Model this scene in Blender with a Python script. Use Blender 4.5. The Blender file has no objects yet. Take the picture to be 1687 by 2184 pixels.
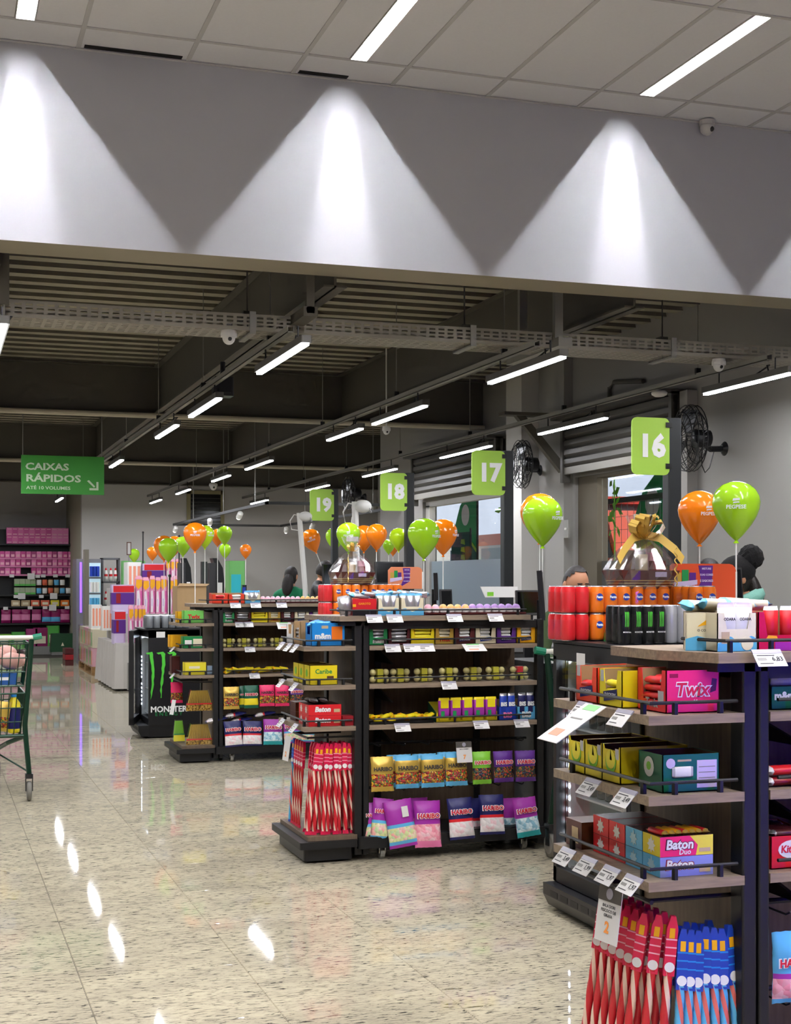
import bpy, math, random
from mathutils import Vector, Matrix
random.seed(7)
sc = bpy.context.scene
col = sc.collection
R = math.radians
# ---------------------------------------------------------------- camera
TH = R(18.4); SN, CS = math.sin(TH), math.cos(TH)
FPX, CX, YH, HC = 2982.0, 843.5, 1240.0, 1.45
cam_d = bpy.data.cameras.new('camera'); cam = bpy.data.objects.new('camera', cam_d); col.objects.link(cam)
cam.location = (0, 0, HC); cam.rotation_euler = (R(90), 0, -TH)
cam_d.sensor_fit = 'HORIZONTAL'; cam_d.sensor_width = 36.0; cam_d.lens = 36.0 * FPX / 1687.0
cam_d.shift_y = (YH - 1092.0) / 1687.0
cam_d.clip_end = 200
sc.camera = cam
# ---------------------------------------------------------------- world: overcast daylight, seen only through the shop front
w = bpy.data.worlds.new('world'); sc.world = w; w.use_nodes = True
nt = w.node_tree; bg = nt.nodes['Background']
sky = nt.nodes.new('ShaderNodeTexSky'); sky.sky_type = 'HOSEK_WILKIE'; sky.turbidity = 9.0; sky.ground_albedo = 0.4
sky.sun_direction = (0.3, 0.4, 0.86)
nt.links.new(sky.outputs['Color'], bg.inputs['Color']); bg.inputs['Strength'].default_value = 12.0
# ---------------------------------------------------------------- exposure / renderer hints
vs = sc.view_settings
vs.view_transform = 'Standard'; vs.look = 'None'; vs.gamma = 1.0; vs.use_curve_mapping = False; vs.exposure = 0.5
cy = sc.cycles
cy.max_bounces = 5; cy.diffuse_bounces = 3; cy.glossy_bounces = 2; cy.transmission_bounces = 4; cy.transparent_max_bounces = 6
cy.use_adaptive_sampling = True; cy.adaptive_threshold = .05; cy.adaptive_min_samples = 16; cy.sample_clamp_indirect = 4.0; cy.caustics_reflective = False; cy.caustics_refractive = False
cy.use_denoising = True; cy.use_light_tree = False; w.cycles.sampling_method = 'NONE'
L_FRONT, L_REAR = 490.0, 140.0      # brightness of the recessed ceiling strips / of the hanging tubes

# ---------------------------------------------------------------- helpers
def PY(px, py, Y):
    u = (px - CX) / FPX; v = (YH - py) / FPX; d = Y / (CS - SN * u)
    return Vector((d * (SN + CS * u), Y, HC + d * v))
def PX(px, py, X):
    u = (px - CX) / FPX; v = (YH - py) / FPX; d = X / (SN + CS * u)
    return Vector((X, d * (CS - SN * u), HC + d * v))
def PZ(px, py, z):
    u = (px - CX) / FPX; v = (YH - py) / FPX; d = (z - HC) / v
    return Vector((d * (SN + CS * u), d * (CS - SN * u), z))
def PD(px, py, d):
    u = (px - CX) / FPX; v = (YH - py) / FPX
    return Vector((d * (SN + CS * u), d * (CS - SN * u), HC + d * v))
def lin(h):
    h = h.lstrip('#'); c = [int(h[i:i + 2], 16) / 255 for i in (0, 2, 4)]
    return [x / 12.92 if x <= .04045 else ((x + .055) / 1.055) ** 2.4 for x in c]
MATS = {}
def mat(name, hexc='#808080', rough=.5, metal=0.0, var=0.0, vscale=20.0, bump=0.0, emit=0.0, alpha=1.0, trans=0.0, ior=1.45, spec=.5, coat=0.0):
    if name in MATS: return MATS[name]
    m = bpy.data.materials.new(name); m.use_nodes = True; n = m.node_tree.nodes; l = m.node_tree.links
    b = n['Principled BSDF']; c = lin(hexc) + [1]
    b.inputs['Base Color'].default_value = c; b.inputs['Roughness'].default_value = rough; b.inputs['Metallic'].default_value = metal
    b.inputs['IOR'].default_value = ior; b.inputs['Alpha'].default_value = alpha; b.inputs['Transmission Weight'].default_value = trans
    b.inputs['Specular IOR Level'].default_value = spec; b.inputs['Coat Weight'].default_value = coat
    if emit:
        b.inputs['Emission Color'].default_value = c; b.inputs['Emission Strength'].default_value = emit
    if var or bump:
        tc = n.new('ShaderNodeTexCoord'); nz = n.new('ShaderNodeTexNoise'); nz.inputs['Scale'].default_value = vscale; nz.inputs['Detail'].default_value = 4
        l.new(tc.outputs['Object'], nz.inputs['Vector'])
        if var:
            mx = n.new('ShaderNodeMix'); mx.data_type = 'RGBA'
            mx.inputs['A'].default_value = [x * (1 - var) for x in c[:3]] + [1]; mx.inputs['B'].default_value = [min(1, x * (1 + var)) for x in c[:3]] + [1]
            l.new(nz.outputs['Fac'], mx.inputs['Factor']); l.new(mx.outputs['Result'], b.inputs['Base Color'])
        if bump:
            bp = n.new('ShaderNodeBump'); bp.inputs['Strength'].default_value = bump; bp.inputs['Distance'].default_value = .01
            l.new(nz.outputs['Fac'], bp.inputs['Height']); l.new(bp.outputs['Normal'], b.inputs['Normal'])
    MATS[name] = m; return m
def film(name, hexc='#ffffff', clear=.8, rough=.08, diffuse=False):
    """clear sheet: see-through, with reflections that grow at grazing angles; diffuse=True for milky film"""
    if name in MATS: return MATS[name]
    m = bpy.data.materials.new(name); m.use_nodes = True; n = m.node_tree.nodes; l = m.node_tree.links
    for x in list(n): n.remove(x)
    o = n.new('ShaderNodeOutputMaterial'); mx = n.new('ShaderNodeMixShader'); t = n.new('ShaderNodeBsdfTransparent')
    if diffuse:
        g = n.new('ShaderNodeBsdfPrincipled'); g.inputs['Base Color'].default_value = lin(hexc) + [1]; g.inputs['Roughness'].default_value = rough; mx.inputs['Fac'].default_value = 1 - clear
    else:
        g = n.new('ShaderNodeBsdfGlossy'); g.inputs['Color'].default_value = lin(hexc) + [1]; g.inputs['Roughness'].default_value = rough
        fr = n.new('ShaderNodeLayerWeight'); fr.inputs['Blend'].default_value = .3; pw = n.new('ShaderNodeMath'); pw.operation = 'POWER'; pw.inputs[1].default_value = 3.0; l.new(fr.outputs['Facing'], pw.inputs[0]); mm = n.new('ShaderNodeMath'); mm.operation = 'MULTIPLY_ADD'; mm.inputs[1].default_value = .6; mm.inputs[2].default_value = (1 - clear) * .5; mm.use_clamp = True
        l.new(pw.outputs[0], mm.inputs[0]); l.new(mm.outputs[0], mx.inputs['Fac'])
    l.new(t.outputs[0], mx.inputs[1]); l.new(g.outputs[0], mx.inputs[2]); l.new(mx.outputs[0], o.inputs['Surface'])
    MATS[name] = m; return m
def wood(name, c1, c2, scale=(3, 40, 40), rough=.55):
    if name in MATS: return MATS[name]
    m = mat(name, c1, rough); n = m.node_tree.nodes; l = m.node_tree.links
    tc = n.new('ShaderNodeTexCoord'); mp = n.new('ShaderNodeMapping'); mp.inputs['Scale'].default_value = scale
    nz = n.new('ShaderNodeTexNoise'); nz.inputs['Scale'].default_value = 1.5; nz.inputs['Detail'].default_value = 5
    rp = n.new('ShaderNodeValToRGB'); rp.color_ramp.elements[0].color = lin(c1) + [1]; rp.color_ramp.elements[1].color = lin(c2) + [1]
    rp.color_ramp.elements[0].position = .3; rp.color_ramp.elements[1].position = .7
    l.new(tc.outputs['Object'], mp.inputs[0]); l.new(mp.outputs[0], nz.inputs['Vector']); l.new(nz.outputs['Fac'], rp.inputs[0]); l.new(rp.outputs[0], n['Principled BSDF'].inputs['Base Color'])
    return m
def candies(name, cols, scale=60.0, rough=.25):
    """small sweets seen through a bag window: cells of several colours"""
    if name in MATS: return MATS[name]
    m = mat(name, cols[0], rough); n = m.node_tree.nodes; l = m.node_tree.links
    tc = n.new('ShaderNodeTexCoord'); v = n.new('ShaderNodeTexVoronoi'); v.inputs['Scale'].default_value = scale
    sp = n.new('ShaderNodeSeparateColor'); rp = n.new('ShaderNodeValToRGB'); rp.color_ramp.interpolation = 'CONSTANT'
    e = rp.color_ramp.elements
    while len(e) < len(cols): e.new(.5)
    for i, c in enumerate(cols): e[i].position = i / len(cols); e[i].color = lin(c) + [1]
    l.new(tc.outputs['Object'], v.inputs['Vector']); l.new(v.outputs['Color'], sp.inputs[0]); l.new(sp.outputs[0], rp.inputs[0])
    l.new(rp.outputs[0], n['Principled BSDF'].inputs['Base Color'])
    bp = n.new('ShaderNodeBump'); bp.inputs['Strength'].default_value = .7; bp.inputs['Distance'].default_value = .006; bp.invert = True
    l.new(v.outputs['Distance'], bp.inputs['Height']); l.new(bp.outputs['Normal'], n['Principled BSDF'].inputs['Normal'])
    return m

class MB:
    """collects shapes; build() links them as ONE mesh object"""
    def __init__(s): s.v = []; s.f = []; s.m = []
    def add(s, vs, fs, mi=0, M=None):
        o = len(s.v)
        s.v += [tuple(M @ Vector(p)) if M is not None else tuple(p) for p in vs]
        for k, f in enumerate(fs):
            s.f.append([i + o for i in f]); s.m.append(mi[k] if isinstance(mi, (list, tuple)) else mi)
        return s
    def box(s, a, b, mi=0, M=None):
        (x0, y0, z0), (x1, y1, z1) = a, b
        vs = [(x0, y0, z0), (x1, y0, z0), (x1, y1, z0), (x0, y1, z0), (x0, y0, z1), (x1, y0, z1), (x1, y1, z1), (x0, y1, z1)]
        # faces: bottom, top, front(-y), right(+x), back(+y), left(-x)
        return s.add(vs, [(3, 2, 1, 0), (4, 5, 6, 7), (0, 1, 5, 4), (1, 2, 6, 5), (2, 3, 7, 6), (3, 0, 4, 7)], mi, M)
    def bbox(s, a, b, r=.005, mi=0, M=None):
        """box with its vertical edges rounded by r"""
        (x0, y0, z0), (x1, y1, z1) = a, b
        pts = []
        for cx_, cy_, a0 in ((x1 - r, y1 - r, 0), (x0 + r, y1 - r, 90), (x0 + r, y0 + r, 180), (x1 - r, y0 + r, 270)):
            for k in range(4):
                t = R(a0 + 30 * k); pts.append((cx_ + r * math.cos(t), cy_ + r * math.sin(t)))
        return s.prism(pts, 'z', z0, z1, mi, M)
    def prism(s, pts, ax, a, b, mi=0, M=None):
        """polygon pts (2-D) extruded along axis ax from a to b; x:(y,z) y:(x,z) z:(x,y)"""
        def p3(p, t):
            return {'x': (t, p[0], p[1]), 'y': (p[0], t, p[1]), 'z': (p[0], p[1], t)}[ax]
        n = len(pts); vs = [p3(p, a) for p in pts] + [p3(p, b) for p in pts]
        fs = [tuple(range(n - 1, -1, -1)), tuple(range(n, 2 * n))] + [(i, (i + 1) % n, n + (i + 1) % n, n + i) for i in range(n)]
        if ax == 'y': fs = [tuple(reversed(f)) for f in fs]
        return s.add(vs, fs, mi, M)
    def tube(s, pts, r, n=8, mi=0, closed=False, cap=True):
        pts = [Vector(p) for p in pts]; N = len(pts); rr = r if isinstance(r, (list, tuple)) else [r] * N
        rings = []; up = None
        for i, p in enumerate(pts):
            a = pts[(i - 1) % N] if (i or closed) else p; b = pts[(i + 1) % N] if (i < N - 1 or closed) else p
            t = (b - a); t = t.normalized() if t.length > 1e-9 else Vector((0, 0, 1))
            if up is None: up = Vector((0, 0, 1)) if abs(t.z) < .9 else Vector((0, 1, 0))
            x = t.cross(up)
            if x.length < 1e-6: x = t.cross(Vector((1, 0, 0)))
            x.normalize(); y = t.cross(x).normalized(); up = -y if False else up
            rings.append([p + (x * math.cos(2 * math.pi * k / n) + y * math.sin(2 * math.pi * k / n)) * rr[i] for k in range(n)])
        vs = [q for rg in rings for q in rg]; fs = []
        for i in range(N if closed else N - 1):
            j = (i + 1) % N
            for k in range(n): fs.append((i * n + k, i * n + (k + 1) % n, j * n + (k + 1) % n, j * n + k))
        if cap and not closed: fs += [tuple(range(n - 1, -1, -1)), tuple((N - 1) * n + k for k in range(n))]
        return s.add(vs, fs, mi)
    def lathe(s, prof, n=16, c=(0, 0, 0), mi=0, M=None):
        """prof: (r, z) or (r, z, material of the band above)"""
        vs = []; fs = []; mm = []
        for p in prof: vs += [(c[0] + p[0] * math.cos(2 * math.pi * k / n), c[1] + p[0] * math.sin(2 * math.pi * k / n), c[2] + p[1]) for k in range(n)]
        for i in range(len(prof) - 1):
            for k in range(n):
                fs.append((i * n + k, i * n + (k + 1) % n, (i + 1) * n + (k + 1) % n, (i + 1) * n + k)); mm.append(prof[i][2] if len(prof[i]) > 2 else mi)
        fs.append(tuple(range(n - 1, -1, -1))); mm.append(mm[0]); fs.append(tuple((len(prof) - 1) * n + k for k in range(n))); mm.append(mm[-2])
        return s.add(vs, fs, mm, M)
    def ball(s, c, r, n=12, m=8, mi=0):
        rx, ry, rz = r if isinstance(r, (list, tuple)) else (r, r, r)
        vs = []; fs = []
        for i in range(m + 1):
            t = math.pi * i / m; q = max(math.sin(t), 1e-3)
            vs += [(c[0] + rx * q * math.cos(2 * math.pi * k / n), c[1] + ry * q * math.sin(2 * math.pi * k / n), c[2] - rz * math.cos(t)) for k in range(n)]
        for i in range(m):
            for k in range(n): fs.append((i * n + k, i * n + (k + 1) % n, (i + 1) * n + (k + 1) % n, (i + 1) * n + k))
        return s.add(vs, fs, mi)
    def mesh(s, name, mats, smooth=False):
        me = bpy.data.meshes.new(name); me.from_pydata(s.v, [], s.f)
        for m in (mats if isinstance(mats, (list, tuple)) else [mats]): me.materials.append(m)
        me.polygons.foreach_set('material_index', s.m)
        if smooth: me.polygons.foreach_set('use_smooth', [True] * len(s.f))
        me.update(); return me
    def build(s, name, mats, parent=None, loc=(0, 0, 0), rot=(0, 0, 0), smooth=False):
        return place(s.mesh(name, mats, smooth), name, parent, loc, rot)
def place(me, name, parent=None, loc=(0, 0, 0), rot=(0, 0, 0), scale=None):
    o = bpy.data.objects.new(name, me); col.objects.link(o)
    o.location = loc; o.rotation_euler = rot; o.parent = parent
    if scale is not None: o.scale = scale if isinstance(scale, (list, tuple)) else (scale,) * 3
    return o
def tag(o, label, cat, group=None, kind=None):
    if label: o['label'] = label
    if cat: o['category'] = cat
    if group: o['group'] = group
    if kind: o['kind'] = kind
    return o
def thing(name, label, cat, loc=(0, 0, 0), rz=0.0, group=None, rot=None):
    o = bpy.data.objects.new(name, None); col.objects.link(o); o.empty_display_size = .05
    o.location = loc; o.rotation_euler = rot if rot else (0, 0, rz)
    return tag(o, label, cat, group)
def struct(o): o['kind'] = 'structure'; return o
def dup(root, loc, rot=None, label=None, group=None, scale=None):
    r = root.copy(); col.objects.link(r); r.location = loc
    if rot is not None: r.rotation_euler = rot
    if scale: r.scale = (scale,) * 3
    if label: r['label'] = label
    if group: r['group'] = group
    for ch in list(root.children):
        c = ch.copy(); col.objects.link(c); c.parent = r
        for g in ch.children:
            d = g.copy(); col.objects.link(d); d.parent = c
    return r
FR = (R(90), 0, 0)            # text facing the lane (-Y)
FL = (R(90), 0, R(-90))       # text facing the aisle (-X)
TXT = {}
def text(s, h, m, parent, loc, rot=FR, name='lettering', w=None, bold=.02, shear=0.0, sx=1.0):
    """flat lettering, h = height of capitals; w fits the width instead"""
    k = (s, bold, shear)
    if k not in TXT:
        cu = bpy.data.curves.new('t', 'FONT'); cu.body = s; cu.align_x = 'CENTER'; cu.align_y = 'CENTER'; cu.extrude = .006; cu.offset = bold; cu.shear = shear; cu.resolution_u = 2
        o = bpy.data.objects.new('t', cu); col.objects.link(o); bpy.context.view_layer.update()
        me = bpy.data.meshes.new_from_object(o.evaluated_get(bpy.context.evaluated_depsgraph_get())); bpy.data.objects.remove(o)
        xs = [v.co.x for v in me.vertices]; TXT[k] = (me, (max(xs) - min(xs)) if xs else 1)
    me, ww = TXT[k]
    me2 = TXT.get((k, m.name))
    if me2 is None:
        me2 = me.copy(); me2.materials.clear(); me2.materials.append(m); TXT[(k, m.name)] = me2
    sc_ = (w / ww) if w else h / .73
    o = place(me2, name, parent, loc, rot); o.scale = (sc_ * sx, sc_ if not w else min(sc_, h / .73) if h else sc_, sc_)
    return o
ORD = ['first', 'second', 'third', 'fourth', 'fifth', 'sixth', 'seventh', 'eighth', 'ninth', 'tenth', 'eleventh', 'twelfth', 'thirteenth', 'fourteenth', 'fifteenth', 'sixteenth', 'seventeenth', 'eighteenth', 'nineteenth', 'twentieth']

# common materials
BLACK = mat('black_powder_coat', '#141416', .45); DARK = mat('dark_plastic', '#1b1b1e', .35); WHITE = mat('white_paint', '#e8e6e0', .5)
WPAPER = mat('white_card', '#dddbd8', .6); INK = mat('dark_print', '#2a2a2c', .6); ORANGE_INK = mat('orange_print', '#f29a4a', .6)
GREY = mat('grey_metal', '#8d8b86', .45, .3); STEEL = mat('galvanised_steel', '#8a877f', .5, .4, var=.06, vscale=12)
CHROME = mat('chrome', '#c8c8c8', .15, 1.0); LAMIN = wood('oak_laminate', '#75665a', '#95846f', (6, 60, 60))
LAMDARK = wood('dark_oak_panel', '#5a4b3d', '#6f5e4c', (40, 40, 4)); TAGGREY = mat('tag_sleeve', '#9b98a6', .3)
WHITE_INK = mat('white_print', '#f4f4f2', .5); RED_INK = mat('red_print', '#c8102e', .5); BLUE_INK = mat('blue_print', '#1f3d9c', .5)
CARD = mat('plain_cardboard', '#a98a62', .8, var=.08); BROWNIN = mat('brown_box_inside', '#5a3a28', .8)
# ================================================================ SETTING
# --- floor: granite tiles on a slab
def granite():
    m = mat('granite_tile', '#cfc5ac', .034, spec=.45); n = m.node_tree.nodes; l = m.node_tree.links; b = n['Principled BSDF']
    g = n.new('ShaderNodeNewGeometry'); mp = n.new('ShaderNodeMapping'); mp.inputs['Scale'].default_value = (13, 56, 1)
    l.new(g.outputs['Position'], mp.inputs[0])
    n1 = n.new('ShaderNodeTexNoise'); n1.inputs['Scale'].default_value = 1.6; n1.inputs['Detail'].default_value = 7; n1.inputs['Roughness'].default_value = .68; n1.inputs['Distortion'].default_value = .8
    l.new(mp.outputs[0], n1.inputs['Vector'])
    r1 = n.new('ShaderNodeValToRGB'); e = r1.color_ramp.elements; e[0].position = .365; e[0].color = lin('#3c3a38') + [1]; e[1].position = .46; e[1].color = lin('#b3aa94') + [1]
    x = e.new(.56); x.color = lin('#c2b89e') + [1]; x = e.new(.7); x.color = lin('#bbb196') + [1]
    l.new(n1.outputs['Fac'], r1.inputs[0])
    mp2 = n.new('ShaderNodeMapping'); mp2.inputs['Scale'].default_value = (2.2, 5, 1); l.new(g.outputs['Position'], mp2.inputs[0])
    n2 = n.new('ShaderNodeTexNoise'); n2.inputs['Scale'].default_value = 1.3; n2.inputs['Detail'].default_value = 5; l.new(mp2.outputs[0], n2.inputs['Vector'])
    r2 = n.new('ShaderNodeValToRGB'); r2.color_ramp.elements[0].position = .3; r2.color_ramp.elements[0].color = (.8, .8, .82, 1); r2.color_ramp.elements[1].position = .6; r2.color_ramp.elements[1].color = (1, 1, 1, 1)
    l.new(n2.outputs['Fac'], r2.inputs[0])
    oi = n.new('ShaderNodeObjectInfo'); mr = n.new('ShaderNodeMapRange'); mr.inputs['To Min'].default_value = .92; mr.inputs['To Max'].default_value = 1.03; l.new(oi.outputs['Random'], mr.inputs['Value'])
    mx = n.new('ShaderNodeMix'); mx.data_type = 'RGBA'; mx.blend_type = 'MULTIPLY'; mx.inputs['Factor'].default_value = 1
    l.new(r1.outputs[0], mx.inputs['A']); l.new(r2.outputs[0], mx.inputs['B'])
    m2 = n.new('ShaderNodeVectorMath'); m2.operation = 'SCALE'; l.new(mx.outputs['Result'], m2.inputs[0]); l.new(mr.outputs[0], m2.inputs['Scale'])
    l.new(m2.outputs[0], b.inputs['Base Color'])
    return m
GRAN = granite(); GROUT = mat('tile_joint', '#4a463e', .9)
floor = struct(MB().box((-9, -9, -.2), (9, 30, -.004)).build('floor', GROUT))
TW, TL = .599, .645
tm = MB(); g_ = .0028
vs_ = [(g_, g_, 0), (TW - g_, g_, 0), (TW - g_, TL - g_, 0), (g_, TL - g_, 0)]
vb_ = [(0.0005, 0.0005, -.004), (TW - .0005, .0005, -.004), (TW - .0005, TL - .0005, -.004), (.0005, TL - .0005, -.004)]
tm.add(vs_ + vb_, [(0, 1, 2, 3), (4, 5, 1, 0), (5, 6, 2, 1), (6, 7, 3, 2), (7, 4, 0, 3)])
tile_me = tm.mesh('floor_tile', GRAN)
X0t, Y0t = .519 - TW * 20, 4.57 - TL * 25
tiles = []
for i in range(36):
    for j in range(60):
        x, y = X0t + i * TW, Y0t + j * TL
        if x < -9 or x + TW > 9 or y < -9 or y + TL > 30: continue
        cx_, cy_ = x + TW / 2, y + TL / 2
        d = cx_ * SN + cy_ * CS; u = (cx_ * CS - cy_ * SN) / d if d > .5 else 9
        vis = d > 3.6 and -.33 < u < .34 and not (cx_ > 3.4 and cy_ > 4) and cx_ < 4.3
        tiles.append((d if vis else 1000 + abs(d), x, y))
tiles.sort()
rest = MB()
for k, (d, x, y) in enumerate(tiles):
    if k < 290: place(tile_me, 'floor_tile', floor, (x, y, 0))
    else: rest.add([(p[0] + x, p[1] + y, p[2]) for p in tm.v], tm.f)
o = rest.build('floor_tiles_beyond', GRAN, floor); o['kind'] = 'stuff'
# --- front ceiling: lay-in tiles in a T-bar grid, with recessed light channels
ZC, YF = 4.45, 8.05
CTILE = mat('ceiling_tile', '#f0f0f2', .9, var=.03, vscale=60); TBAR = mat('ceiling_t_bar', '#c6c5c4', .6)
PITCH = .62; CX0 = .17
ceil = struct(MB().box((-9, -9, ZC + .16), (9, YF + .02, ZC + .22)).build('ceiling', mat('ceiling_void', '#3a3834', .9)))
ct = MB().box((.012, .012, .006), (PITCH - .012, 1.3 - .012, .02)).mesh('ceiling_panel', CTILE)
cs = MB().box((.012, .012, .006), (PITCH - .012, .33 - .012, .02)).mesh('ceiling_panel_short', CTILE)
half = MB().box((.012, .012, .006), (PITCH / 2 - .056, 1.3 - .012, .02)).mesh('ceiling_panel_half', CTILE)
lampcols = lambda i: i % 3 == 0
xs = [CX0 + PITCH * i for i in range(-14, 14)]
rows = [YF - .33 - 1.3 * k for k in range(1, 13)]
LW = .05
def strip_lamp(x, y0, k):
    """recessed channel: two LED lines behind white cheeks that cut the light to a wedge"""
    LED = MATS.get('led_front') or mat('led_front', '#fbfaff', .5, emit=L_FRONT)
    WCH = mat('channel_white', '#c9c8c4', .6)
    t = thing('recessed_light', k, 'ceiling light', (x, y0 + .65, ZC), group='recessed strip lights in the tiled ceiling')
    t.parent = None
    h = MB(); dp = .105
    for s in (-1, 1): h.box((s * LW - .003, -.65, .0), (s * LW + .003, .65, dp))
    h.box((-LW, -.65, dp), (LW, .65, dp + .006))
    h.box((-LW, -.653, 0), (LW, -.647, dp)); h.box((-LW, .647, .0), (LW, .653, dp))
    h.build('channel', WCH, t)
    for s in (-1, 1):
        MB().add([(s * .031 - .005, -.64, dp - .003), (s * .031 - .005, .64, dp - .003), (s * .031 + .005, .64, dp - .003), (s * .031 + .005, -.64, dp - .003)], [(0, 1, 2, 3)]).build('led_line', LED, t)
lab_front = {(0, 0): 'recessed strip light at the top left corner of the ceiling', (3, 0): 'recessed strip light in the middle of the tiled ceiling', (6, 0): 'recessed strip light at the upper right above the small round camera'}
for i in range(-14, 14):
    x = CX0 + PITCH * i
    place(cs, 'ceiling_panel_short', ceil, (x, YF - .33, ZC))
    for r_, y in enumerate(rows):
        if y < -9: continue
        if i % 3 == 0 and r_ in (0, 2, 3, 4, 5, 6, 7, 8, 9) and -13 < i < 10:  # unseen rows behind the camera are packed denser, added to lift ambient light
            place(half, 'ceiling_panel_half', ceil, (x, y, ZC)); place(half, 'ceiling_panel_half', ceil, (x + PITCH / 2 + .044, y, ZC))
            strip_lamp(x + PITCH / 2, y, lab_front.get((i, r_), 'recessed strip light in the tiled ceiling out of view'))
        elif y > -2.5 and x > -4: place(ct, 'ceiling_panel', ceil, (x, y, ZC))
bk = MB().box((-9, -9, ZC + .006), (9, -2.6, ZC + .02)).box((-9, -2.6, ZC + .006), (-4.2, YF - .34, ZC + .02)).build('ceiling_panels_beyond', CTILE, ceil); bk['kind'] = 'stuff'
tb = MB().box((-.0125, -9, 0), (.0125, YF - .01, .008)).mesh('t_bar', TBAR)
for x in xs[1:]: place(tb, 't_bar', ceil, (x, 0, ZC))
tc_ = MB().box((-9, -.0125, 0.0005), (9, .0125, .0085)).mesh('cross_t_bar', TBAR)
for y in rows: place(tc_, 'cross_t_bar', ceil, (0, y, ZC))
place(tc_, 'cross_t_bar', ceil, (0, YF - .33, ZC))
MB().box((-9, YF - .022, 0), (9, YF - .001, .006)).build('wall_angle', TBAR, ceil, (0, 0, ZC - .003))
# --- bulkhead between the front hall and the checkout hall
ZB = 3.345
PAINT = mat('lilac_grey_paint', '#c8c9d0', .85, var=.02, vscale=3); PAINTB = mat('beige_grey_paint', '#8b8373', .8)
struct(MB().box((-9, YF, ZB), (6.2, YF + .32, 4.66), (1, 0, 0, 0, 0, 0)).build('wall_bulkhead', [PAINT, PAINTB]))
GWALL = mat('grey_wall_paint', '#b4b1ad', .85, var=.02, vscale=3)
# --- checkout hall ceiling: ribbed steel deck on steel beams
ZD = 3.8; DECK = mat('deck_paint', '#8e8878', .75, var=.05, vscale=6); DECKD = mat('deck_valley', '#26241f', .9); BEAM = mat('beam_paint', '#57534a', .7, var=.04, vscale=4)  # shade in the rib valleys is painted as a darker deck colour
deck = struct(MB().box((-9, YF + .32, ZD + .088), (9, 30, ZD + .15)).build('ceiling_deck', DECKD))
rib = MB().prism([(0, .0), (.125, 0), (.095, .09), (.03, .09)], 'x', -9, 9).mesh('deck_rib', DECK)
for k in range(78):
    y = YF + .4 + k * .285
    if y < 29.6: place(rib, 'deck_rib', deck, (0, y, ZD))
def ibeam(name, a, b, zt, zb, fw, along):
    m = MB(); c = .012
    if along == 'y':
        x = a[0]; m.box((x - fw, a[1], zb), (x + fw, b[1], zb + c)); m.box((x - fw, a[1], zt - c), (x + fw, b[1], zt)); m.box((x - .008, a[1], zb), (x + .008, b[1], zt))
    else:
        y = a[1]; m.box((a[0], y - fw, zb), (b[0], y + fw, zb + c)); m.box((a[0], y - fw, zt - c), (b[0], y + fw, zt)); m.box((a[0], y - .008, zb), (b[0], y + .008, zt))
    return struct(m.build(name, BEAM))
for k, x in enumerate((-3.85, -1.77, .31, 2.39, 4.47)): ibeam('trim_%d' % (k + 1), (x, YF + .32, 0), (x, 26.5, 0), ZD, 3.28, .075, 'y')
for k, y in enumerate((15.37, 21.5, 26.2)): ibeam('trim_%d' % (k + 11), (-9, y, 0), (8.5 if y > 19 else 6.2, y, 0), ZD - .001, 3.25, .09, 'x')
# --- walls
XW = 6.2; YB = 26.5; KW = XW / 5.9
def ky(v): return v * KW
def kz(v): return HC + (v - HC) * KW
GRW = mat('right_wall_paint', '#8f8c88', .85, var=.02, vscale=3)
def wall(name, a, b, m=GWALL): return struct(MB().box(a, b).build(name, m))
wall('wall_right_near', (XW, -9, 0), (XW + .2, ky(10.1), 4.7), GRW); wall('wall_right_pier', (XW, ky(12.25), 0), (XW + .2, ky(13.85), ZD + .1), GRW); wall('wall_right_far', (XW, ky(16.65), 0), (XW + .2, ky(18.4), ZD + .1), GRW)
wall('wall_right_header', (XW, ky(10.1), kz(2.45)), (XW + .2, ky(12.25), ZD + .1), GRW); wall('wall_right_header_2', (XW, ky(13.85), kz(2.45)), (XW + .2, ky(16.65), ZD + .1), GRW)
struct(MB().prism([(XW + .02, ky(18.4) - .2), (XW + .2, ky(18.4) - .2), (8.75, YB + .2), (8.5, YB + .2)], 'z', 0, ZD + .1).build('wall_jog', GWALL))
wall('wall_back', (2.67, YB, 0), (8.6, YB + .2, ZD + .1)); wall('wall_back_side', (2.67, YB + .2, 0), (2.87, 29.6, ZD + .1), mat('beige_pier', '#a09a86', .85)); wall('wall_back_deep', (-9, 29.6, 0), (2.87, 29.8, ZD + .1))  # beige side wall has its unlit shade put into a darker colour
WW = mat('hall_white', '#e6e5e3', .85); wall('wall_left', (-9.2, -9, 0), (-9, 30, 4.7), WW); wall('wall_behind', (-9, -9.2, 0), (6.4, -9, 4.7), WW)
struct(MB().box((XW - .1, ky(12.3), 0), (XW, ky(12.72), ZD)).build('trim_21', GRW))
struct(MB().box((XW - .2, ky(13.1), 0), (XW, ky(13.5), ZD)).build('trim_24', mat('pier_paint', '#bdbab4', .8)))
struct(MB().box((XW - .1, ky(9.98), 0), (XW, ky(10.1), kz(3.0))).build('trim_22', GRW))
struct(MB().prism([(XW - .6, kz(3.04)), (XW - .02, kz(2.42)), (XW - .02, kz(2.54)), (XW - .5, kz(3.04))], 'y', ky(12.35), ky(12.42)).box((XW - .75, ky(12.3), kz(3.04)), (XW, ky(12.45), kz(3.07))).build('trim_23', BEAM))
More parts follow.
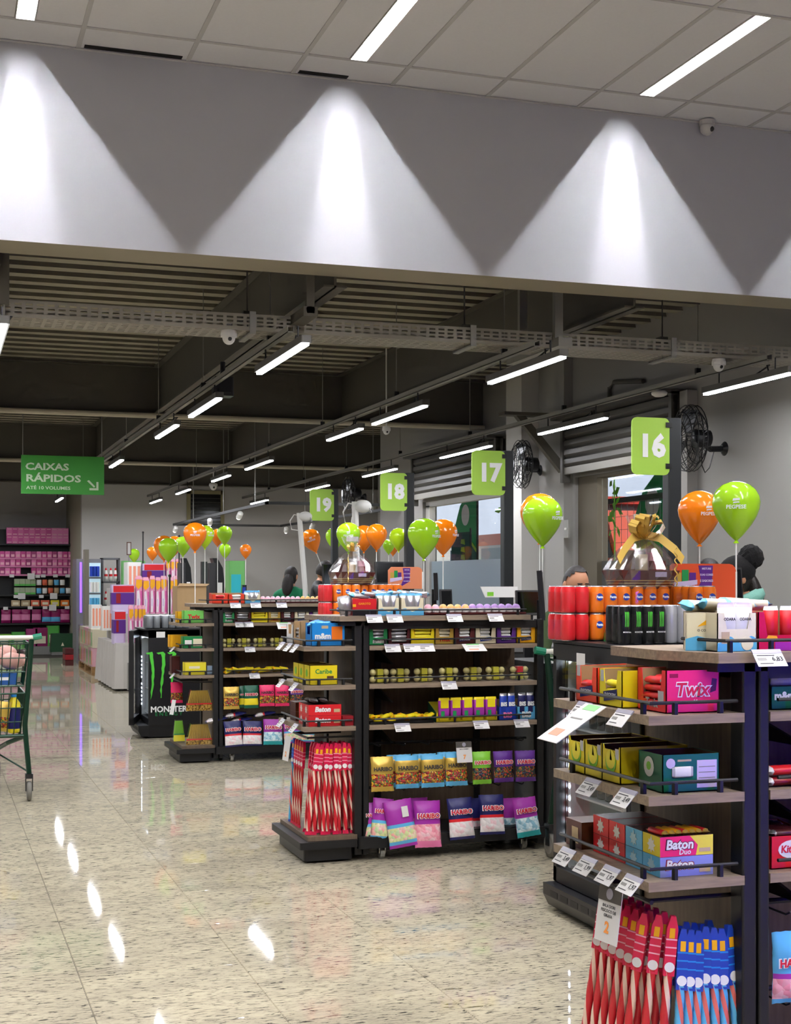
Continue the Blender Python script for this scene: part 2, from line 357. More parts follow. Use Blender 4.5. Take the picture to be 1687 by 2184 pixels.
# --- roller shutters over the openings: box, slats, bottom rail
SHUT = mat('shutter_grey', '#4d4a45', .45, .2)
def shutter(y0, y1, label):
    t = thing('roller_shutter', label, 'shutter', (XW - .02, y0, kz(2.49)))
    L = y1 - y0
    MB().box((-.26, 0, .52), (.0, L, .56)).box((-.02, 0, .0), (.0, L, .52)).build('shutter_box', SHUT, t)
    sl = MB().prism([(-.10, 0), (-.135, .03), (-.135, .075), (-.10, .093), (-.09, .093), (-.09, 0)], 'y', 0, L).mesh('slat', SHUT)
    for k in range(5): place(sl, 'slat', t, (0, 0, .055 + .093 * k))
    MB().box((-.13, 0, -.02), (-.085, L, .05)).build('bottom_rail', mat('shutter_rail', '#77736b', .4, .3), t)
    for y in (0, L - .05): MB().box((-.15, y, -.1), (-.06, y + .05, .54)).build('guide', SHUT, t)
shutter(ky(10.12), ky(12.24), 'grey roller shutter above the glass door behind sign 16')
shutter(ky(13.86), ky(16.64), 'grey roller shutter above the shop window behind sign 17')
# --- glass door and shop window
GLASS = film('clear_glass', '#cfe0e6', .92, .02); FROST = mat('frosted_film', '#7d8892', .2); ALU = mat('window_frame', '#b9b6af', .4, .4); BRZ = mat('bronze_frame', '#5d5547', .5, .2)
zt, zm = kz(2.45), kz(1.64)
d1 = struct(MB().box((XW + .02, ky(10.14), zt - .03), (XW + .14, ky(12.22), zt)).box((XW + .02, ky(11.82), 0), (XW + .14, ky(12.22), zt - .03)).box((XW + .02, ky(10.14), 0), (XW + .14, ky(10.24), zt - .03)).box((XW + .05, ky(10.24), .0), (XW + .1, ky(11.82), .1)).build('door_1', BRZ))
MB().box((XW + .07, ky(10.25), zm), (XW + .078, ky(11.81), zt - .03)).build('pane', GLASS, d1); MB().box((XW + .068, ky(10.25), .1), (XW + .08, ky(11.81), zm)).build('pane', mat('dark_film', '#4a4946', .3), d1)
zm = kz(1.70)
w1 = struct(MB().box((XW + .04, ky(13.86), zt - .07), (XW + .12, ky(16.64), zt)).box((XW + .04, ky(13.86), 0), (XW + .12, ky(13.94), zt - .05)).box((XW + .04, ky(16.5), 0), (XW + .12, ky(16.64), zt - .05)).box((XW + .04, ky(13.94), 0), (XW + .12, ky(16.5), .12)).build('window_1', ALU))
MB().box((XW + .07, ky(13.94), zm), (XW + .078, ky(16.5), zt - .05)).build('pane', GLASS, w1); MB().box((XW + .068, ky(13.94), .12), (XW + .08, ky(16.5), zm)).build('pane', FROST, w1)
# louvred window high in the back wall
w2 = struct(MB().box((0, -.04, 0), (.07, .0, .78)).box((.65, -.04, 0), (.72, .0, .78)).box((0, -.04, .71), (.72, 0, .78)).box((0, -.04, 0), (.72, 0, .06)).build('window_2', mat('ochre_frame', '#8d845f', .6), loc=PY(398, 1133, YB)))
MB().box((.07, -.012, .06), (.65, -.004, .71)).build('pane', mat('dark_pane', '#1c1b18', .2), w2)
lv = MB().box((.07, -.03, 0), (.65, -.012, .012)).mesh('louvre', mat('louvre', '#3b3932', .5))
for k in range(8): place(lv, 'louvre', w2, (0, 0, .1 + .075 * k))
# ================================================================ OUTSIDE the shop front
struct(MB().box((6.1, 2, -.3), (40, 60, -.02)).build('ground_outside', mat('asphalt', '#6b6a68', .9, var=.1, vscale=5)))
wall('wall_street', (15.5, 8, 0), (15.9, 48, 6.5), mat('street_wall', '#b5b9c2', .9, var=.12, vscale=1.2))
fe = thing('mesh_fence', 'black wire mesh fence outside the glass door', 'fence', (7.6, 12, 0))
MB().tube([(0, 0, 0), (0, 0, 2.55)], .035).build('post', DARK, fe); MB().tube([(0, 3, 0), (0, 3, 2.55)], .035).build('post', DARK, fe); MB().tube([(0, 6, 0), (0, 6, 2.55)], .035).build('post', DARK, fe)
MB().box((-.03, 0, 2.36), (.03, 6, 2.42)).build('top_rail', DARK, fe)
wm = MB()
for k in range(41): wm.box((-.002, k * .15 - .002, .1), (.002, k * .15 + .002, 2.36))
for k in range(16): wm.box((-.002, 0, .1 + k * .15 - .002), (.002, 6, .1 + k * .15 + .002))
wm.build('wire_mesh', DARK, fe)['kind'] = 'stuff'
ORG = mat('vehicle_orange', '#e2511f', .3); VGL = mat('vehicle_glass', '#39434c', .08)
vh = thing('utility_truck', 'orange truck parked outside the glass door', 'truck', (9.0, 16.62, 0))
MB().prism([(0, .5), (3.6, .5), (3.6, 1.6), (3.5, 2.5), (1.1, 2.45), (.7, 1.75), (0, 1.55)], 'x', 0, 1.8).build('cab', ORG, vh)
MB().prism([(.82, 1.78), (1.7, 1.78), (1.7, 2.32), (1.17, 2.32)], 'x', -.012, .0).build('side_window', VGL, vh); MB().prism([(1.8, 1.78), (3.3, 1.78), (3.3, 2.3), (1.8, 2.32)], 'x', -.012, 0).build('side_window', VGL, vh)
MB().box((-.02, .2, 1.58), (0, 3.5, 1.68)).build('side_trim', DARK, vh); MB().box((.1, 1.3, 2.56), (1.7, 3.4, 2.66)).build('roof_rack', mat('rack_red', '#d8402a', .4), vh)
for y in (.75, 2.85): MB().lathe([(.3, 0), (.42, .02), (.42, .2), (.3, .22)], 16, M=Matrix.Translation((-.03, y, .42)) @ Matrix.Rotation(R(90), 4, 'Y')).build('wheel', DARK, vh)
vh2 = thing('panel_van', 'red and white van outside the shop window', 'van', (9.6, 21.9, 0))
MB().prism([(0, .45), (5, .45), (5, 1.5), (4.6, 2.3), (0, 2.3)], 'x', 0, 1.8).build('body', mat('van_white', '#c9d2da', .3), vh2)
MB().box((-.02, 0, 1.2), (0, 4.9, 1.6)).build('stripe', mat('van_red', '#b5402f', .4), vh2); MB().box((-.02, 0, 2.1), (0, 4.6, 2.3)).build('roof_stripe', mat('van_red', '#b5402f', .4), vh2)
for y in (.9, 2.3, 3.5): MB().box((-.03, y, 1.65), (-.01, y + 1.0, 2.05)).build('side_window', mat('van_glass', '#8ea4b5', .1), vh2)
for y in (1, 4): MB().lathe([(.2, 0), (.4, .02), (.4, .2), (.2, .22)], 16, M=Matrix.Translation((-.03, y, .4)) @ Matrix.Rotation(R(90), 4, 'Y')).build('wheel', DARK, vh2)
GRN = mat('banner_green', '#1e9a55', .7); GRD = mat('banner_dark_green', '#1f5a4e', .7); LIME = mat('lime_print', '#a8d63c', .6)
def banner(label, y, z0, z1, wd, x=8.2):
    t = thing('feather_banner', label, 'banner', (x, y, 0))
    MB().tube([(0, 0, 0), (0, 0, z1)], .02).build('pole', DARK, t)
    MB().prism([(0, z1), (0, z0), (wd, z0), (wd, z1 - .55), (wd * .75, z1 - .2), (wd * .4, z1)], 'x', -.006, .006).build('cloth', GRN, t)
    MB().lathe([(.17, 0), (.17, .004)], 20, M=Matrix.Translation((-.012, wd * .5, z1 - .36)) @ Matrix.Rotation(R(90), 4, 'Y')).build('emblem', WPAPER, t)
    MB().prism([(0, z0), (wd, z0), (wd, z0 + .75), (wd * .5, z0 + .9), (0, z0 + .6)], 'x', -.012, -.007).build('lower_panel', GRD, t)
    MB().prism([(0, z0 + .6), (wd * .5, z0 + .9), (wd, z0 + .75), (wd, z0 + .8), (wd * .5, z0 + .95), (0, z0 + .66)], 'x', -.016, -.012).build('wave', LIME, t)
banner('green feather banner with round white emblem behind the gift basket', 14.42, 1.0, 2.75, .95)
banner('green feather banner with round white emblem seen through the shop window', 20.55, 1.3, 2.88, 1.0)
bn = thing('hanging_banner', 'dark green banner with lime lettering in the shop window', 'banner', (7.2, 18.3, 0))
MB().box((-.005, 0, .9), (.005, .75, 2.15)).build('cloth', GRD, bn)
for k in range(8): MB().prism([(.2, 1.2 + .11 * k), (.36, 1.22 + .11 * k), (.34, 1.28 + .11 * k), (.22, 1.28 + .11 * k)], 'x', -.012, -.006).build('lime_stroke', LIME, bn)
MB().tube([(0, 0, 0), (0, 0, 2.2)], .015).build('pole', DARK, bn)
LEAF = mat('leaf_green', '#8fd14a', .5)
for q, (px, py, X) in enumerate(((1310, 1062, 7.3), (1078, 1130, 7.0))):
    c = PX(px, py, X); t = thing('creeper', ['light green creeper leaves beyond the glass door', 'light green creeper with a pale flower in the shop window'][q], 'plant', (c.x, c.y, 0))
    MB().tube([(0, 0, 0), (.02, .03, c.z * .6), (0, 0, c.z + .35)], .008, 5).build('stem', LEAF, t)
    lf = MB().add([(0, 0, 0), (0, .07, .03), (0, .13, 0), (0, .07, -.04), (.01, .07, 0)], [(0, 1, 4), (1, 2, 4), (2, 3, 4), (3, 0, 4)]).mesh('leaf', LEAF)
    for k in range(16):
        place(lf, 'leaf', t, (random.uniform(-.02, .02), random.uniform(-.05, .05), c.z + random.uniform(-.45, .32)), (random.uniform(-3, 3), random.uniform(-.4, .4), random.uniform(-.4, .4)), random.uniform(.7, 1.3))
# ================================================================ LIGHTS AND SERVICES of the checkout hall
LEDR = mat('led_rear', '#f6f8ff', .5, emit=L_REAR); DIFF = mat('lamp_diffuser', '#f6f8ff', .5, emit=L_REAR * .12); HOUS = mat('lamp_housing', '#55534f', .5)
ZL = 2.85
RAILS = {'left': (.38, [(7.9, 9.1), (10.6, 11.8), (14, 15.2), (17, 18.2), (21, 22.2), (24, 25.2), (26.6, 27.8)]), 'second': (2.1, [(7.97, 9.23), (10.57, 11.84), (12.5, 13.7), (16.3, 17.4), (18.6, 19.8), (21.6, 22.8), (24, 25.2)]),  # lamps beyond the seen ones are added to brighten far floor and aisle
         'third': (3.75, [(7.94, 9.17), (10.5, 11.9), (12.25, 13.4), (15.8, 17.2), (18.2, 19.4), (21.2, 22.4), (24, 25.2)]),
         'right': (5.5, [(8.08, 9.2), (10.8, 12.2), (13.4, 14.9), (16.5, 17.9), (19.6, 20.9), (23.5, 24.8)]),
         'far_left': (-1.45, [(7.95, 9.2), (10.55, 11.85), (14, 15.2), (17, 18.2), (21, 22.2)]), 'outer_left': (-3.3, [(7.95, 9.2), (10.55, 11.85), (14, 15.2), (17, 18.2), (21, 22.2)])}
RNAME = {'left': 'left edge of the picture', 'second': 'rail beside the left beam', 'third': 'middle rail', 'right': 'rail along the right wall', 'far_left': 'rail outside the picture', 'outer_left': 'far rail outside the picture'}
MB_rail = lambda x: MB().box((x - .02, YF + .3, ZL + .13), (x + .02, 25.5, ZL + .135)).box((x - .02, YF + .3, ZL + .13), (x - .017, 25.5, ZL + .17)).box((x + .017, YF + .3, ZL + .13), (x + .02, 25.5, ZL + .17))
for key, (x, segs) in RAILS.items():
    rl = thing('lighting_rail', 'perforated steel lighting rail, ' + RNAME[key], 'rail', (0, 0, 0))
    MB_rail(x).build('channel', STEEL, rl)
    rod = MB().tube([(0, 0, 0), (0, 0, ZD + .03 - ZL - .17)], .004, 6).mesh('drop_rod', STEEL); hook = MB().box((-.02, -.012, -.02), (.02, .012, .03)).mesh('rod_clip', DARK)
    for k in range(7):
        y = 8.9 + k * 2.35 + (.4 if key == 'right' else 0); place(rod, 'drop_rod', rl, (x, y, ZL + .17)); place(hook, 'rod_clip', rl, (x, y, ZL + .18))
    for q, (y0, y1) in enumerate(segs):
        lp = thing('linear_lamp', '%s hanging tube lamp from the front on the %s' % (ORD[q], RNAME[key]), 'lamp', (x, y0, ZL), group='hanging tube lamps')
        L = y1 - y0
        MB().bbox((-.032, 0, .006), (.032, L, .05), .008).build('housing', HOUS, lp)
        MB().box((-.018, .01, -.008), (.018, L - .01, .006), [0, 1, 1, 1, 1, 1]).build('tube', [LEDR, DIFF], lp)
        for yy in (.2, L - .2): MB().tube([(0, yy, .05), (0, yy, .135)], .006, 6).build('hanger', DARK, lp)
        if q < 3: MB().tube([(.0, .28, .05), (.02, .33, .1), (.06, .36, .11), (.03, .42, .075), (.0, .45, .05)], .006, 6).build('cable', DARK, lp)
# perforated cable tray crossing the hall
tr = thing('cable_tray', 'wide perforated steel cable tray crossing under the beams', 'cable tray', (0, 8.75, 3.05))
TRM = mat('tray_steel', '#8f8a7f', .55, .3)
def slotted(x0, x1, rows_, z0, zh, y, vertical):
    """a sheet with real slots: strips between rows, bridges between slots"""
    m = MB(); pitch, sl = .065, .042; n = int((x1 - x0) / pitch)
    zs = [z0] + [q for r_ in rows_ for q in (r_ - .006, r_ + .006)] + [z0 + zh]
    for a in range(0, len(zs), 2):
        m.add([(x0, y, zs[a]), (x1, y, zs[a]), (x1, y, zs[a + 1]), (x0, y, zs[a + 1])] if vertical else [(x0, zs[a], y), (x1, zs[a], y), (x1, zs[a + 1], y), (x0, zs[a + 1], y)], [(0, 1, 2, 3)])
    for r_ in rows_:
        for k in range(n + 1):
            a, b = x0 + k * pitch, min(x1, x0 + k * pitch + pitch - sl)
            m.add([(a, y, r_ - .006), (b, y, r_ - .006), (b, y, r_ + .006), (a, y, r_ + .006)] if vertical else [(a, r_ - .006, y), (b, r_ - .006, y), (b, r_ + .006, y), (a, r_ + .006, y)], [(0, 1, 2, 3)])
    return m
slotted(-5, 6.1, [.03, .055, .08], .0, .105, 0, True).build('front_flange', TRM, tr); slotted(-5, 6.1, [.03, .06], 0, .105, .32, True).build('rear_flange', TRM, tr)
slotted(-5, 6.1, [.04, .09, .14, .19, .24, .285], 0, .32, 0, False).build('tray_floor', TRM, tr)
for x in (-2.9, -.3, 1.95, 3.46, 4.98):
    MB().box((x - .02, -.012, -.015), (x + .02, -.004, .12)).box((x - .02, -.012, -.022), (x + .02, .33, -.012)).box((x - .02, .325, -.015), (x + .02, .333, .12)).build('support', GREY, tr)
    MB().box((x - .03, .13, .1), (x + .03, .2, .15)).tube([(x, .16, .0), (x, .16, ZD + .03 - 3.05)], .006, 6).build('drop_rod', mat('rod_dark', '#4b4842', .6), tr)
# smaller conduits / hooks
cd = tag(MB().tube([PX(1300, 850, 6.17), PX(1300, 828, 6.17), PX(1310, 815, 6.17), PX(1372, 813, 6.17)], .022, 8).build('conduit', BEAM), 'bent grey conduit on the upper right wall', 'conduit')
jb = thing('rail_bracket', 'steel bracket holding a short rail beside the left beam near the bulkhead', 'bracket', (0, 0, 0))
MB().box((2.22, 8.42, 3.12), (2.27, 8.46, 3.75)).build('drop_plate', BEAM, jb); MB().box((2.2, 8.42, 3.1), (2.29, 9.3, 3.16)).build('arm', BEAM, jb)
jb2 = tag(MB().box((4.02, 8.6, 3.04), (4.12, 9.5, 3.1)).box((4.04, 8.7, 3.1), (4.1, 8.74, ZD)).box((4.04, 9.3, 3.1), (4.1, 9.34, ZD)).build('junction_channel', STEEL), 'short steel channel under the second beam', 'channel')
lb = thing('steel_bracket', 'dark bracket with rod at the upper left edge', 'bracket', PY(8, 560, 8.6))
MB().box((-.03, -.03, -.25), (.03, .03, .15)).build('bracket_arm', BEAM, lb); MB().tube([(0, 0, -.25), (0, 0, -.42)], .008, 6).build('threaded_rod', STEEL, lb)
sp = thing('ceiling_speaker', 'square black loudspeaker hanging by the left beam', 'loudspeaker', PY(475, 826, 10.9))
MB().bbox((-.075, -.075, -.075), (.075, .075, .075), .012).build('cabinet', DARK, sp); MB().box((-.05, -.085, -.05), (.05, -.074, .05)).build('grille', BLACK, sp); MB().tube([(0, 0, .075), (0, 0, .2)], .02).build('mount', DARK, sp)
CAMW = mat('camera_white', '#dcdad4', .4)
def domecam(label, px, py, Y, r=.055, up=.09):
    c = PY(px, py, Y); t = thing('dome_camera', label, 'camera', c)
    MB().lathe([(r, .0), (r * 1.02, .02), (r * .9, .045)], 20).build('base', CAMW, t); MB().ball((0, 0, 0), (r * .82, r * .82, r * .95), 16, 10).build('dome', CAMW, t, smooth=True)
    MB().ball((.0, -r * .62, -r * .3), r * .28, 10, 6).build('lens', DARK, t, smooth=True)
    MB().tube([(0, 0, .04), (0, 0, up)], r * .4 if up < .2 else .008).build('mount', CAMW, t)
    return t
domecam('white dome camera under the cable tray left of centre', 488, 719, 8.8, .052); domecam('white dome camera under the cable tray at the right', 1533, 779, 8.8, .05)
domecam('small white dome camera under the middle rail', 824, 919, 13.4, .042, ZD - 2.9); domecam('tiny white dome camera near the back wall', 455, 1037, 22.5, .07, ZD - 2.95)
sd = thing('smoke_detector', 'flat white smoke detector under the wall rail', 'smoke detector', PX(1406, 838, 5.5))
MB().lathe([(.035, -.03), (.06, -.015), (.065, 0), (.05, .015)], 18).build('body', CAMW, sd, smooth=True)
cc = thing('wall_camera', 'small white round camera where ceiling meets bulkhead', 'camera', PY(1508, 274, YF - .06))
MB().ball((0, 0, 0), .046, 16, 10).build('ball', CAMW, cc, smooth=True); MB().lathe([(.05, 0), (.05, .03)], 18, c=(0, .0, .02)).build('base', CAMW, cc); MB().ball((.012, -.034, -.012), .018, 10, 6).build('lens', DARK, cc, smooth=True)

FLANGE_LINE = mat('pipe_cream', '#b9b19d', .5)  # pale pipes added to imitate light on the cross beam flanges
for k, (y, z) in enumerate(((15.2, 3.245), (21.3, 3.235))): tag(MB().tube([(-9, y, z), (6.15 if k == 0 else 8.4, y, z)], .03, 10).build('ceiling_pipe', FLANGE_LINE), ['cream pipe running along the first cross beam', 'cream pipe running along the second cross beam'][k], 'pipe')
for k, (i, w_) in enumerate(((1, .55), (3, .3))): MB().box((CX0 + PITCH * i + .03, YF - .075, ZC + .002), (CX0 + PITCH * i + .03 + w_, YF - .03, ZC + .005)).build('open_gap', mat('void_black', '#0b0a09', .9), ceil)
# ================================================================ CHECKOUT RACKS
Z1, Z2, Z3, Z4 = 1.27, 1.115, .914, .70
def price_tag(t, x, z, y=-.012, end=False, big=False, price=None, tilt=42, w=.085, h=.05):
    """white card in a grey sleeve clipped to a shelf edge"""
    m = MB(); 
    m.box((-w / 2, -.0015, -h), (w / 2, 0, 0), 0); m.box((-w / 2, -.0022, -.009), (w / 2, .001, .004), 1)
    m.box((-w * .4, -.0022, -h * .33), (w * .2, -.0016, -h * .28), 2); m.box((-w * .42, -.0022, -h * .62), (-w * .12, -.0016, -h * .46), 3); m.box((-w * .4, -.0022, -h * .84), (w * .05, -.0016, -h * .80), 2)
    loc = (x, y, z + .004) if not end else (y, x, z + .004)
    o = m.build('price_tag', [WPAPER, TAGGREY, INK, GREY], t, loc, (R(tilt), 0, 0 if not end else R(-90)))
    # tilt the free edge outwards
    o.rotation_euler = (R(-tilt), 0, 0 if not end else R(-90))
    if price: text(price, .014, INK, o, (w * .25, -.0024, -h * .55), FR)
    return o
def rack(label, OX, OY, fr_tags, end_tags):
    t = thing('checkout_rack', label, 'rack', (OX, OY, 0))
    for nm, a, b in (('corner_post', (-.012, 0, .03), (.03, .06, 1.245)), ('corner_post', (.036, .0, .03), (.068, .05, 1.235)), ('rear_post', (-.012, .54, .03), (.05, .6, 1.245)), ('side_post', (1.022, 0, .03), (1.062, .05, 1.245)), ('side_post', (1.022, .54, .03), (1.062, .6, 1.245))):
        MB().bbox(a, b, .006).build(nm, BLACK, t)
    MB().box((.05, .33, .13), (1.03, .345, 1.23)).build('back_panel', LAMDARK, t); MB().box((0.0, .06, .13), (.012, .54, 1.24)).build('end_panel', LAMDARK, t)
    MB().box((0, .01, 1.2), (1.05, .05, 1.24)).box((0, .06, 1.2), (.05, .56, 1.24)).box((0, .55, 1.2), (1.05, .59, 1.24)).build('top_frame', BLACK, t)
    for x in (.2, .78): MB().box((x, .318, .13), (x + .035, .33, 1.2)).build('upright_strip', BLACK, t)
    MB().prism([(-.17, .16), (-.10, -.03), (.97, -.03), (.97, .42), (-.17, .42)], 'z', Z1 - .026, Z1).build('shelf', LAMIN, t)
    MB().prism([(-.13, .17), (-.085, -.0), (.94, -.0), (.94, .40), (-.13, .40)], 'z', Z1 - .05, Z1 - .0265).build('shelf_bracket', BLACK, t)
    for z in (Z2, Z3, Z4):
        MB().box((.07, 0, z - .024), (1.02, .318, z)).build('shelf', LAMIN, t); MB().box((-.28, 0, z - .024), (-.004, .56, z)).build('end_shelf', LAMIN, t)
        g = MB().tube([(.1, .012, z + .03), (.99, .012, z + .03)], .005, 6)
        for x in (.16, .55, .92): g.tube([(x, .014, z), (x, .012, z + .03)], .007, 6)
        g.build('guard_rail', BLACK, t)
        g = MB().tube([(-.268, .54, z + .03), (-.268, .012, z + .03), (-.02, .012, z + .03)], .005, 6)
        for x, y in ((-.268, .46), (-.268, .05), (-.2, .012), (-.07, .012)): g.tube([(x, y, z), (x, y, z + .03)], .009, 6)
        g.build('guard_rail', BLACK, t)
        MB().prism([(.03, z - .1), (.318, z - .03), (.318, z - .1)], 'x', .2, .212).build('shelf_bracket', BLACK, t)
    g = MB().tube([(-.1, .15, Z1 + .03), (-.075, -.018, Z1 + .03), (.95, -.018, Z1 + .03)], .005, 6)
    for x in (-.06, .06, .2, .5, .9): g.tube([(x, -.018, Z1), (x, -.018, Z1 + .03)], .008, 6)
    g.build('guard_rail', BLACK, t)
    for z in (.585, .35):
        MB().tube([(.06, .17, z), (1.03, .17, z)], .008, 8).build('hang_bar', BLACK, t)
        hk = MB().tube([(0, .17, z + .002), (0, .02, z + .002), (0, .0, z + .012)], .003, 5).mesh('hook', BLACK)
        for k in range(7): place(hk, 'hook', t, (.13 + .135 * k, 0, 0))
    MB().tube([(-.25, .3, .64), (.0, .3, .64)], .008, 8).tube([(-.25, .5, .64), (-.25, .04, .64)], .006, 6).tube([(-.25, .06, .64), (.0, .06, .64)], .006, 6).build('hang_bar', BLACK, t)
    MB().bbox((0, -.035, .065), (1.085, .62, .125), .02).box((.06, -.02, .125), (1.03, .33, .132)).build('base', BLACK, t)
    MB().box((-.265, -.01, .115), (0, .585, .138)).build('base_board', LAMDARK, t); MB().bbox((-.31, -.035, .078), (.0, .61, .114), .015).build('end_base', BLACK, t)
    MB().bbox((-.28, .0, .012), (-.02, .56, .078), .02).build('foot_frame', DARK, t)
    for x, y in ((.14, .02), (.95, .03), (.14, .5), (.95, .5)):
        c = MB().lathe([(.012, -.012), (.028, -.012), (.03, 0), (.028, .012), (.012, .012)], 12, M=Matrix.Translation((x, y, .03)) @ Matrix.Rotation(R(90), 4, 'Y')).build('caster', mat('caster_grey', '#8e8c86', .4), t)
        MB().box((x - .018, y - .02, .03), (x - .014, y + .02, .066)).box((x + .014, y - .02, .03), (x + .018, y + .02, .066)).build('caster_fork', CHROME, c)
    for a in fr_tags: price_tag(t, a[0], a[1], -.02 if a[1] < 1.2 else -.045, price=a[2] if len(a) > 2 else None)
    for a in end_tags: price_tag(t, a[0], a[1], -.292, True, price=a[2] if len(a) > 2 else None)
    return t
UA, UB, UC = (1.975, 3.1), (2.1, 6.95), (2.165, 11.1)
def lx(px, U, dy=0.0): return PY(px, YH, U[1] + dy).x - U[0]
rA = rack('black checkout rack with boxed candy nearest the camera, cut by the right edge', *UA, [(lx(1612, UA), Z1, '6,83')], [(.33, Z2), (.1, Z2), (.28, Z3, '3,49'), (.08, Z3, '3,49'), (.43, Z4, '3,49'), (.3, Z4, '1,99'), (.17, Z4, '1,97'), (.05, Z4, '1,97')])
rB = rack('black checkout rack with hanging candy bags in the middle of the picture', *UB, [(lx(791, UB), Z1), (lx(834, UB), Z1), (lx(961, UB), Z1), (lx(1048, UB), Z1), (lx(833, UB), Z2), (lx(873, UB), Z2), (lx(905, UB), Z2), (lx(953, UB), Z3), (lx(854, UB), Z4), (lx(1021, UB), Z4), (lx(1107, UB), Z4)], [(.4, Z2), (.24, Z2), (.1, Z2), (.4, Z3), (.12, Z3), (.4, Z4), (.12, Z4)])
rC = rack('black checkout rack behind, beside the black drinks cooler with green claw marks', *UC, [(lx(499, UC), Z1), (lx(542, UC), Z1), (lx(597, UC), Z1), (lx(511, UC), Z2), (lx(527, UC), Z2), (lx(531, UC), Z3), (lx(541, UC), Z4)], [(.2, Z3), (.2, Z4)])
def promo_card(t, x, y, z, w, h, tilt, yaw, head=True, price='7', lines=2, words=None):
    o = MB().box((-w / 2, -.001, -h), (w / 2, .001, 0)).build('promo_card', WPAPER, t, (x, y, z), (R(-tilt), 0, R(yaw)))
    if head:
        MB().box((-w / 2, -.0025, -h * .28), (w / 2, -.0012, 0)).build('card_header', mat('card_header', '#4a4642', .6), o)
        MB().lathe([(h * .1, 0), (h * .1, .001)], 16, M=Matrix.Translation((0, -.003, -h * .14)) @ Matrix.Rotation(R(90), 4, 'X')).build('emblem', TAGGREY, o)
    if not head and not words and w > .09:
        MB().box((-w * .3, -.0018, -h * .16), (w * .3, -.0011, -h * .02)).build('green_print', mat('pale_green_print', '#8fd08a', .6), o); MB().box((-w * .3, -.0018, -h * .4), (w * .25, -.0011, -h * .37)).build('text_line', GREY, o); MB().box((-w * .3, -.0018, -h * .85), (w * .15, -.0011, -h * .68)).build('orange_print', mat('pale_coral_print', '#e6a58a', .6), o)
    for k, s in enumerate(words or []): text(s, h * .055, INK, o, (0, -.002, -h * (.36 + .085 * k)), FR)
    if price: text(price, h * .2, ORANGE_INK, o, (0, -.002, -h * .74), FR, bold=.04)
    return o
promo_card(rB, lx(984, UB), -.03, .60, .09, .11, 10, 4, price='7', words=['BALA HARIBO'])
promo_card(rB, lx(1004, UB), -.02, Z2 + .002, .12, .075, 62, 0, head=False, price=None)
promo_card(rA, -.295, .26, Z2 + .006, .12, .17, 58, -90, head=False, price=None)
promo_card(rA, -.30, .16, .66, .1, .145, 8, -82, words=['BALA DORI', 'PESCOCO DE', 'GIRAFA'], price='2')
promo_card(rB, -.30, .26, .63, .08, .13, 8, -82, head=False, price='2')
promo_card(rC, lx(603, UC), -.02, Z2 + .002, .12, .09, 55, 0, head=False, price=None)
promo_card(rC, -.31, .1, .5, .06, .12, 12, -70, head=False, price=None)
# ---------------------------------------------------------------- product makers
def pal(name, hexc, rough=.35, **k): return mat('pack_' + name, hexc, rough, **k)
P = {k: pal(k, v) for k, v in dict(red='#d3232b', darkred='#8e1620', orange='#f07a1c', amber='#f2b21a', yellow='#ead51f', lemon='#f0e13a', green='#1f8a4c', dkgreen='#0f5a41', lime='#7ec23a', teal='#27a3a8', sky='#5db2e0', blue='#1d86d6', royal='#1f3fa8', navy='#1d1f5a',
    purple='#5a2a86', violet='#a02fa0', pink='#ef7fb0', hotpink='#ee2f6c', rose='#f3b4c6', cream='#ece3c4', white='#efeeea', maroon='#4c1a1c', brown='#5a3a22', gold='#c9a544', tan='#c3ab84', grey='#b6b6ba', black='#17171a', lilac='#cfc0e0', pgreen='#8fd08a').items()}
P['gold'] = pal('goldfoil', '#d2b052', .3, metal=.4); P['foil'] = pal('silverfoil', '#d4d4d8', .22, metal=.7)
def pillow(L, W, H, mi=(0, 1), seg=8):
    m = MB(); rings = []
    for x, h, wd in ((-L / 2, .001, W * .9), (-L * .43, .0015, W * .95), (-L * .38, H, W), (L * .38, H, W), (L * .43, .0015, W * .95), (L / 2, .001, W * .9)):
        rings.append([(x, math.cos(2 * math.pi * k / seg) * wd / 2, math.sin(2 * math.pi * k / seg) * h / 2) for k in range(seg)])
    vs = [p for r_ in rings for p in r_]; fs = []; mm = []
    for i in range(5):
        for k in range(seg): fs.append((i * seg + k, i * seg + (k + 1) % seg, (i + 1) * seg + (k + 1) % seg, (i + 1) * seg + k)); mm.append(mi[0] if i == 2 else mi[1])
    return m.add(vs, fs, mm)
PIL = {}
def bar(parent, loc, L, W, H, m1, m2, rot=(0, 0, 0), name='wrapped_bar'):
    k = (L, W, H, m1.name, m2.name)
    if k not in PIL: PIL[k] = pillow(L, W, H).mesh(name, [m1, m2], True)
    return place(PIL[k], name, parent, loc, rot)
def splash(t, c, r, m, face='f', W=0.0):
    pts = [(r * q * math.cos(k * math.pi / 8), r * q * math.sin(k * math.pi / 8)) for k, q in enumerate((1, .6, .95, .55, 1.1, .6, .9, .65, 1, .55, 1.05, .6, .95, .6, 1.05, .6))]
    return MB().prism([(c[0] + x, c[1] + z) for x, z in pts], 'y', -.0012, -.0002).build('splash_print', m, t)
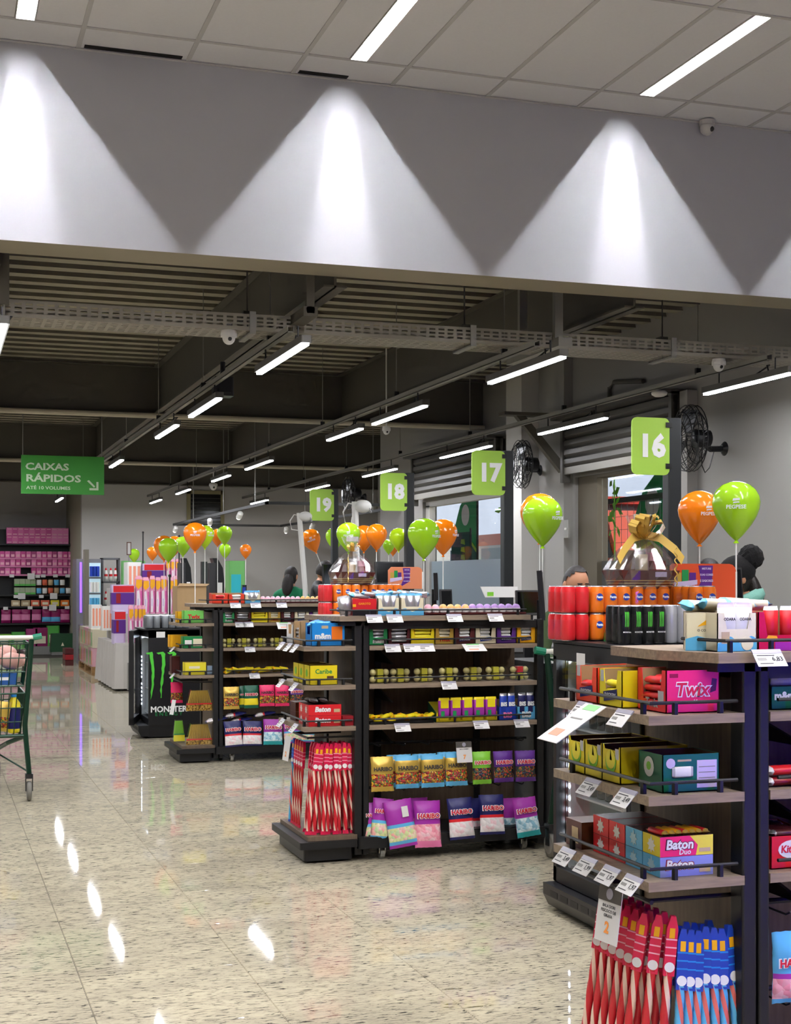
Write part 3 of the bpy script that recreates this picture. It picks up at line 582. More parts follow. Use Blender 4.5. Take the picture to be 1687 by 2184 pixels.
def carton(label, loc, w, d, h, mf, ms=None, rz=0.0, cut=0.0, cw=.62, inner=CARD, group=None, name='display_carton', cat='carton', fh=None, face=0):
    """open-topped display carton; local x along the front, y to the back; cut = share of the front cut away"""
    t = thing(name, label, cat, loc, rz, group); ms = ms or mf; th = .0025; fh = fh or h; m = MB()
    if cut:
        a, b, z = w * (1 - cw) / 2, w * .07, fh * (1 - cut)
        m.prism([(0, 0), (w, 0), (w, fh), (w - a, fh), (w - a - b, z), (a + b, z), (a, fh), (0, fh)], 'y', 0, th, 0)
    else: m.box((0, 0, 0), (w, th, fh), 0)
    m.prism([(0, 0), (d, 0), (d, h), (0, fh)], 'x', 0, th, 1); m.prism([(0, 0), (d, 0), (d, h), (0, fh)], 'x', w - th, w, 1)
    m.box((0, d - th, 0), (w, d, h), 1); m.box((0, 0, 0), (w, d, th), 1)
    e = .0012
    m.box((th, th, th), (th + e, d - th, min(h, fh) - .001), 2); m.box((w - th - e, th, th), (w - th, d - th, min(h, fh) - .001), 2); m.box((th, d - th - e, th), (w - th, d - th, h - .001), 2)
    m.build('carton_body', [mf, ms, inner], t); return t
def closed_box(label, loc, w, d, h, mf, ms=None, mt=None, rz=0.0, group=None, name='candy_box', cat='box'):
    t = thing(name, label, cat, loc, rz, group)
    MB().box((0, 0, 0), (w, d, h), [1, 2, 0, 1, 0, 1]).build('box_body', [mf, ms or mf, mt or ms or mf], t); return t
def fill(t, w, d, h, n, m1, m2, z0=.01, L=None, tilt=0):
    """n wrapped bars stacked inside a carton, long side along the front"""
    L = L or w * .9; H = .02; rows_ = max(1, int((h - z0) / H))
    for k in range(n):
        r_, c = k % rows_, k // rows_
        bar(t, (w / 2 + random.uniform(-.003, .003), .018 + .034 * c, z0 + H * (r_ + .5)), L, .034, H, m1, m2, (random.uniform(-.15, .15), random.uniform(-.05, .05), random.uniform(-.06, .06)))
def patch(t, x, z, w, h, m, y=-.0008, name='logo_patch', rot=0, face='f', W=0):
    """printed panel; face f: front (-y) of the carton; r: its right side (x = W)"""
    mm = MB().prism([(-w / 2, -h / 2), (w / 2, -h / 2), (w / 2, h / 2), (-w / 2, h / 2)], 'y', -.0004, .0004)
    return mm.build(name, m, t, (x, y, z), (0, R(rot), 0)) if face == 'f' else mm.build(name, m, t, (W + .0008, x, z), (0, R(rot), R(90)))
SIDE = (R(90), 0, R(90))       # lettering on the right side of a carton
# ---- bags
def bag_mesh(w, h, t, zones, mats, seed=0, nx=9, ny=14):
    rnd = random.Random(seed); m = MB(); vs = []
    for sgn in (-1, 1):
        for j in range(ny + 1):
            v = j / ny; cr = min(1, max(0, min((v - .06) / .18, (.95 - v) / .14)))
            for i in range(nx + 1):
                u = i / nx * 2 - 1
                b = t / 2 * math.sqrt(max(0, cr)) * (1 - abs(u) ** 2.6) * (1.0 + .25 * (v - .5))
                wob = rnd.uniform(-1, 1) * t * .11 * cr * (1 - abs(u))
                ww = w / 2 * (1 - .05 * math.sin(math.pi * v)) + (rnd.uniform(-1, 1) * .0012 if abs(u) == 1 else 0)
                vs.append((u * ww, sgn * (b + .0006) + wob, -v * h + (.0015 * (i % 2) if j in (0, ny) else 0)))
    fs = []; mm = []; n1 = (nx + 1) * (ny + 1)
    for sgn in (0, 1):
        for j in range(ny):
            zi = next(k for k, z in enumerate(zones) if (j + .5) / ny <= z)
            for i in range(nx):
                a = sgn * n1 + j * (nx + 1) + i; q = (a, a + nx + 1, a + nx + 2, a + 1)
                fs.append(q if sgn == 0 else tuple(reversed(q))); mm.append(zi)
    for j in range(ny):
        for i, fl in ((0, 0), (nx, 1)):
            a = j * (nx + 1) + i; q = (a, n1 + a, n1 + a + nx + 1, a + nx + 1); fs.append(q if not fl else tuple(reversed(q))); mm.append(0)
    return m.add(vs, fs, mm).mesh('bag_body', mats, True)
BAGS = {}
GUM = candies('gummy_mix', ['#b5302a', '#d9a02a', '#3f7a35', '#7a1f1c', '#8a6a2a', '#5a2a1a'], 120); GUMD = candies('gummy_dark', ['#4a1f1c', '#2c4a2a', '#8a5a22', '#1f2a3a', '#a03a2a'], 120)
MALLOW = candies('mallow_white', ['#efe9e6', '#f2cfd4', '#e8e2e0', '#f4e4e4'], 55); PINKM = candies('mallow_pink', ['#f0a9b4', '#f5c9cf', '#ee95a6', '#f3b8c0'], 55); MIXM = candies('mallow_mix', ['#d9e0a0', '#f0c8c0', '#c8dca8', '#efe2c0', '#f2b0a8'], 55)
BLUEM = candies('mallow_blue', ['#b9d9e4', '#cfe6ec', '#8fc0d4', '#e0f0f2'], 55); YEL = pal('bagyellow', '#e9d52a')
KINDS = {  # zones (share of height), materials, lettering colour, lettering height share
    'gold': ([.5, .88, 1.0], [P['gold'], GUM, P['gold']], INK, .36), 'goldblue': ([.14, .52, .86, 1.0], [P['sky'], P['gold'], GUM, P['sky']], INK, .38),
    'green': ([.5, .84, 1.0], [P['lime'], GUMD, P['lime']], RED_INK, .34), 'purple': ([.5, .84, 1.0], [P['purple'], GUMD, P['purple']], RED_INK, .36),
    'mix': ([.5, .56, .88, .92, 1.0], [P['violet'], P['sky'], MIXM, P['sky'], P['violet']], RED_INK, .3), 'pink': ([.52, .86, 1.0], [P['violet'], PINKM, P['pink']], RED_INK, .33),
    'navy': ([.5, .55, .9, 1.0], [P['navy'], P['red'], MALLOW, P['navy']], RED_INK, .34), 'teal': ([.5, .88, 1.0], [P['violet'], BLUEM, P['teal']], RED_INK, .33),
    'red': ([.5, .86, 1.0], [P['hotpink'], GUM, P['hotpink']], INK, .36), 'tealgreen': ([.55, .88, 1.0], [P['dkgreen'], YEL, P['dkgreen']], RED_INK, .4), 'skyblue': ([.58, .61, .9, .93, 1.0], [P['sky'], P['violet'], PINKM, P['violet'], P['sky']], RED_INK, .42),
    'aisle': ([.35, .8, 1.0], [pal('plum', '#8e1a5a'), pal('plumpink', '#d87fa8'), pal('plum', '#8e1a5a')], WHITE_INK, .3), 'aisleblue': ([.55, .9, 1.0], [pal('plum', '#8e1a5a'), P['sky'], pal('plum', '#8e1a5a')], WHITE_INK, .3)}
def bag(kind, label, loc, w, h, t=.03, rot=(0, 0, 0), group=None, letters=True, seed=0):
    zs, ms, ink, lz = KINDS[kind]; k = (kind, round(w, 2), round(h, 2), seed)
    if k not in BAGS: BAGS[k] = bag_mesh(w, h, t, zs, ms, seed)
    o = thing('candy_bag', label, 'candy bag', loc, rot=rot, group=group)
    b = place(BAGS[k], 'bag_body', o)
    b.scale = (w / round(w, 2) if False else 1, 1, 1)
    if letters:
        text('HARIBO', None, WHITE_INK, o, (0, -t * .56 - .0012, -h * lz), FR, 'lettering_outline', w=w * .88, bold=.1) if ink is RED_INK else None
        text('HARIBO', None, ink, o, (0, -t * .56 - .0026, -h * lz), FR, w=w * .82, bold=.035)
    return o
# ---- cans
def can_mesh(r, h, body, lid, band=None):
    return MB().lathe([(r * .75, 0, 1), (r * .92, .004, 0), (r, .012, 0), (r, h * .3, 2 if band else 0), (r, h * .42, 0), (r, h - .016, 0), (r * .86, h - .004, 1), (r * .86, h, 1), (r * .8, h, 1), (r * .8, h - .004, 1)], 14).mesh('can', [body, lid, band or body], True)
LID = mat('can_lid', '#c9c9cc', .25, .8); FILM = film('shrink_film', '#ffffff', .86, .12)
CAN = {'red': can_mesh(.032, .118, P['red'], LID), 'orange': can_mesh(.032, .118, P['orange'], LID), 'black': can_mesh(.0265, .158, pal('canblack', '#101214', .3), LID), 'silver': can_mesh(.0265, .158, pal('cansilver', '#cfd0d4', .3, metal=.5), LID), 'grey': can_mesh(.032, .12, pal('cangrey', '#8e9296', .3, metal=.4), LID)}
CLAW = mat('claw_green', '#4fc23a', .5)
def pack(kind, label, loc, nx, ny, group=None, rz=0.0):
    r, h = (.0265, .158) if kind in ('black', 'silver') else (.032, .118)
    t = thing('can_pack', label, 'can pack', loc, rz, group)
    for i in range(nx):
        for j in range(ny):
            c = place(CAN[kind], 'can', t, (r * (2 * i + 1), r * (2 * j + 1), 0))
            if kind == 'black' and j == 0:
                for q in (-.007, 0, .007): MB().prism([(q - .0022, .07), (q + .0018, .075), (q + .003, .13), (q - .003, .135), (q - .001, .1)], 'y', -r - .0008 + abs(q) * .13, -r + .0004 + abs(q) * .13).build('claw_mark', CLAW, c)
                text('MONSTER', None, WHITE_INK, c, (0, -r - .0006, .05), FR, w=.036)
            if kind == 'orange' and j == 0: MB().lathe([(.016, 0), (.016, .001)], 12, M=Matrix.Translation((0, -r + .0005, .07)) @ Matrix.Rotation(R(90), 4, 'X')).build('round_logo', P['royal'], c); text('Fanta', None, WHITE_INK, c, (0, -r - .0012, .07), FR, w=.032, bold=.05)
    MB().bbox((-.001, -.001, .004), (2 * r * nx + .001, 2 * r * ny + .001, h * .78), r * .8).build('shrink_film', FILM, t)
    return t
# ---- eggs
EGG = [(.0, 0), (.012, .002), (.0185, .012), (.0205, .021), (.0195, .030), (.0165, .040), (.010, .048), (.0, .0505)]
def egg_mesh(top): return MB().lathe([(max(p[0], .0005), p[1], 0 if p[1] < .028 else 1) for p in EGG], 12).mesh('egg', [pal('eggwhite', '#e9e4e2', .4), top], True)
EGGS = {k: egg_mesh(m) for k, m in dict(pink=P['rose'], orange=pal('eggorange', '#e0b06a'), purple=pal('eggpurple', '#b08acb'), white=P['white']).items()}
def eggs(U, y, z, xs, kinds, where, sc_=1.0):
    for k, x in enumerate(xs):
        kd = kinds[k]
        o = place(EGGS[kd], 'chocolate_egg', None, (U[0] + x, U[1] + y, z), (0, 0, random.uniform(0, 6)), sc_ * random.uniform(.97, 1.03))
        tag(o, '%s-topped chocolate egg in the egg tray on the %s' % ({'pink': 'pale pink', 'orange': 'orange', 'purple': 'lilac', 'white': 'white'}[kd], where), 'chocolate egg', 'wrapped eggs on the ' + where)
# ---- long twisted candy sticks
def stick_meshes(L, r, c1, c2, sleeve, badge):
    m = MB(); n = 16; vs = []
    for k in range(n + 1):
        a = k * .42; z = -.28 * L - k / n * .68 * L
        for q in range(6): vs.append((r * math.cos(a + q * math.pi / 3), r * .75 * math.sin(a + q * math.pi / 3), z))
    fs = []; mm = []
    for k in range(n):
        for q in range(6): fs.append((k * 6 + q, k * 6 + 6 + q, k * 6 + 6 + (q + 1) % 6, k * 6 + (q + 1) % 6)); mm.append(1 if q % 3 == 0 else 0)
    a = m.add(vs, fs, mm).mesh('candy_twist', [c1, c2], True)
    b = MB().prism([(-r * .5, 0), (r * .5, 0), (r * 1.15, -.06 * L), (r * 1.15, -.30 * L), (-r * 1.15, -.30 * L), (-r * 1.15, -.06 * L)], 'y', -.007, .007).mesh('wrapper_sleeve', sleeve)
    s1 = MB()
    for z in (-.12, -.16, -.20): s1.box((-r * 1.16, -.0076, z * L), (r * 1.16, .0076, (z + .007) * L))
    s1 = s1.mesh('sleeve_stripes', P['rose'] if sleeve is not P['royal'] else P['blue'])
    g = MB().box((-r * .55, -.0078, -.11 * L), (r * .55, .0078, -.06 * L)).mesh('sleeve_figure', P['amber'])
    c = MB().lathe([(r * 1.05, 0), (r * 1.05, .001)], 14, M=Matrix.Translation((0, -.0075, -.255 * L)) @ Matrix.Rotation(R(90), 4, 'X')).mesh('round_badge', P['white'])
    e = MB().prism([(-r * 1.2, -.96 * L), (r * 1.2, -.96 * L), (r * 1.4, -L), (-r * 1.4, -L)], 'y', -.003, .003).mesh('wrapper_tail', sleeve)
    return a, b, s1, g, c, e
RS = pal('twistred', '#c42430', .3); WS = pal('twistcream', '#f0d3bd', .35)
STK = {'red': stick_meshes(.47, .0115, RS, WS, P['hotpink'] if False else pal('sleevered', '#d11a4a'), 0), 'blue': stick_meshes(.47, .0115, P['sky'], pal('twistcoral', '#d96a62', .35), P['royal'], 0)}
def stick(kind, label, loc, rot, group, sc_=1.0):
    t = thing('candy_stick', label, 'candy stick', loc, rot=rot, group=group); t.scale = (sc_,) * 3
    for me in STK[kind]: place(me, me.name.split('.')[0], t)
    return t
# ================================================================ PRODUCTS: rack B (middle)
def X(px, U, dy=.03): return PY(px, YH, U[1] + dy).x
def box_px(fn, U, px0, px1, z, d, h, y=.03, **k):
    a, b = X(px0, U, y), X(px1, U, y); return fn, (a, U[1] + y, z), b - a, d, h
def cart_px(U, label, px0, px1, z, d, h, mf, ms=None, y=.03, **k):
    a, b = X(px0, U, y), X(px1, U, y); return carton(label, (a, U[1] + y, z), b - a - .003, d, h, mf, ms, **k), b - a - .003
def cbox_px(U, label, px0, px1, z, d, h, mf, ms=None, mt=None, y=.03, **k):
    a, b = X(px0, U, y), X(px1, U, y); return closed_box(label, (a, U[1] + y, z), b - a - .003, d, h, mf, ms, mt, **k), b - a - .003
BW = 'in the second row of the middle rack'
def chocolate_row(U, edges, where, lim=8):
    spec = [('green', P['green'], P['foil'], P['black'], 'green carton of chocolate tubes %s'), ('brown', P['maroon'], P['foil'], P['brown'], 'dark brown carton of stacked chocolate bars %s'), ('yellow', P['yellow'], P['lemon'], P['amber'], 'bright yellow carton of peanut candy bags %s'), ('gold', P['gold'], P['cream'], P['red'], 'gold-brown carton of wafer bars %s'),
            ('maroon', P['maroon'], P['white'], P['foil'], 'maroon carton of white wrapped bars %s'), ('cream', P['cream'], P['white'], P['foil'], 'cream carton of white wrapped bars %s'), ('purple', P['purple'], P['white'], P['foil'], 'purple carton of white wrapped bars %s'), ('mustard', P['amber'], P['white'], P['cream'], 'mustard yellow carton of wrapped bars %s')]
    for k in range(min(lim, len(edges) - 1)):
        nm, mf, m1, m2, lab = spec[k]
        t, w = cart_px(U, lab % where, edges[k], edges[k + 1], Z2 + .001, .2, .115, mf, cut=.62 if k != 1 else .9, cw=.8 if k in (1, 2) else .66, fh=.105)
        fill(t, w, .2, .1, 6 if k < 4 else 5, m1, m2, .012 if k in (1, 2) else .03, L=w * (.86 if k < 4 else .6), tilt=1)
        if k >= 4: patch(t, w / 2, .024, w * .55, .018, P['navy'] if k != 5 else P['royal'], rot=-6); text('SNICKERS', None, WHITE_INK, t, (w / 2, -.0018, .024), (R(90), R(-6) * 0, 0), w=w * .5)
        if k == 0: text('m&m', None, WHITE_INK, t, (w * .5, -.0012, .02), FR, w=w * .6, bold=.05)
        if k == 3: text('TWIX', None, P['red'], t, (w * .5, -.0012, .022), FR, w=w * .6, bold=.05)
chocolate_row(UB, [787, 828, 876, 928, 969, 1014, 1059, 1102, 1143], BW)
# top shelf of the middle rack
t, w = cbox_px(UB, 'red and black chocolate box on top of the middle rack', 752, 804, Z1 + .001, .12, .088, P['red'], P['darkred'], y=.02); MB().box((0, -.0006, 0), (w, .0002, .03)).build('black_band', P['black'], t); text('GAROTO', None, P['amber'], t, (w / 2, -.001, .062), FR, w=w * .5)
MB().box((.0, -.001, .046), (w * .14, 0, .06)).build('sun_mark', P['amber'], t)
def oat_carton(U, label, p0, p1, z, y=.02, d=.14, h=.1, n=2):
    t, w = cart_px(U, label, p0, p1, z, d, h, P['cream'], y=y, cut=.5, cw=.7, fh=h * .92)
    mm = MB(); pts = [(0, 0), (w, 0)] + [(w * (1 - k / 10), h * (.28 + .09 * math.sin(k * .95))) for k in range(11)]
    mm.prism(pts, 'y', -.0008, .0002).build('wave_band', P['sky'], t)
    for k in range(5): bar(t, (w * (.18 + .16 * k), .02 + .02 * (k % 2), h * .62), .11, .05, .02, P['foil'], P['sky'], (R(90), R(86), 0), 'sachet')
    return t, w
oat_carton(UB, 'cream and pale blue carton of oat snacks beside the red box, middle rack', 806, 853, Z1 + .001); oat_carton(UB, 'cream and pale blue carton of oat snacks beside the eggs, middle rack', 855, 905, Z1 + .001)
def loose(U, label, px, y, z, L, m1, m2, rot, grp, name='snack_sachet', W=.06, H=.03):
    k = ('loose', L, W, H, m1.name, m2.name)
    if k not in PIL: PIL[k] = pillow(L, W, H).mesh(name, [m1, m2], True)
    o = place(PIL[k], name, None, (X(px, U, y), U[1] + y, z), rot); return tag(o, label, 'snack', grp)
for k, (px, y, z, rz) in enumerate(((765, .07, 1.375, .3), (790, .08, 1.378, .1), (822, .09, 1.385, -.2), (845, .07, 1.382, .4), (870, .08, 1.385, .1), (893, .07, 1.382, -.3))):
    loose(UB, '%s silver and blue sachet lying on the snack boxes, counted from the left, middle rack' % ORD[k], px, y, z, .12, P['foil'], P['sky'], (.25 * (-1) ** k, .1, rz), 'sachets on top of the middle rack')
for k, px in enumerate((733, 741)): loose(UB, ['grey sachet standing at the left end of the middle rack top', 'grey sachet leaning on the red box, middle rack'][k], px, .06, Z1 + .055, .1, P['foil'], P['grey'], (R(90), R(80), 0), None)
et = tag(MB().box((0, 0, 0), (X(1122, UB) - X(908, UB), .11, .004)).box((0, 0, 0), (X(1122, UB) - X(908, UB), .003, .014)).box((0, .107, 0), (X(1122, UB) - X(908, UB), .11, .014)).build('egg_tray', P['maroon'], loc=(X(908, UB), UB[1] + .03, Z1 + .0005)), 'low brown tray holding the eggs on the middle rack', 'tray')
exs = [lx(914, UB, .05) + k * .0425 for k in range(13)]
eggs(UB, .056, Z1 + .005, exs, ['pink', 'pink'] + ['orange'] * 4 + ['purple'] * 7, 'middle rack, front row', 1.05)
eggs(UB, .105, Z1 + .005, [x + .015 for x in exs], ['pink', 'orange'] + ['orange'] * 3 + ['purple'] * 8, 'middle rack, rear row', 1.05)
# third row: clear packs of gold wrapped bonbons
CLEAR = film('clear_plastic', '#f4f4ee', .82, .08); BON = pal('bonbon', '#ddd290', .3, metal=.15); BONL = pal('bonbonlabel', '#c4bd3c', .4)
bonb = MB().ball((0, 0, 0), .0178, 10, 7).mesh('bonbon', BON, True)
def bonbons(label, loc, group, rz=0.0, red=False):
    t = thing('bonbon_pack', label, 'chocolate pack', loc, rz, group)
    for k in range(3): place(bonb, 'bonbon', t, (-.037 + .037 * k, 0, .018))
    MB().box((-.016, -.0185, .004), (.016, .0185, .036)).build('paper_band', P['red'] if red else BONL, t)
    MB().bbox((-.058, -.02, .0), (.058, .02, .0365), .008).build('clear_case', CLEAR, t)
    return t
for U, pxs, where in ((UB, [809, 853, 903, 957, 1008, 1056, 1107], 'middle rack'), (UC, [488, 520, 554, 590], 'rear rack')):
    for k, px in enumerate(pxs):
        bonbons('clear pack of gold bonbons, lower, %s pile from the left on the %s' % (ORD[k], where), (X(px, U, .07), U[1] + .07, Z3 + .001), 'bonbon packs on the ' + where)
        bonbons('clear pack of gold bonbons lying on the %s pile from the left, %s' % (ORD[k], where), (X(px, U, .07), U[1] + .072, Z3 + .038), 'bonbon packs on the ' + where, .06 * (-1) ** k, k == 6)
# fourth row: loose yellow sweets, purple-yellow sachets, blue wafer boxes
sw = pillow(.055, .03, .022).mesh('wrapped_sweet', [P['yellow'], P['amber']], True)
def sweets(U, p0, p1, n, where):
    st = tag(MB().box((0, 0, 0), (X(p1, U) - X(p0, U), .16, .003)).box((0, 0, 0), (X(p1, U) - X(p0, U), .003, .014)).build('sweet_tray', BLACK, loc=(X(p0, U), U[1] + .03, Z4 + .0005)), 'shallow black tray of loose yellow sweets on the ' + where, 'tray')
    for k in range(n):
        f = (k % (n // 2) + .5) / (n // 2)
        o = place(sw, 'wrapped_sweet', None, (X(p0, U) + f * (X(p1, U) - X(p0, U)), U[1] + (.055 if k < n // 2 else .1) + random.uniform(-.01, .01), Z4 + .018 + random.choice((0, .014, .02))), (random.uniform(-.5, .5), random.uniform(-.4, .4), random.uniform(0, 3)))
        tag(o, 'yellow wrapped sweet in the loose pile on the ' + where, 'sweet', 'loose yellow sweets on the ' + where)
sweets(UB, 790, 925, 20, 'middle rack'); 
def yellow_bars(U, p0, p1, z, n, where):
    for k in range(n):
        f = (k % (n // 2) + .5) / (n // 2)
        loose(U, 'yellow foil bar in the loose row on the ' + where, p0 + f * (p1 - p0), .05 + .05 * (k // (n // 2)), z + .02 + random.uniform(0, .02), .085, P['yellow'], P['amber'], (random.uniform(-.5, .5), random.uniform(-.4, .4), random.uniform(-.6, .6)), 'yellow foil bars on the ' + where, 'foil_bar', .045, .025)
yellow_bars(UC, 480, 612, Z4, 18, 'rear rack')
t, w = cart_px(UB, 'low yellow and green carton of purple sachets, bottom shelf of the middle rack', 930, 1062, Z4 + .001, .13, .1, P['yellow'], P['dkgreen'], y=.03, fh=.05, inner=P['lemon'])
for k in range(5):
    c = bar(t, (w * (.12 + .19 * k), -.008, .07), .12, w * .19, .018, P['violet'], P['yellow'], (R(90), R(90), 0), 'sachet')
    MB().box((-.05, -.022, .0092), (-.005, .022, .0098)).build('yellow_print', P['yellow'], c); MB().box((.01, -.02, .009), (.045, -.0, .0096)).build('green_print', P['green'], c)
for q, (p0, p1, m, lab) in enumerate(((1064, 1102, P['royal'], 'dark blue'), (1103, 1143, P['sky'], 'light blue'))):
    t, w = cart_px(UB, lab + ' carton of wafer sticks at the right end of the middle rack', p0, p1, Z4 + .001, .12, .105, m, fh=.07)
    for k in range(2):
        c = bar(t, (w * (.27 + .46 * k), .006, .085), .12, w * .44, .016, P['royal'] if q == 0 else P['navy'], P['foil'], (R(90), R(90), 0), 'wafer_pack'); text('BIS', None, WHITE_INK, t, (w * (.27 + .46 * k), -.006, .085), FR, w=w * .36, bold=.05)
    text('BIS', None, P['pink'] if q == 0 else WHITE_INK, t, (w / 2, -.002, .025), FR, w=w * .5, bold=.05)
# hanging bags on the middle rack
rowB1 = [('gold', 814, 1614, 1687, 50, 'gold candy bag hanging first from the left, middle rack'), ('goldblue', 867, 1612, 1681, 54, 'gold and blue candy bag hanging second from the left, middle rack'), ('goldblue', 921, 1610, 1679, 53, 'gold and blue candy bag hanging third from the left, middle rack'), ('goldblue', 972, 1606, 1676, 50, 'gold and blue candy bag half hidden by the price card, middle rack'),
         ('green', 1026, 1603, 1673, 44, 'bright green candy bag hanging right of the price card, middle rack'), ('purple', 1072, 1602, 1669, 47, 'purple candy bag hanging beside the green bag, middle rack'), ('purple', 1119, 1601, 1668, 48, 'purple candy bag hanging at the right end, middle rack')]
rowB2 = [('mix', 793, 1712, 1800, 40, 'violet candy bag at the left end behind the others, bottom row of the middle rack', 0), ('mix', 818, 1703, 1795, 46, 'tilted violet candy bag second from the left, bottom row of the middle rack', 8), ('mix', 846, 1707, 1806, 64, 'tilted violet candy bag with a white sticker in front, bottom row of the middle rack', -7), ('pink', 910, 1708, 1806, 60, 'magenta bag of pink marshmallows, bottom row of the middle rack', 1),
         ('navy', 979, 1702, 1790, 58, 'navy bag of white marshmallows, bottom row of the middle rack', -2), ('navy', 1047, 1695, 1780, 58, 'navy bag of white marshmallows, raised one, bottom row of the middle rack', 1), ('teal', 1116, 1702, 1786, 56, 'violet and teal marshmallow bag at the right end, bottom row of the middle rack', -6)]
for k, (kd, px, y0, y1, wp, lab) in enumerate(rowB1):
    c = PY(px, y0, UB[1] + .0); s_ = 7.35 / FPX; bag(kd, lab, (c.x, c.y, c.z), wp * s_, (y1 - y0) * s_, .034, (R(-6), 0, R(2 * (k % 3 - 1))), seed=k % 3)
    if k in (1, 2, 3): bag(kd, lab.replace('hanging', 'tucked behind the one hanging').replace('half hidden', 'behind the one half hidden'), (c.x - .03, c.y + .04, c.z + .002), wp * s_, (y1 - y0) * s_, .034, (R(-6), 0, 0), letters=False)
for k, (kd, px, y0, y1, wp, lab, tl) in enumerate(rowB2):
    c = PY(px, y0, UB[1] + (.03 if k == 0 else .01 if k == 1 else -.02)); s_ = 7.35 / FPX
    b = bag(kd, lab, (c.x, c.y, c.z), wp * s_, (y1 - y0) * s_, .04, (R(-9), R(tl), 0), seed=k % 3, letters=k != 2)
    if k == 2: MB().box((.01, -.0245, -.09), (.045, -.0235, -.035)).build('white_sticker', WPAPER, b)
for k, (px, lab) in enumerate(((885, 'magenta'), (1018, 'navy'), (1092, 'violet'))):
    c = PY(px, 1702, UB[1] + .06); bag(['pink', 'navy', 'teal'][k], lab + ' marshmallow bag tucked behind the bottom row of the middle rack', (c.x, c.y, c.z), .14, .21, .03, letters=False)
# end shelves of the middle rack
def ecart(U, label, x0, x1, y0, y1, z, h, mf, ms, **k):
    """carton on an end shelf: its front faces the aisle (-X), its long side faces the lane"""
    return carton(label, (U[0] + x0, U[1] + y1, z + .001), y1 - y0, x1 - x0, h, mf, ms, rz=R(-90), **k), y1 - y0, x1 - x0
t, w, d = ecart(UB, 'blue carton of chocolate peanuts on the end shelf of the middle rack', -.235, -.055, .03, .15, Z2, .118, P['blue'], P['blue'], cut=.5, inner=P['royal'])
text('m&m', None, WHITE_INK, t, (w + .0012, d * .34, .05), SIDE, w=.085, bold=.05); MB().box((w, d * .3, .09), (w + .0008, d * .5, .105)).build('flag_print', P['tan'], t); MB().box((w, d * .6, .03), (w + .0008, d * .92, .1)).build('caramel_print', P['orange'], t)
for k in range(6): bar(t, (w * .5, .02 + .028 * k, .115 + .004 * (k % 2)), .1, .05, .02, P['blue'], P['sky'], (.3, .1, .4 * (k % 3 - 1)), 'sachet')
t, w, d = ecart(UB, 'plain cardboard display tray behind the blue carton, middle rack', -.25, -.08, .2, .34, Z2, .12, CARD, CARD, cut=.7); fill(t, w, d, .1, 4, P['foil'], P['white'], .01)
t, w, d = ecart(UB, 'white carton at the back of the end shelf, middle rack', -.25, -.1, .36, .5, Z2, .1, P['white'], P['grey'], cut=.5)
for k in range(3):
    t, w, d = ecart(UB, ['front', 'second', 'rear'][k] + ' yellow mint carton on the end shelf of the middle rack', -.245, -.095, .03 + .115 * k, .14 + .115 * k, Z3, .1, P['yellow'], P['yellow'], inner=BROWNIN)
    if k == 0: text('Caribe', None, P['green'], t, (w + .0012, d * .5, .068), SIDE, w=.09); MB().box((w, d * .62, .03), (w + .0008, d * .86, .045)).build('bar_print', P['brown'], t)
    MB().lathe([(.02, 0), (.02, .0008)], 14, M=Matrix.Translation((w / 2, -.0008, .06)) @ Matrix.Rotation(R(90), 4, 'X')).build('green_emblem', P['lime'], t)
for k in range(4):
    lo = k % 2
    t = closed_box('%s red chocolate stick box, %s on the middle rack end' % ('lower' if lo == 0 else 'upper', 'front one' if k < 2 else 'behind the front pair'), (UB[0] - .25, UB[1] + .13 + .1 * (k // 2), Z4 + .001 + .056 * lo), .1, .175, .055, P['red'], P['orange'] if False else P['red'], P['maroon'], rz=R(-90))
    if k < 2: text('Baton', None, WHITE_INK, t, (.1012, .075, .03), SIDE, w=.085, bold=.05, shear=.15); MB().box((.1, .135, .015), (.1008, .168, .032)).build('tan_print', P['tan'], t)
    splash(t, (.05, .028), .022, P['white'])
closed_box('small dark red box right of the stick boxes, middle rack', (UB[0] - .07, UB[1] + .1, Z4 + .001), .08, .06, .05, P['darkred'], rz=R(-90))
for k in range(4): 
    o = bar(None, (UB[0] - .2 + .045 * (k % 2), UB[1] + .1 + .07 * (k // 2), Z4 + .128), .12, .05, .024, P['black'], P['foil'], (.2, .1, 1.2 + .2 * k), 'snack_sachet'); tag(o, ['front left', 'front right', 'rear left', 'rear right'][k] + ' black sachet lying on the red stick boxes, middle rack', 'snack')
for k in range(2):
    closed_box(['brown biscuit box at the back of the lowest end shelf, middle rack', 'dark biscuit box stacked at the back of the lowest end shelf, middle rack'][k], (UB[0] - .24, UB[1] + .46, Z4 + .001 + .05 * k), .12, .14, .049, P['maroon'], P['brown'], rz=R(-90))
# candy sticks of the middle rack
for k in range(24):
    c, r_ = k % 8, k // 8
    stick('red', 'red and cream twisted candy stick in the bundle on the middle rack', (UB[0] - .195 + .024 * c, UB[1] + .05 + .05 * r_ + .01 * (c % 2), .61 - .005 * (c % 2)), (R(-4 + 2 * (c % 2)), R(7 - 1.3 * c), R(random.uniform(-20, 10))), 'candy sticks on the middle rack', 1.0)
for k in range(5): stick('red' if k < 4 else 'blue', ['candy stick edge-on, facing the aisle, %s from the front on the middle rack' % ORD[k], 'blue wrapped candy stick at the far side of the middle rack'][k == 4], (UB[0] - .225, UB[1] + .22 + .05 * k, .6), (R(0), R(8), R(-80)), None, 1.0)
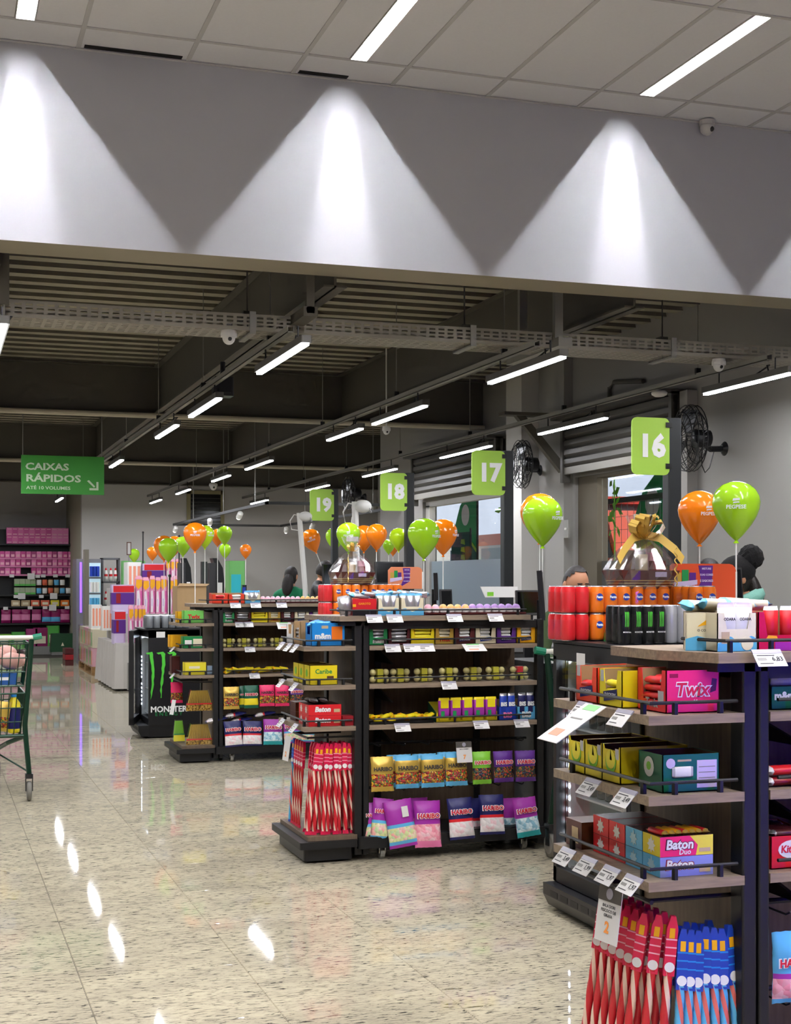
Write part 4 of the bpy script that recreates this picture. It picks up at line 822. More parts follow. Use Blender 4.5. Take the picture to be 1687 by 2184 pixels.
# ================================================================ rack A (nearest)
def A_end(label, x0, x1, y0, y1, z, h, mf, ms=None, **k): return ecart(UA, label, x0, x1, y0, y1, z, h, mf, ms or mf, **k)
RNW = mat('box_rim', '#b58b5e', .7)
t, w, d = A_end('hot pink and red carton of wafer bars nearest on the upper end shelf', -.212, -.058, .035, .185, Z2, .108, P['red'], P['hotpink'], cut=.72, cw=.72, fh=.108)
fill(t, w, d, .1, 10, P['red'], P['foil'], .01, L=w * .8)
text('Twix', None, WHITE_INK, t, (w + .001, d * .47, .058), SIDE, 'lettering_outline', w=.106, bold=.09, shear=.2); text('Twix', None, P['red'], t, (w + .0022, d * .47, .058), SIDE, w=.097, bold=.022, shear=.2)
text('Morango', None, WHITE_INK, t, (w + .0015, d * .66, .028), SIDE, w=.05, bold=.04, shear=.2); MB().prism([(d * .82, .05), (d * .93, .055), (d * .95, .085), (d * .86, .087)], 'x', w, w + .0008).build('bar_print', P['maroon'], t); MB().box((w, .01, .09), (w + .0008, .034, .1)).build('stamp_print', P['darkred'], t)
text('Twix', None, P['foil'], t, (w * .5, -.0012, .022), FR, w=w * .45, bold=.02, shear=.2); patch(t, w * .83, .04, .028, .03, P['grey'], name='nutrition_print')
t, w, d = A_end('yellow carton of nut bars between two red cartons on the upper end shelf', -.25, -.09, .2, .33, Z2, .1, P['yellow'], cut=.55, fh=.098); fill(t, w, d, .08, 4, P['yellow'], P['white'], .03, L=w * .6); patch(t, w / 2, .03, w * .6, .026, P['navy'], rot=-8); text('SNICKERS', None, WHITE_INK, t, (w / 2, -.0018, .03), FR, w=w * .5); patch(t, w * .14, .08, .018, .03, P['grey'], name='nutrition_print')
t, w, d = A_end('orange-red carton of nut bars at the back of the upper end shelf', -.25, -.09, .345, .475, Z2, .1, P['red'] if False else pal('orangered', '#e8452a'), cut=.55, fh=.098); fill(t, w, d, .08, 2, P['red'], P['white'], .02, L=w * .6); patch(t, w / 2, .03, w * .6, .026, P['navy'], rot=-8); text('SNICKERS', None, WHITE_INK, t, (w / 2, -.0018, .03), FR, w=w * .5); patch(t, w * .14, .085, .02, .03, P['grey'], name='nutrition_print')
for k in range(3):
    t, w, d = A_end(['yellow torn-open mint carton next to the green carton', 'yellow torn-open mint carton, middle one of three', 'yellow torn-open mint carton at the back end'][k] + ', nearest rack', -.255, -.055, .2 + .105 * k, .303 + .105 * k, Z3, .098, P['yellow'], cut=.12, cw=.9, inner=BROWNIN)
    MB().lathe([(.03, 0), (.03, .0008)], 18, M=Matrix.Translation((w / 2, -.0008, .055)) @ Matrix.Rotation(R(90), 4, 'X')).build('green_emblem', P['lime'], t); MB().lathe([(.026, 0), (.026, .0008)], 18, M=Matrix.Translation((w / 2, -.0014, .062)) @ Matrix.Rotation(R(90), 4, 'X')).build('emblem_inner', P['lemon'], t)
    MB().prism([(w * .45, .06), (w * .58, .06), (w * .5, .09)], 'y', -.0022, -.0014).build('leaf_print', P['green'], t); patch(t, w * .84, .078, .02, .028, P['grey'], name='nutrition_print')
t, w, d = A_end('dark green carton of cereal bars with a pale nutrition panel', -.222, -.058, .035, .16, Z3, .096, P['dkgreen'], cut=.0, inner=BROWNIN)
MB().lathe([(.026, 0), (.026, .0008)], 18, M=Matrix.Translation((w * .45, -.0008, .06)) @ Matrix.Rotation(R(90), 4, 'X')).build('white_emblem', P['white'], t); MB().lathe([(.011, 0), (.011, .0008)], 14, M=Matrix.Translation((w * .45, -.0016, .062)) @ Matrix.Rotation(R(90), 4, 'X')).build('emblem_inner', P['lime'], t)
MB().box((w, d * .6, .01), (w + .0008, d * .95, .08)).build('nutrition_print', P['lilac'], t); bar(t, (w + .003, d * .34, .052), .06, .028, .006, P['white'], P['grey'], (R(90), 0, R(90)), 'bar_print'); MB().lathe([(.013, 0), (.013, .0008)], 14, M=Matrix.Translation((w, d * .14, .074)) @ Matrix.Rotation(R(90), 4, 'Y')).build('round_print', P['lilac'], t); MB().box((w, d * .26, .078), (w + .0008, d * .5, .083)).build('tan_print', P['tan'], t)
for k in range(4): MB().box((w + .0008, d * .63, .02 + .014 * k), (w + .0014, d * .92, .022 + .014 * k)).build('text_line', GREY, t)
fill(t, w, d, .09, 5, P['white'], P['grey'], .05, L=w * .6)
closed = [('hot pink and yellow chocolate stick box, open with sticks showing, nearest rack', P['yellow'], .04, 1), ('pale blue chocolate stick box under the open pink one, nearest rack', P['sky'], .04, 0), ('pale blue stick box, upper, second from the front, nearest rack', P['sky'], .135, 1), ('pale blue stick box, lower, second from the front, nearest rack', P['sky'], .135, 0),
          ('red stick box, upper, third from the front, nearest rack', P['red'], .23, 1), ('red and tan stick box, lower, third from the front, nearest rack', P['red'], .23, 0), ('red stick box, upper, rearmost, nearest rack', P['red'], .325, 1), ('red stick box, lower, rearmost, nearest rack', P['red'], .325, 0)]
for k, (lab, m, y, up) in enumerate(closed):
    sd_ = {0: P['hotpink'], 1: pal('periwinkle', '#8f98dc')}.get(k, m)
    t = closed_box(lab, (UA[0] - .226, UA[1] + y + .09, Z4 + .001 + .0515 * up), .09, .152, .0505, m, sd_, P['maroon'] if k > 0 else P['brown'], rz=R(-90))
    splash(t, (.045, .025), .021, P['white'] if m is not P['sky'] else pal('palesky', '#a9cfe0'))
    if k < 2:
        text('Baton', None, P['darkred'] if k else P['maroon'], t, (.0906, .055, .029), SIDE, 'lettering_outline', w=.084, bold=.07, shear=.12); text('Baton', None, WHITE_INK, t, (.0918, .055, .029), SIDE, w=.078, bold=.035, shear=.12)
        if k == 0:
            MB().prism([(.152, 0), (.152, .0505), (.085, .0505), (.108, .026), (.102, 0)], 'x', .09, .0904).build('yellow_side', P['lemon'], t); text('Duo', None, WHITE_INK, t, (.0914, .07, .01), SIDE, w=.034, shear=.12)
            for q in range(7): bar(t, (.045, .018 + .0195 * q, .057), .085, .02, .016, P['amber'] if q % 3 else P['red'], P['gold'], (0, 0, R(4)), 'chocolate_stick')
        MB().box((.0906, .112, .008), (.0912, .144, .018)).build('tan_print', P['tan'], t)
t = closed_box('brown biscuit box at the back of the lowest end shelf, nearest rack', (UA[0] - .25, UA[1] + .54, Z4 + .001), .1, .13, .075, P['maroon'], P['brown'], rz=R(-90)); patch(t, .06, .035, .04, .045, P['tan'], name='biscuit_print')
# sticks of the nearest rack
for k in range(13): stick('blue', 'blue wrapped twisted candy stick in the bundle on the nearest rack', (UA[0] - .155 + .022 * (k % 7), UA[1] + .05 + .06 * (k // 7), .565 - .004 * (k % 3)), (R(-4), R(4 - 1.0 * (k % 7)), R(random.uniform(-25, 10))), 'blue candy sticks on the nearest rack', 1.08)
for k in range(18): stick('red', 'red and cream twisted candy stick in the bundle on the nearest rack', (UA[0] - .235 + .026 * (k % 3), UA[1] + .1 + .045 * (k // 3) - .025 * (k % 3), .6), (R(0), R(9 - 2 * (k % 3)), R(-50 + 16 * (k % 3))), 'red candy sticks on the nearest rack', 1.08)
# front (lane) side of the nearest rack: the strip inside the picture
t, w = cart_px(UA, 'green carton of chocolate tubes on the lane side of the nearest rack', 1644, 1740, Z2 + .001, .18, .13, P['dkgreen'], fh=.06, y=.04); text('m&ms', None, WHITE_INK, t, (w * .35, -.0012, .035), FR, w=w * .55, bold=.05)
for k in range(4):
    MB().lathe([(.0, 0), (.017, .001, 0), (.017, .1, 1), (.017, .11, 1)], 14, M=Matrix.Translation((.012, .03 + .0 * k, .075 + .034 * (k // 2))) @ Matrix.Rotation(R(90), 4, 'Y') @ Matrix.Translation((0, .036 * (k % 2), 0))).build('chocolate_tube', [P['white'], P['sky']], t, smooth=True)
for k in range(2):
    o = bar(None, (X(1690, UA), UA[1] + .06, Z3 + .014 + .028 * k), .14, .05, .026, P['red'] if k else P['darkred'], P['white'], (0, 0, .04), 'snack_sachet'); tag(o, ['dark red wafer packet lying on the lane side of the nearest rack', 'red and white wafer packet lying on top on the lane side of the nearest rack'][k], 'snack')
t, w = cart_px(UA, 'red wafer carton with a white oval on the lane side of the nearest rack', 1644, 1735, Z4 + .001, .16, .1, P['red'], y=.04, fh=.085)
MB().add([(w * .5 + .042 * math.cos(a * .4), -.0014, .05 + .024 * math.sin(a * .4)) for a in range(16)], [tuple(range(16))]).build('white_oval', P['white'], t); text('KitKat', None, P['red'], t, (w * .5, -.0024, .05), FR, w=.07, bold=.03, shear=.1); fill(t, w, .16, .1, 6, P['maroon'], P['foil'], .08)
c = PY(1690, 1985, UA[1] + .02); bag('skyblue', 'pale blue bag of pink marshmallows hanging at the right edge, nearest rack', (c.x, c.y, c.z), .125, .185, .035)
# top of the nearest rack
def big_oat(label, p0, p1):
    a, b = X(p0, UA, .02), X(p1, UA, .02); w = b - a; t = carton(label, (a, UA[1] + .02, Z1 + .001), w, .17, .1, P['cream'], cut=.42, cw=.66, fh=.098)
    pts = [(0, 0), (w, 0)] + [(w * (1 - k / 14), .1 * (.3 + .09 * math.sin(k * .8))) for k in range(15)]
    MB().prism(pts, 'y', -.0008, .0002).build('wave_band', P['sky'], t); return t, w
t = carton('cream carton of oat biscuits with a wheat mark, nearest rack', (X(1462, UA, .1), UA[1] + .1, Z1 + .001), .115, .1, .098, P['cream'], rz=R(-28)); 
MB().prism([(0, 0), (.12, 0), (.12, .032), (.09, .042), (.06, .03), (.03, .038), (0, .03)], 'y', -.0012, -.0002).build('wave_band', P['sky'], t); MB().prism([(.03, .062), (.06, .085), (.09, .062), (.06, .068)], 'y', -.0012, -.0002).build('wheat_print', P['amber'], t); text('O COZINHEIRO', None, INK, t, (.06, -.0014, .052), FR, w=.06)
t, w = big_oat('cream and blue carton of oat sachets beside the price tag, nearest rack', 1530, 1614)
for k in range(2): c = bar(t, (w * (.3 + .4 * k), .012, .075), .1, .055, .02, P['white'], P['lilac'], (R(90), R(88 + 4 * k), 0), 'sachet'); text('ODARA', None, INK, t, (w * (.3 + .4 * k), -.002, .082), FR, w=w * .3, bold=.04)
MB().box((w * .1, -.0016, .02), (w * .3, -.0008, .05)).build('biscuit_print', P['tan'], t); MB().lathe([(.018, 0), (.018, .0008)], 14, M=Matrix.Translation((w * .75, -.001, .02)) @ Matrix.Rotation(R(90), 4, 'X')).build('badge_print', P['cream'], t)
t = carton('crimson carton of snack packets with yellow stripes at the right edge', (X(1617, UA, .02), UA[1] + .02, Z1 + .001), .14, .17, .1, pal('crimson', '#c41436'), cut=.6, cw=.75); MB().prism([(.02, .025), (.06, .025), (.055, .038), (.03, .04)], 'y', -.0012, -.0002).build('yellow_print', P['amber'], t); MB().box((.05, -.0012, .0), (.14, -.0002, .022)).build('violet_band', P['violet'], t)
for k in range(2): bar(t, (.05 + .05 * k, .02, .07), .09, .045, .025, P['red'], P['white'], (R(90), R(90), 0), 'packet')
for k, (px, y, z, rz) in enumerate(((1490, .16, 1.385, .2), (1530, .1, 1.39, -.15), (1570, .09, 1.392, .2), (1600, .12, 1.388, -.3))): loose(UA, '%s cream and blue sachet from the left lying on the oat cartons, nearest rack' % ORD[k], px, y, z, .105, P['cream'], P['sky'], (.2 * (-1) ** k, .05, rz), None)
# ================================================================ rack C (rear)
CW_ = 'on the second shelf of the rear rack'
chocolate_row(UC, [475, 501, 536, 572, 599, 628, 660, 692], CW_, 7)
t, w = cart_px(UC, 'orange-red carton of wafers at the left, top of the rear rack', 453, 487, Z1 + .001, .14, .085, pal('orangered', '#e8452a'), cut=.55, fh=.075); fill(t, w, .14, .08, 4, P['red'], P['white'], .03, L=w * .7)
t, w = cart_px(UC, 'orange-red carton of wafers beside the blue carton, top of the rear rack', 488, 522, Z1 + .001, .14, .085, pal('orangered', '#e8452a'), cut=.55, fh=.075); fill(t, w, .14, .08, 4, P['white'], P['red'], .03, L=w * .7)
oat_carton(UC, 'cream and pale blue carton of oat snacks on top of the rear rack', 523, 556, Z1 + .001, h=.08)
exs = [lx(560, UC, .05) + k * .042 for k in range(13)]
eggs(UC, .05, Z1 + .005, exs, ['pink'] * 8 + ['orange'] * 5, 'rear rack, front row', 1.05); eggs(UC, .1, Z1 + .005, [x + .015 for x in exs], ['pink'] * 8 + ['orange'] * 5, 'rear rack, rear row', 1.05)
tag(MB().box((0, 0, 0), (.56, .1, .004)).box((0, 0, 0), (.56, .003, .014)).build('egg_tray', P['maroon'], loc=(X(555, UC), UC[1] + .03, Z1 + .0005)), 'low brown tray holding the eggs on the rear rack', 'tray')
rowC1 = [('gold', 493, 1465, 1512, 34, 'gold candy bag hanging at the left, rear rack'), ('tealgreen', 519, 1463, 1509, 20, 'dark green candy bag behind the yellow window bag, rear rack'), ('tealgreen', 535, 1462, 1510, 31, 'dark green bag with yellow lower half, rear rack'), ('red', 569, 1461, 1506, 33, 'pink-red candy bag left of its twin, rear rack'), ('red', 601, 1461, 1506, 31, 'pink-red candy bag right of its twin, rear rack'), ('purple', 632, 1460, 1503, 31, 'purple candy bag behind the red stick boxes, rear rack')]
rowC2 = [('navy', 495, 1538, 1592, 38, 'navy marshmallow bag at the left, bottom row of the rear rack', -3), ('navy', 538, 1538, 1590, 42, 'navy marshmallow bag second from the left, bottom row of the rear rack', 2), ('teal', 582, 1534, 1588, 42, 'violet and teal marshmallow bag in the bottom row of the rear rack', 2), ('mix', 622, 1534, 1585, 40, 'violet mixed marshmallow bag in the bottom row of the rear rack', -2), ('mix', 655, 1545, 1584, 34, 'violet mixed marshmallow bag at the right, bottom row of the rear rack', 3)]
for k, (kd, px, y0, y1, wp, lab) in enumerate(rowC1): c = PY(px, y0, UC[1] + (.0 if k != 1 else .05)); s_ = 11.4 / FPX; bag(kd, lab, (c.x, c.y, c.z), wp * s_, (y1 - y0) * s_, .034, (R(-6), 0, 0), seed=k % 2)
for k, (kd, px, y0, y1, wp, lab, tl) in enumerate(rowC2): c = PY(px, y0, UC[1] - .01); s_ = 11.4 / FPX; bag(kd, lab, (c.x, c.y, c.z), wp * s_, (y1 - y0) * s_, .04, (R(-9), R(tl), 0), seed=k % 2)
for k, (px, py) in enumerate(((508, 1530), (548, 1519), (560, 1531), (610, 1518))): c = PY(px, py, UC[1] + .05); bag('navy', '%s navy marshmallow bag from the left lying on the bottom row, rear rack' % ORD[k], (c.x - .09, c.y, c.z), .13, .18, .035, (R(80), 0, R(80)), letters=False)
# end shelves of the rear rack
def ebox(label, px0, px1, z, h, m, dpt=.1, words=None, ink=WHITE_INK, y=.04, extra=None):
    a, b = X(px0, UC, y), X(px1, UC, y); t, w, d = ecart(UC, label, a - UC[0], b - UC[0], y, y + dpt, z, h, m, m)
    if words: text(words, None, ink, t, (w + .0012, d * .5, h * .5), SIDE, w=d * .62, bold=.04)
    return t, w, d
t, w, d = ebox('light green wafer carton on the top end shelf of the rear rack', 392, 435, Z2, .1, pal('freshgreen', '#79cf63'), words='Twix', ink=P['red']); fill(t, w, d, .1, 6, P['red'], P['gold'], .06, L=.08)
t, w, d = ebox('amber carton behind the light green carton, rear rack', 378, 395, Z2, .09, P['amber'], y=.2)
t, w, d = ebox('dark green cereal bar carton on the middle end shelf of the rear rack', 390, 432, Z3, .095, P['green'], y=.03); MB().box((w, d * .52, .015), (w + .0008, d * .98, .075)).build('nutrition_print', P['cream'], t); MB().box((w, d * .1, .03), (w + .0008, d * .45, .065)).build('bar_print', P['white'], t)
t, w, d = ebox('yellow carton behind the green cereal bar carton, rear rack', 362, 400, Z3, .1, P['amber'], y=.25)
t, w, d = ebox('pale yellow mint carton on the lower end shelf of the rear rack', 394, 440, Z4, .1, P['lemon'], y=.03); MB().box((w, d * .2, .05), (w + .0008, d * .7, .07)).build('lemon_print', P['cream'], t)
t, w, d = ebox('small grey-blue box right of the pale yellow carton, rear rack', 441, 453, Z4, .07, pal('greyblue', '#8fa3b8'), .06)
t, w, d = ebox('dark brown packet carton at the back of the lower end shelf, rear rack', 366, 384, Z4, .14, P['maroon'], y=.25)
FANM = candies('fan_pack', ['#b08a32', '#8a6a22', '#c9a04a', '#6a4a1a'], 90, .2)
def fan_pack(label, px, y0, y1, wp, kind=0, Y=.1):
    """bundle of sticks in a flared clear bag"""
    c = PY(px, y1, UC[1] + Y); s_ = 11.4 / FPX; h = (y1 - y0) * s_; w2 = wp * s_ / 2
    t = thing('snack_stick_bundle', label, 'snack bundle', (c.x, c.y, c.z))
    n = 13
    for k in range(n):
        a = (k / (n - 1) - .5) * 2; MB().tube([(a * w2 * .9, .02 * math.cos(a * 1.5) - .02, .01), (a * w2 * .55, 0, h * .95)], .006, 5).build('snack_stick', P['gold'] if kind == 0 else P['lime'], t)
    MB().prism([(-w2, 0), (w2, 0), (w2 * .95, h * .3), (-w2 * .95, h * .3)], 'y', -.034, -.03).build('printed_band', FANM if kind == 0 else P['lemon'], t)
    MB().box((-w2 * .95, -.036, h * .3), (w2 * .95, -.03, h * .36)).build('red_band', P['red'] if kind == 0 else P['green'], t)
    MB().prism([(-w2 * 1.02, -.005), (w2 * 1.02, -.005), (w2 * .6, h), (-w2 * .6, h)], 'y', -.04, .04).build('clear_bag', CLEAR, t)
fan_pack('flared bundle of golden snack sticks hanging on the rear rack', 425, 1471, 1515, 60); fan_pack('flared bundle of golden snack sticks standing on the base of the rear rack', 425, 1543, 1592, 60)
fan_pack('slim lime green snack bundle at the left of the rear rack base', 381, 1535, 1580, 24, 1, .3); c = PY(377, 1455, UC[1] + .3); bag('red', 'red candy bag behind the white price strip, rear rack', (c.x, c.y, c.z), .1, .17, .03, letters=False)

for k in range(5):
    t = carton(['amber', 'purple', 'cream', 'sky blue', 'maroon'][k] + ' carton further along the lane side of the nearest rack, outside the picture', (UA[0] + .36 + .13 * k, UA[1] + .04, Z2 + .001), .125, .18, .1, [P['amber'], P['purple'], P['cream'], P['sky'], P['maroon']][k], cut=.55); fill(t, .125, .18, .09, 4, P['white'], P['foil'], .03, L=.08)
    closed_box(['red', 'yellow', 'green', 'blue', 'pink'][k] + ' box on the lower lane shelf of the nearest rack, outside the picture', (UA[0] + .36 + .13 * k, UA[1] + .05, Z4 + .001), .12, .15, .09, [P['red'], P['yellow'], P['green'], P['blue'], P['pink']][k]); bonbons(ORD[k] + ' pack of gold bonbons on the lane side of the nearest rack, outside the picture', (UA[0] + .36 + .13 * k, UA[1] + .07, Z3 + .001), None)
# ================================================================ DRINKS COOLERS (doors face the aisle, -X)
LEDC = mat('cooler_led', '#eaf2ff', .5, emit=32.0); LINER = mat('cooler_liner', '#d3dde2', .5); COLA = pal('cola', '#1d0f0c', .12); SPR = pal('limebottle', '#5f8f3c', .15)
def bottle_mesh(body, label, cap): return MB().lathe([(.02, 0, 0), (.03, .004, 0), (.031, .05, 0), (.029, .08, 1), (.031, .085, 1), (.031, .125, 0), (.03, .15, 0), (.022, .185, 0), (.012, .21, 2), (.014, .212, 2), (.014, .232, 2), (.008, .233, 2)], 12).mesh('bottle', [body, label, cap], True)
BOT = {'cola': bottle_mesh(COLA, P['red'], P['red']), 'lime': bottle_mesh(SPR, P['green'], P['green']), 'clear': bottle_mesh(mat('pinkbottle', '#c99a90', .15), P['red'], P['white'])}
def cooler(label, X0, Y0, wy, dx, h, door=0.0, leds=12, z0=.12):
    t = thing('drinks_cooler', label, 'cooler', (X0, Y0, 0))
    th = .035
    MB().box((.05, 0, z0), (dx, th, h)).box((.05, wy - th, z0), (dx, wy, h)).box((dx - th, th, z0), (dx, wy - th, h)).box((.05, 0, h - .07), (dx, wy, h)).box((.05, th, z0), (dx - th, wy - th, z0 + .06)).build('cabinet', DARK, t)
    MB().box((.06, th, z0 + .06), (.064 + dx - .11, th + .004, h - .07)).box((.06, wy - th - .004, z0 + .06), (dx - th, wy - th, h - .07)).box((dx - th - .006, th, z0 + .06), (dx - th, wy - th, h - .07)).build('liner', LINER, t)
    MB().bbox((.0, -.01, h - .001), (dx + .01, wy + .01, h + .012), .01).build('top_cover', BLACK, t)
    sh = MB().box((.09, th + .006, 0), (dx - .06, wy - th - .006, .008)).mesh('shelf', mat('wire_shelf', '#cfd6da', .3, .5))
    zs = [z0 + .08 + (h - z0 - .17) * k / 3 for k in range(4)]
    for z in zs: place(sh, 'shelf', t, (0, 0, z))
    b = MB().prism([(-.02, .02), (.05, .02), (.05, z0), (-.045, z0), (-.045, .07)], 'y', 0, wy).build('base', DARK, t); MB().box((.05, .01, .012), (dx - .01, wy - .01, z0)).build('plinth', BLACK, t)
    n = 6
    for k in range(n): MB().bbox((-.0465, .05 + k * (wy - .1) / n, .075), (-.044, .05 + (k + .72) * (wy - .1) / n, .1), .0005).build('grille_slot', BLACK, b)
    D = thing('door', None, None, (.05, wy, 0)); D.parent = t; D.rotation_euler = (0, 0, R(-door))
    f = .03
    MB().box((-.045, -wy, z0 + .005), (0, -wy + f, h - .06)).box((-.045, -f, z0 + .005), (0, 0, h - .06)).box((-.045, -wy, h - .075), (0, 0, h - .005)).box((-.045, -wy, z0 + .005), (0, 0, z0 + .07)).build('door_frame', BLACK, D)
    MB().box((-.03, -wy + f, z0 + .07), (-.024, -f, h - .075)).build('door_glass', film('cooler_glass', '#dfe8ea', .93, .02), D)
    MB().bbox((-.06, -wy + .012, h * .45), (-.045, -wy + .03, h * .7), .004).build('door_handle', GREY, D)
    MB().box((.06, wy - .062, z0 + .12), (.085, wy - .038, h - .2)).build('led_strip', mat('led_backing', '#d0d8e0', .4), t)
    MB().add([(.1, th + .02, h - .075), (.1, wy - th - .02, h - .075), (.16, wy - th - .02, h - .075), (.16, th + .02, h - .075)], [(0, 1, 2, 3)]).build('interior_lamp', mat('cooler_lamp', '#eaf4ff', .5, emit=110.0), t)  # unseen top lamp added to brighten the inside of the cooler
    q = MB().add([(0, 0, -.008), (0, 0, .008), (0, .014, .008), (0, .014, -.008)], [(0, 1, 2, 3)]).mesh('led', LEDC)
    for k in range(leds):
        zz = z0 + .16 + (h - z0 - .42) * (k + (.7 if k > leds // 2 - 1 else 0)) / leds
        place(q, 'led', t, (.058, wy - .058, zz))
    return t, zs
cA, zsA = cooler('black glass-door cooler with white led dots beside the nearest rack', 2.62, 4.97, .7, .62, 1.18)
def fill_bottles(X0, Y0, wy, rows_, where):
    for z, kinds in rows_:
        for k, kd in enumerate(kinds):
            if not kd: continue
            for r_ in range(2):
                tag(place(BOT[kd], 'bottle', None, (X0 + .15 + .075 * r_, Y0 + wy - .13 - .075 * k, z + .009), (0, 0, random.uniform(0, 6))), '%s %s bottle, %s row, %s' % (ORD[k], {'cola': 'cola', 'lime': 'green', 'clear': 'pale pink'}[kd], ['front', 'second'][r_], where), 'bottle', 'bottles ' + where)
fill_bottles(2.62, 4.97, .7, [(zsA[2], ['cola'] * 5 + ['clear'])], 'upper shelf of the near cooler'); fill_bottles(2.62, 4.97, .7, [(zsA[1], ['cola', 'cola', 'cola', 'clear', 'clear', 'clear'])], 'lower shelf of the near cooler'); 
for k in range(2): tag(place(BOT['lime'], 'bottle', None, (2.78, 5.5 - .075 * k, zsA[3] - .25 + .001 if False else zsA[3] + .009 - .0), (0, 0, 0), (.9, .9, .8)), ['left', 'right'][k] + ' green bottle at the top of the near cooler', 'bottle')
MB().bbox((-.0462, .28, 1.09), (-.0455, .36, 1.15), .0003).build('white_sticker', WPAPER, cA)
MB().box((.22, -.0115, 1.1), (.3, -.0105, 1.16)).build('white_sticker', WPAPER, cA)
cB, zsB = cooler('black glass-door cooler behind the middle rack', 2.7, 8.9, .66, .62, 1.18)
cC, zsC = cooler('black cooler with green claw marks left of the rear rack', 1.86, 12.95, .56, .56, 1.0, door=14)
for q, (x, s_) in enumerate(((.07, 1.0), (.17, .97), (.27, .92))):
    rnd = random.Random(q); L, Rr = [], []
    for k in range(13):
        f = k / 12; wd = .03 * (1 - f) ** .6 + .004; jx = rnd.uniform(-.005, .005); cxx = x + .015 * math.sin(f * 4 + q) + .01 * f
        L.append((cxx - wd / 2 + jx, .78 - .42 * s_ * f)); Rr.append((cxx + wd / 2 + rnd.uniform(-.005, .005), .78 - .42 * s_ * f))
    MB().prism([(x - .05, .79), (x - .03, .775)] + L + Rr[::-1] + [(x + .012, .8)], 'y', -.003, -.0005).build('claw_mark', CLAW, cC)
text('MONSTER', None, WHITE_INK, cC, (.235, -.0015, .265), FR, w=.34, bold=.03); text('E N E R G Y', None, P['green'], cC, (.235, -.0015, .222), FR, w=.25, bold=.0)
MB().box((.12, -.003, .93), (.2, -.001, .985)).build('white_sticker', WPAPER, cC)
# packs of cans on the coolers
def fx(px, Y): return PY(px, YH, Y).x
for k in range(2):
    nm = ['lower', 'upper'][k]; z = 1.193 + .1195 * k
    pack('red', nm + ' red can pack at the left on the near cooler', (fx(1206, 5.45), 5.46, z), 2, 3); pack('orange', nm + ' orange can pack beside the red one on the near cooler', (fx(1206, 5.45) + .131, 5.45, z), 3, 3)
    pack('orange', nm + ' orange can pack behind the black cans on the near cooler', (fx(1206, 5.45) + .335, 5.47, z), 3, 3)
pack('black', 'black can pack with green claw marks at the front of the near cooler', (fx(1325, 5.1), 5.1, 1.193), 4, 3); pack('silver', 'silver can pack right of the black cans on the near cooler', (fx(1325, 5.1) + .214, 5.1, 1.193), 2, 3)
pack('orange', 'low orange can pack at the right end of the near cooler', (fx(1206, 5.45) + .53, 5.3, 1.193), 2, 4); pack('orange', 'orange can pack stacked at the right end of the near cooler', (fx(1206, 5.45) + .53, 5.3, 1.3125), 2, 4)
for k in range(2):
    nm = ['lower', 'upper'][k]; z = 1.193 + .1195 * k
    pack('red', nm + ' red can pack at the left behind the middle rack', (fx(692, 8.95), 8.95, z), 1, 3); pack('orange', nm + ' orange can pack beside the red cans behind the middle rack', (fx(692, 8.95) + .066, 8.95, z), 3, 3)
    pack('orange', nm + ' orange can pack at the right behind the middle rack', (fx(692, 8.95) + .262, 9.0, z), 3, 3)
pack('orange', 'long orange can pack behind the red box on the middle rack', (fx(692, 8.95) + .458, 9.05, 1.193 + .1195), 2, 3); pack('orange', 'low orange can pack under the long one behind the middle rack', (fx(692, 8.95) + .458, 9.05, 1.193), 2, 3)
for k, px in enumerate((305, 338, 368)): pack('grey', ['left', 'middle', 'right'][k] + ' grey can pack on the clawed cooler', (fx(px + 8, 13.0), 13.0, 1.0135), 2, 4)
# the neighbouring cooler nearer than the picture's right edge; its violet led tube colours the nearest rack
cN, zsN = cooler('black cooler with a violet led tube beyond the right edge of the picture', 2.75, .95, .66, .62, 1.9, leds=0)
VIO = mat('violet_led', '#3a18ff', .5, emit=55.0)
MB().box((-.012, .655, .35), (.012, .679, 1.75), [0, 0, 0, 0, 0, 0]).build('violet_led_tube', VIO, cN)
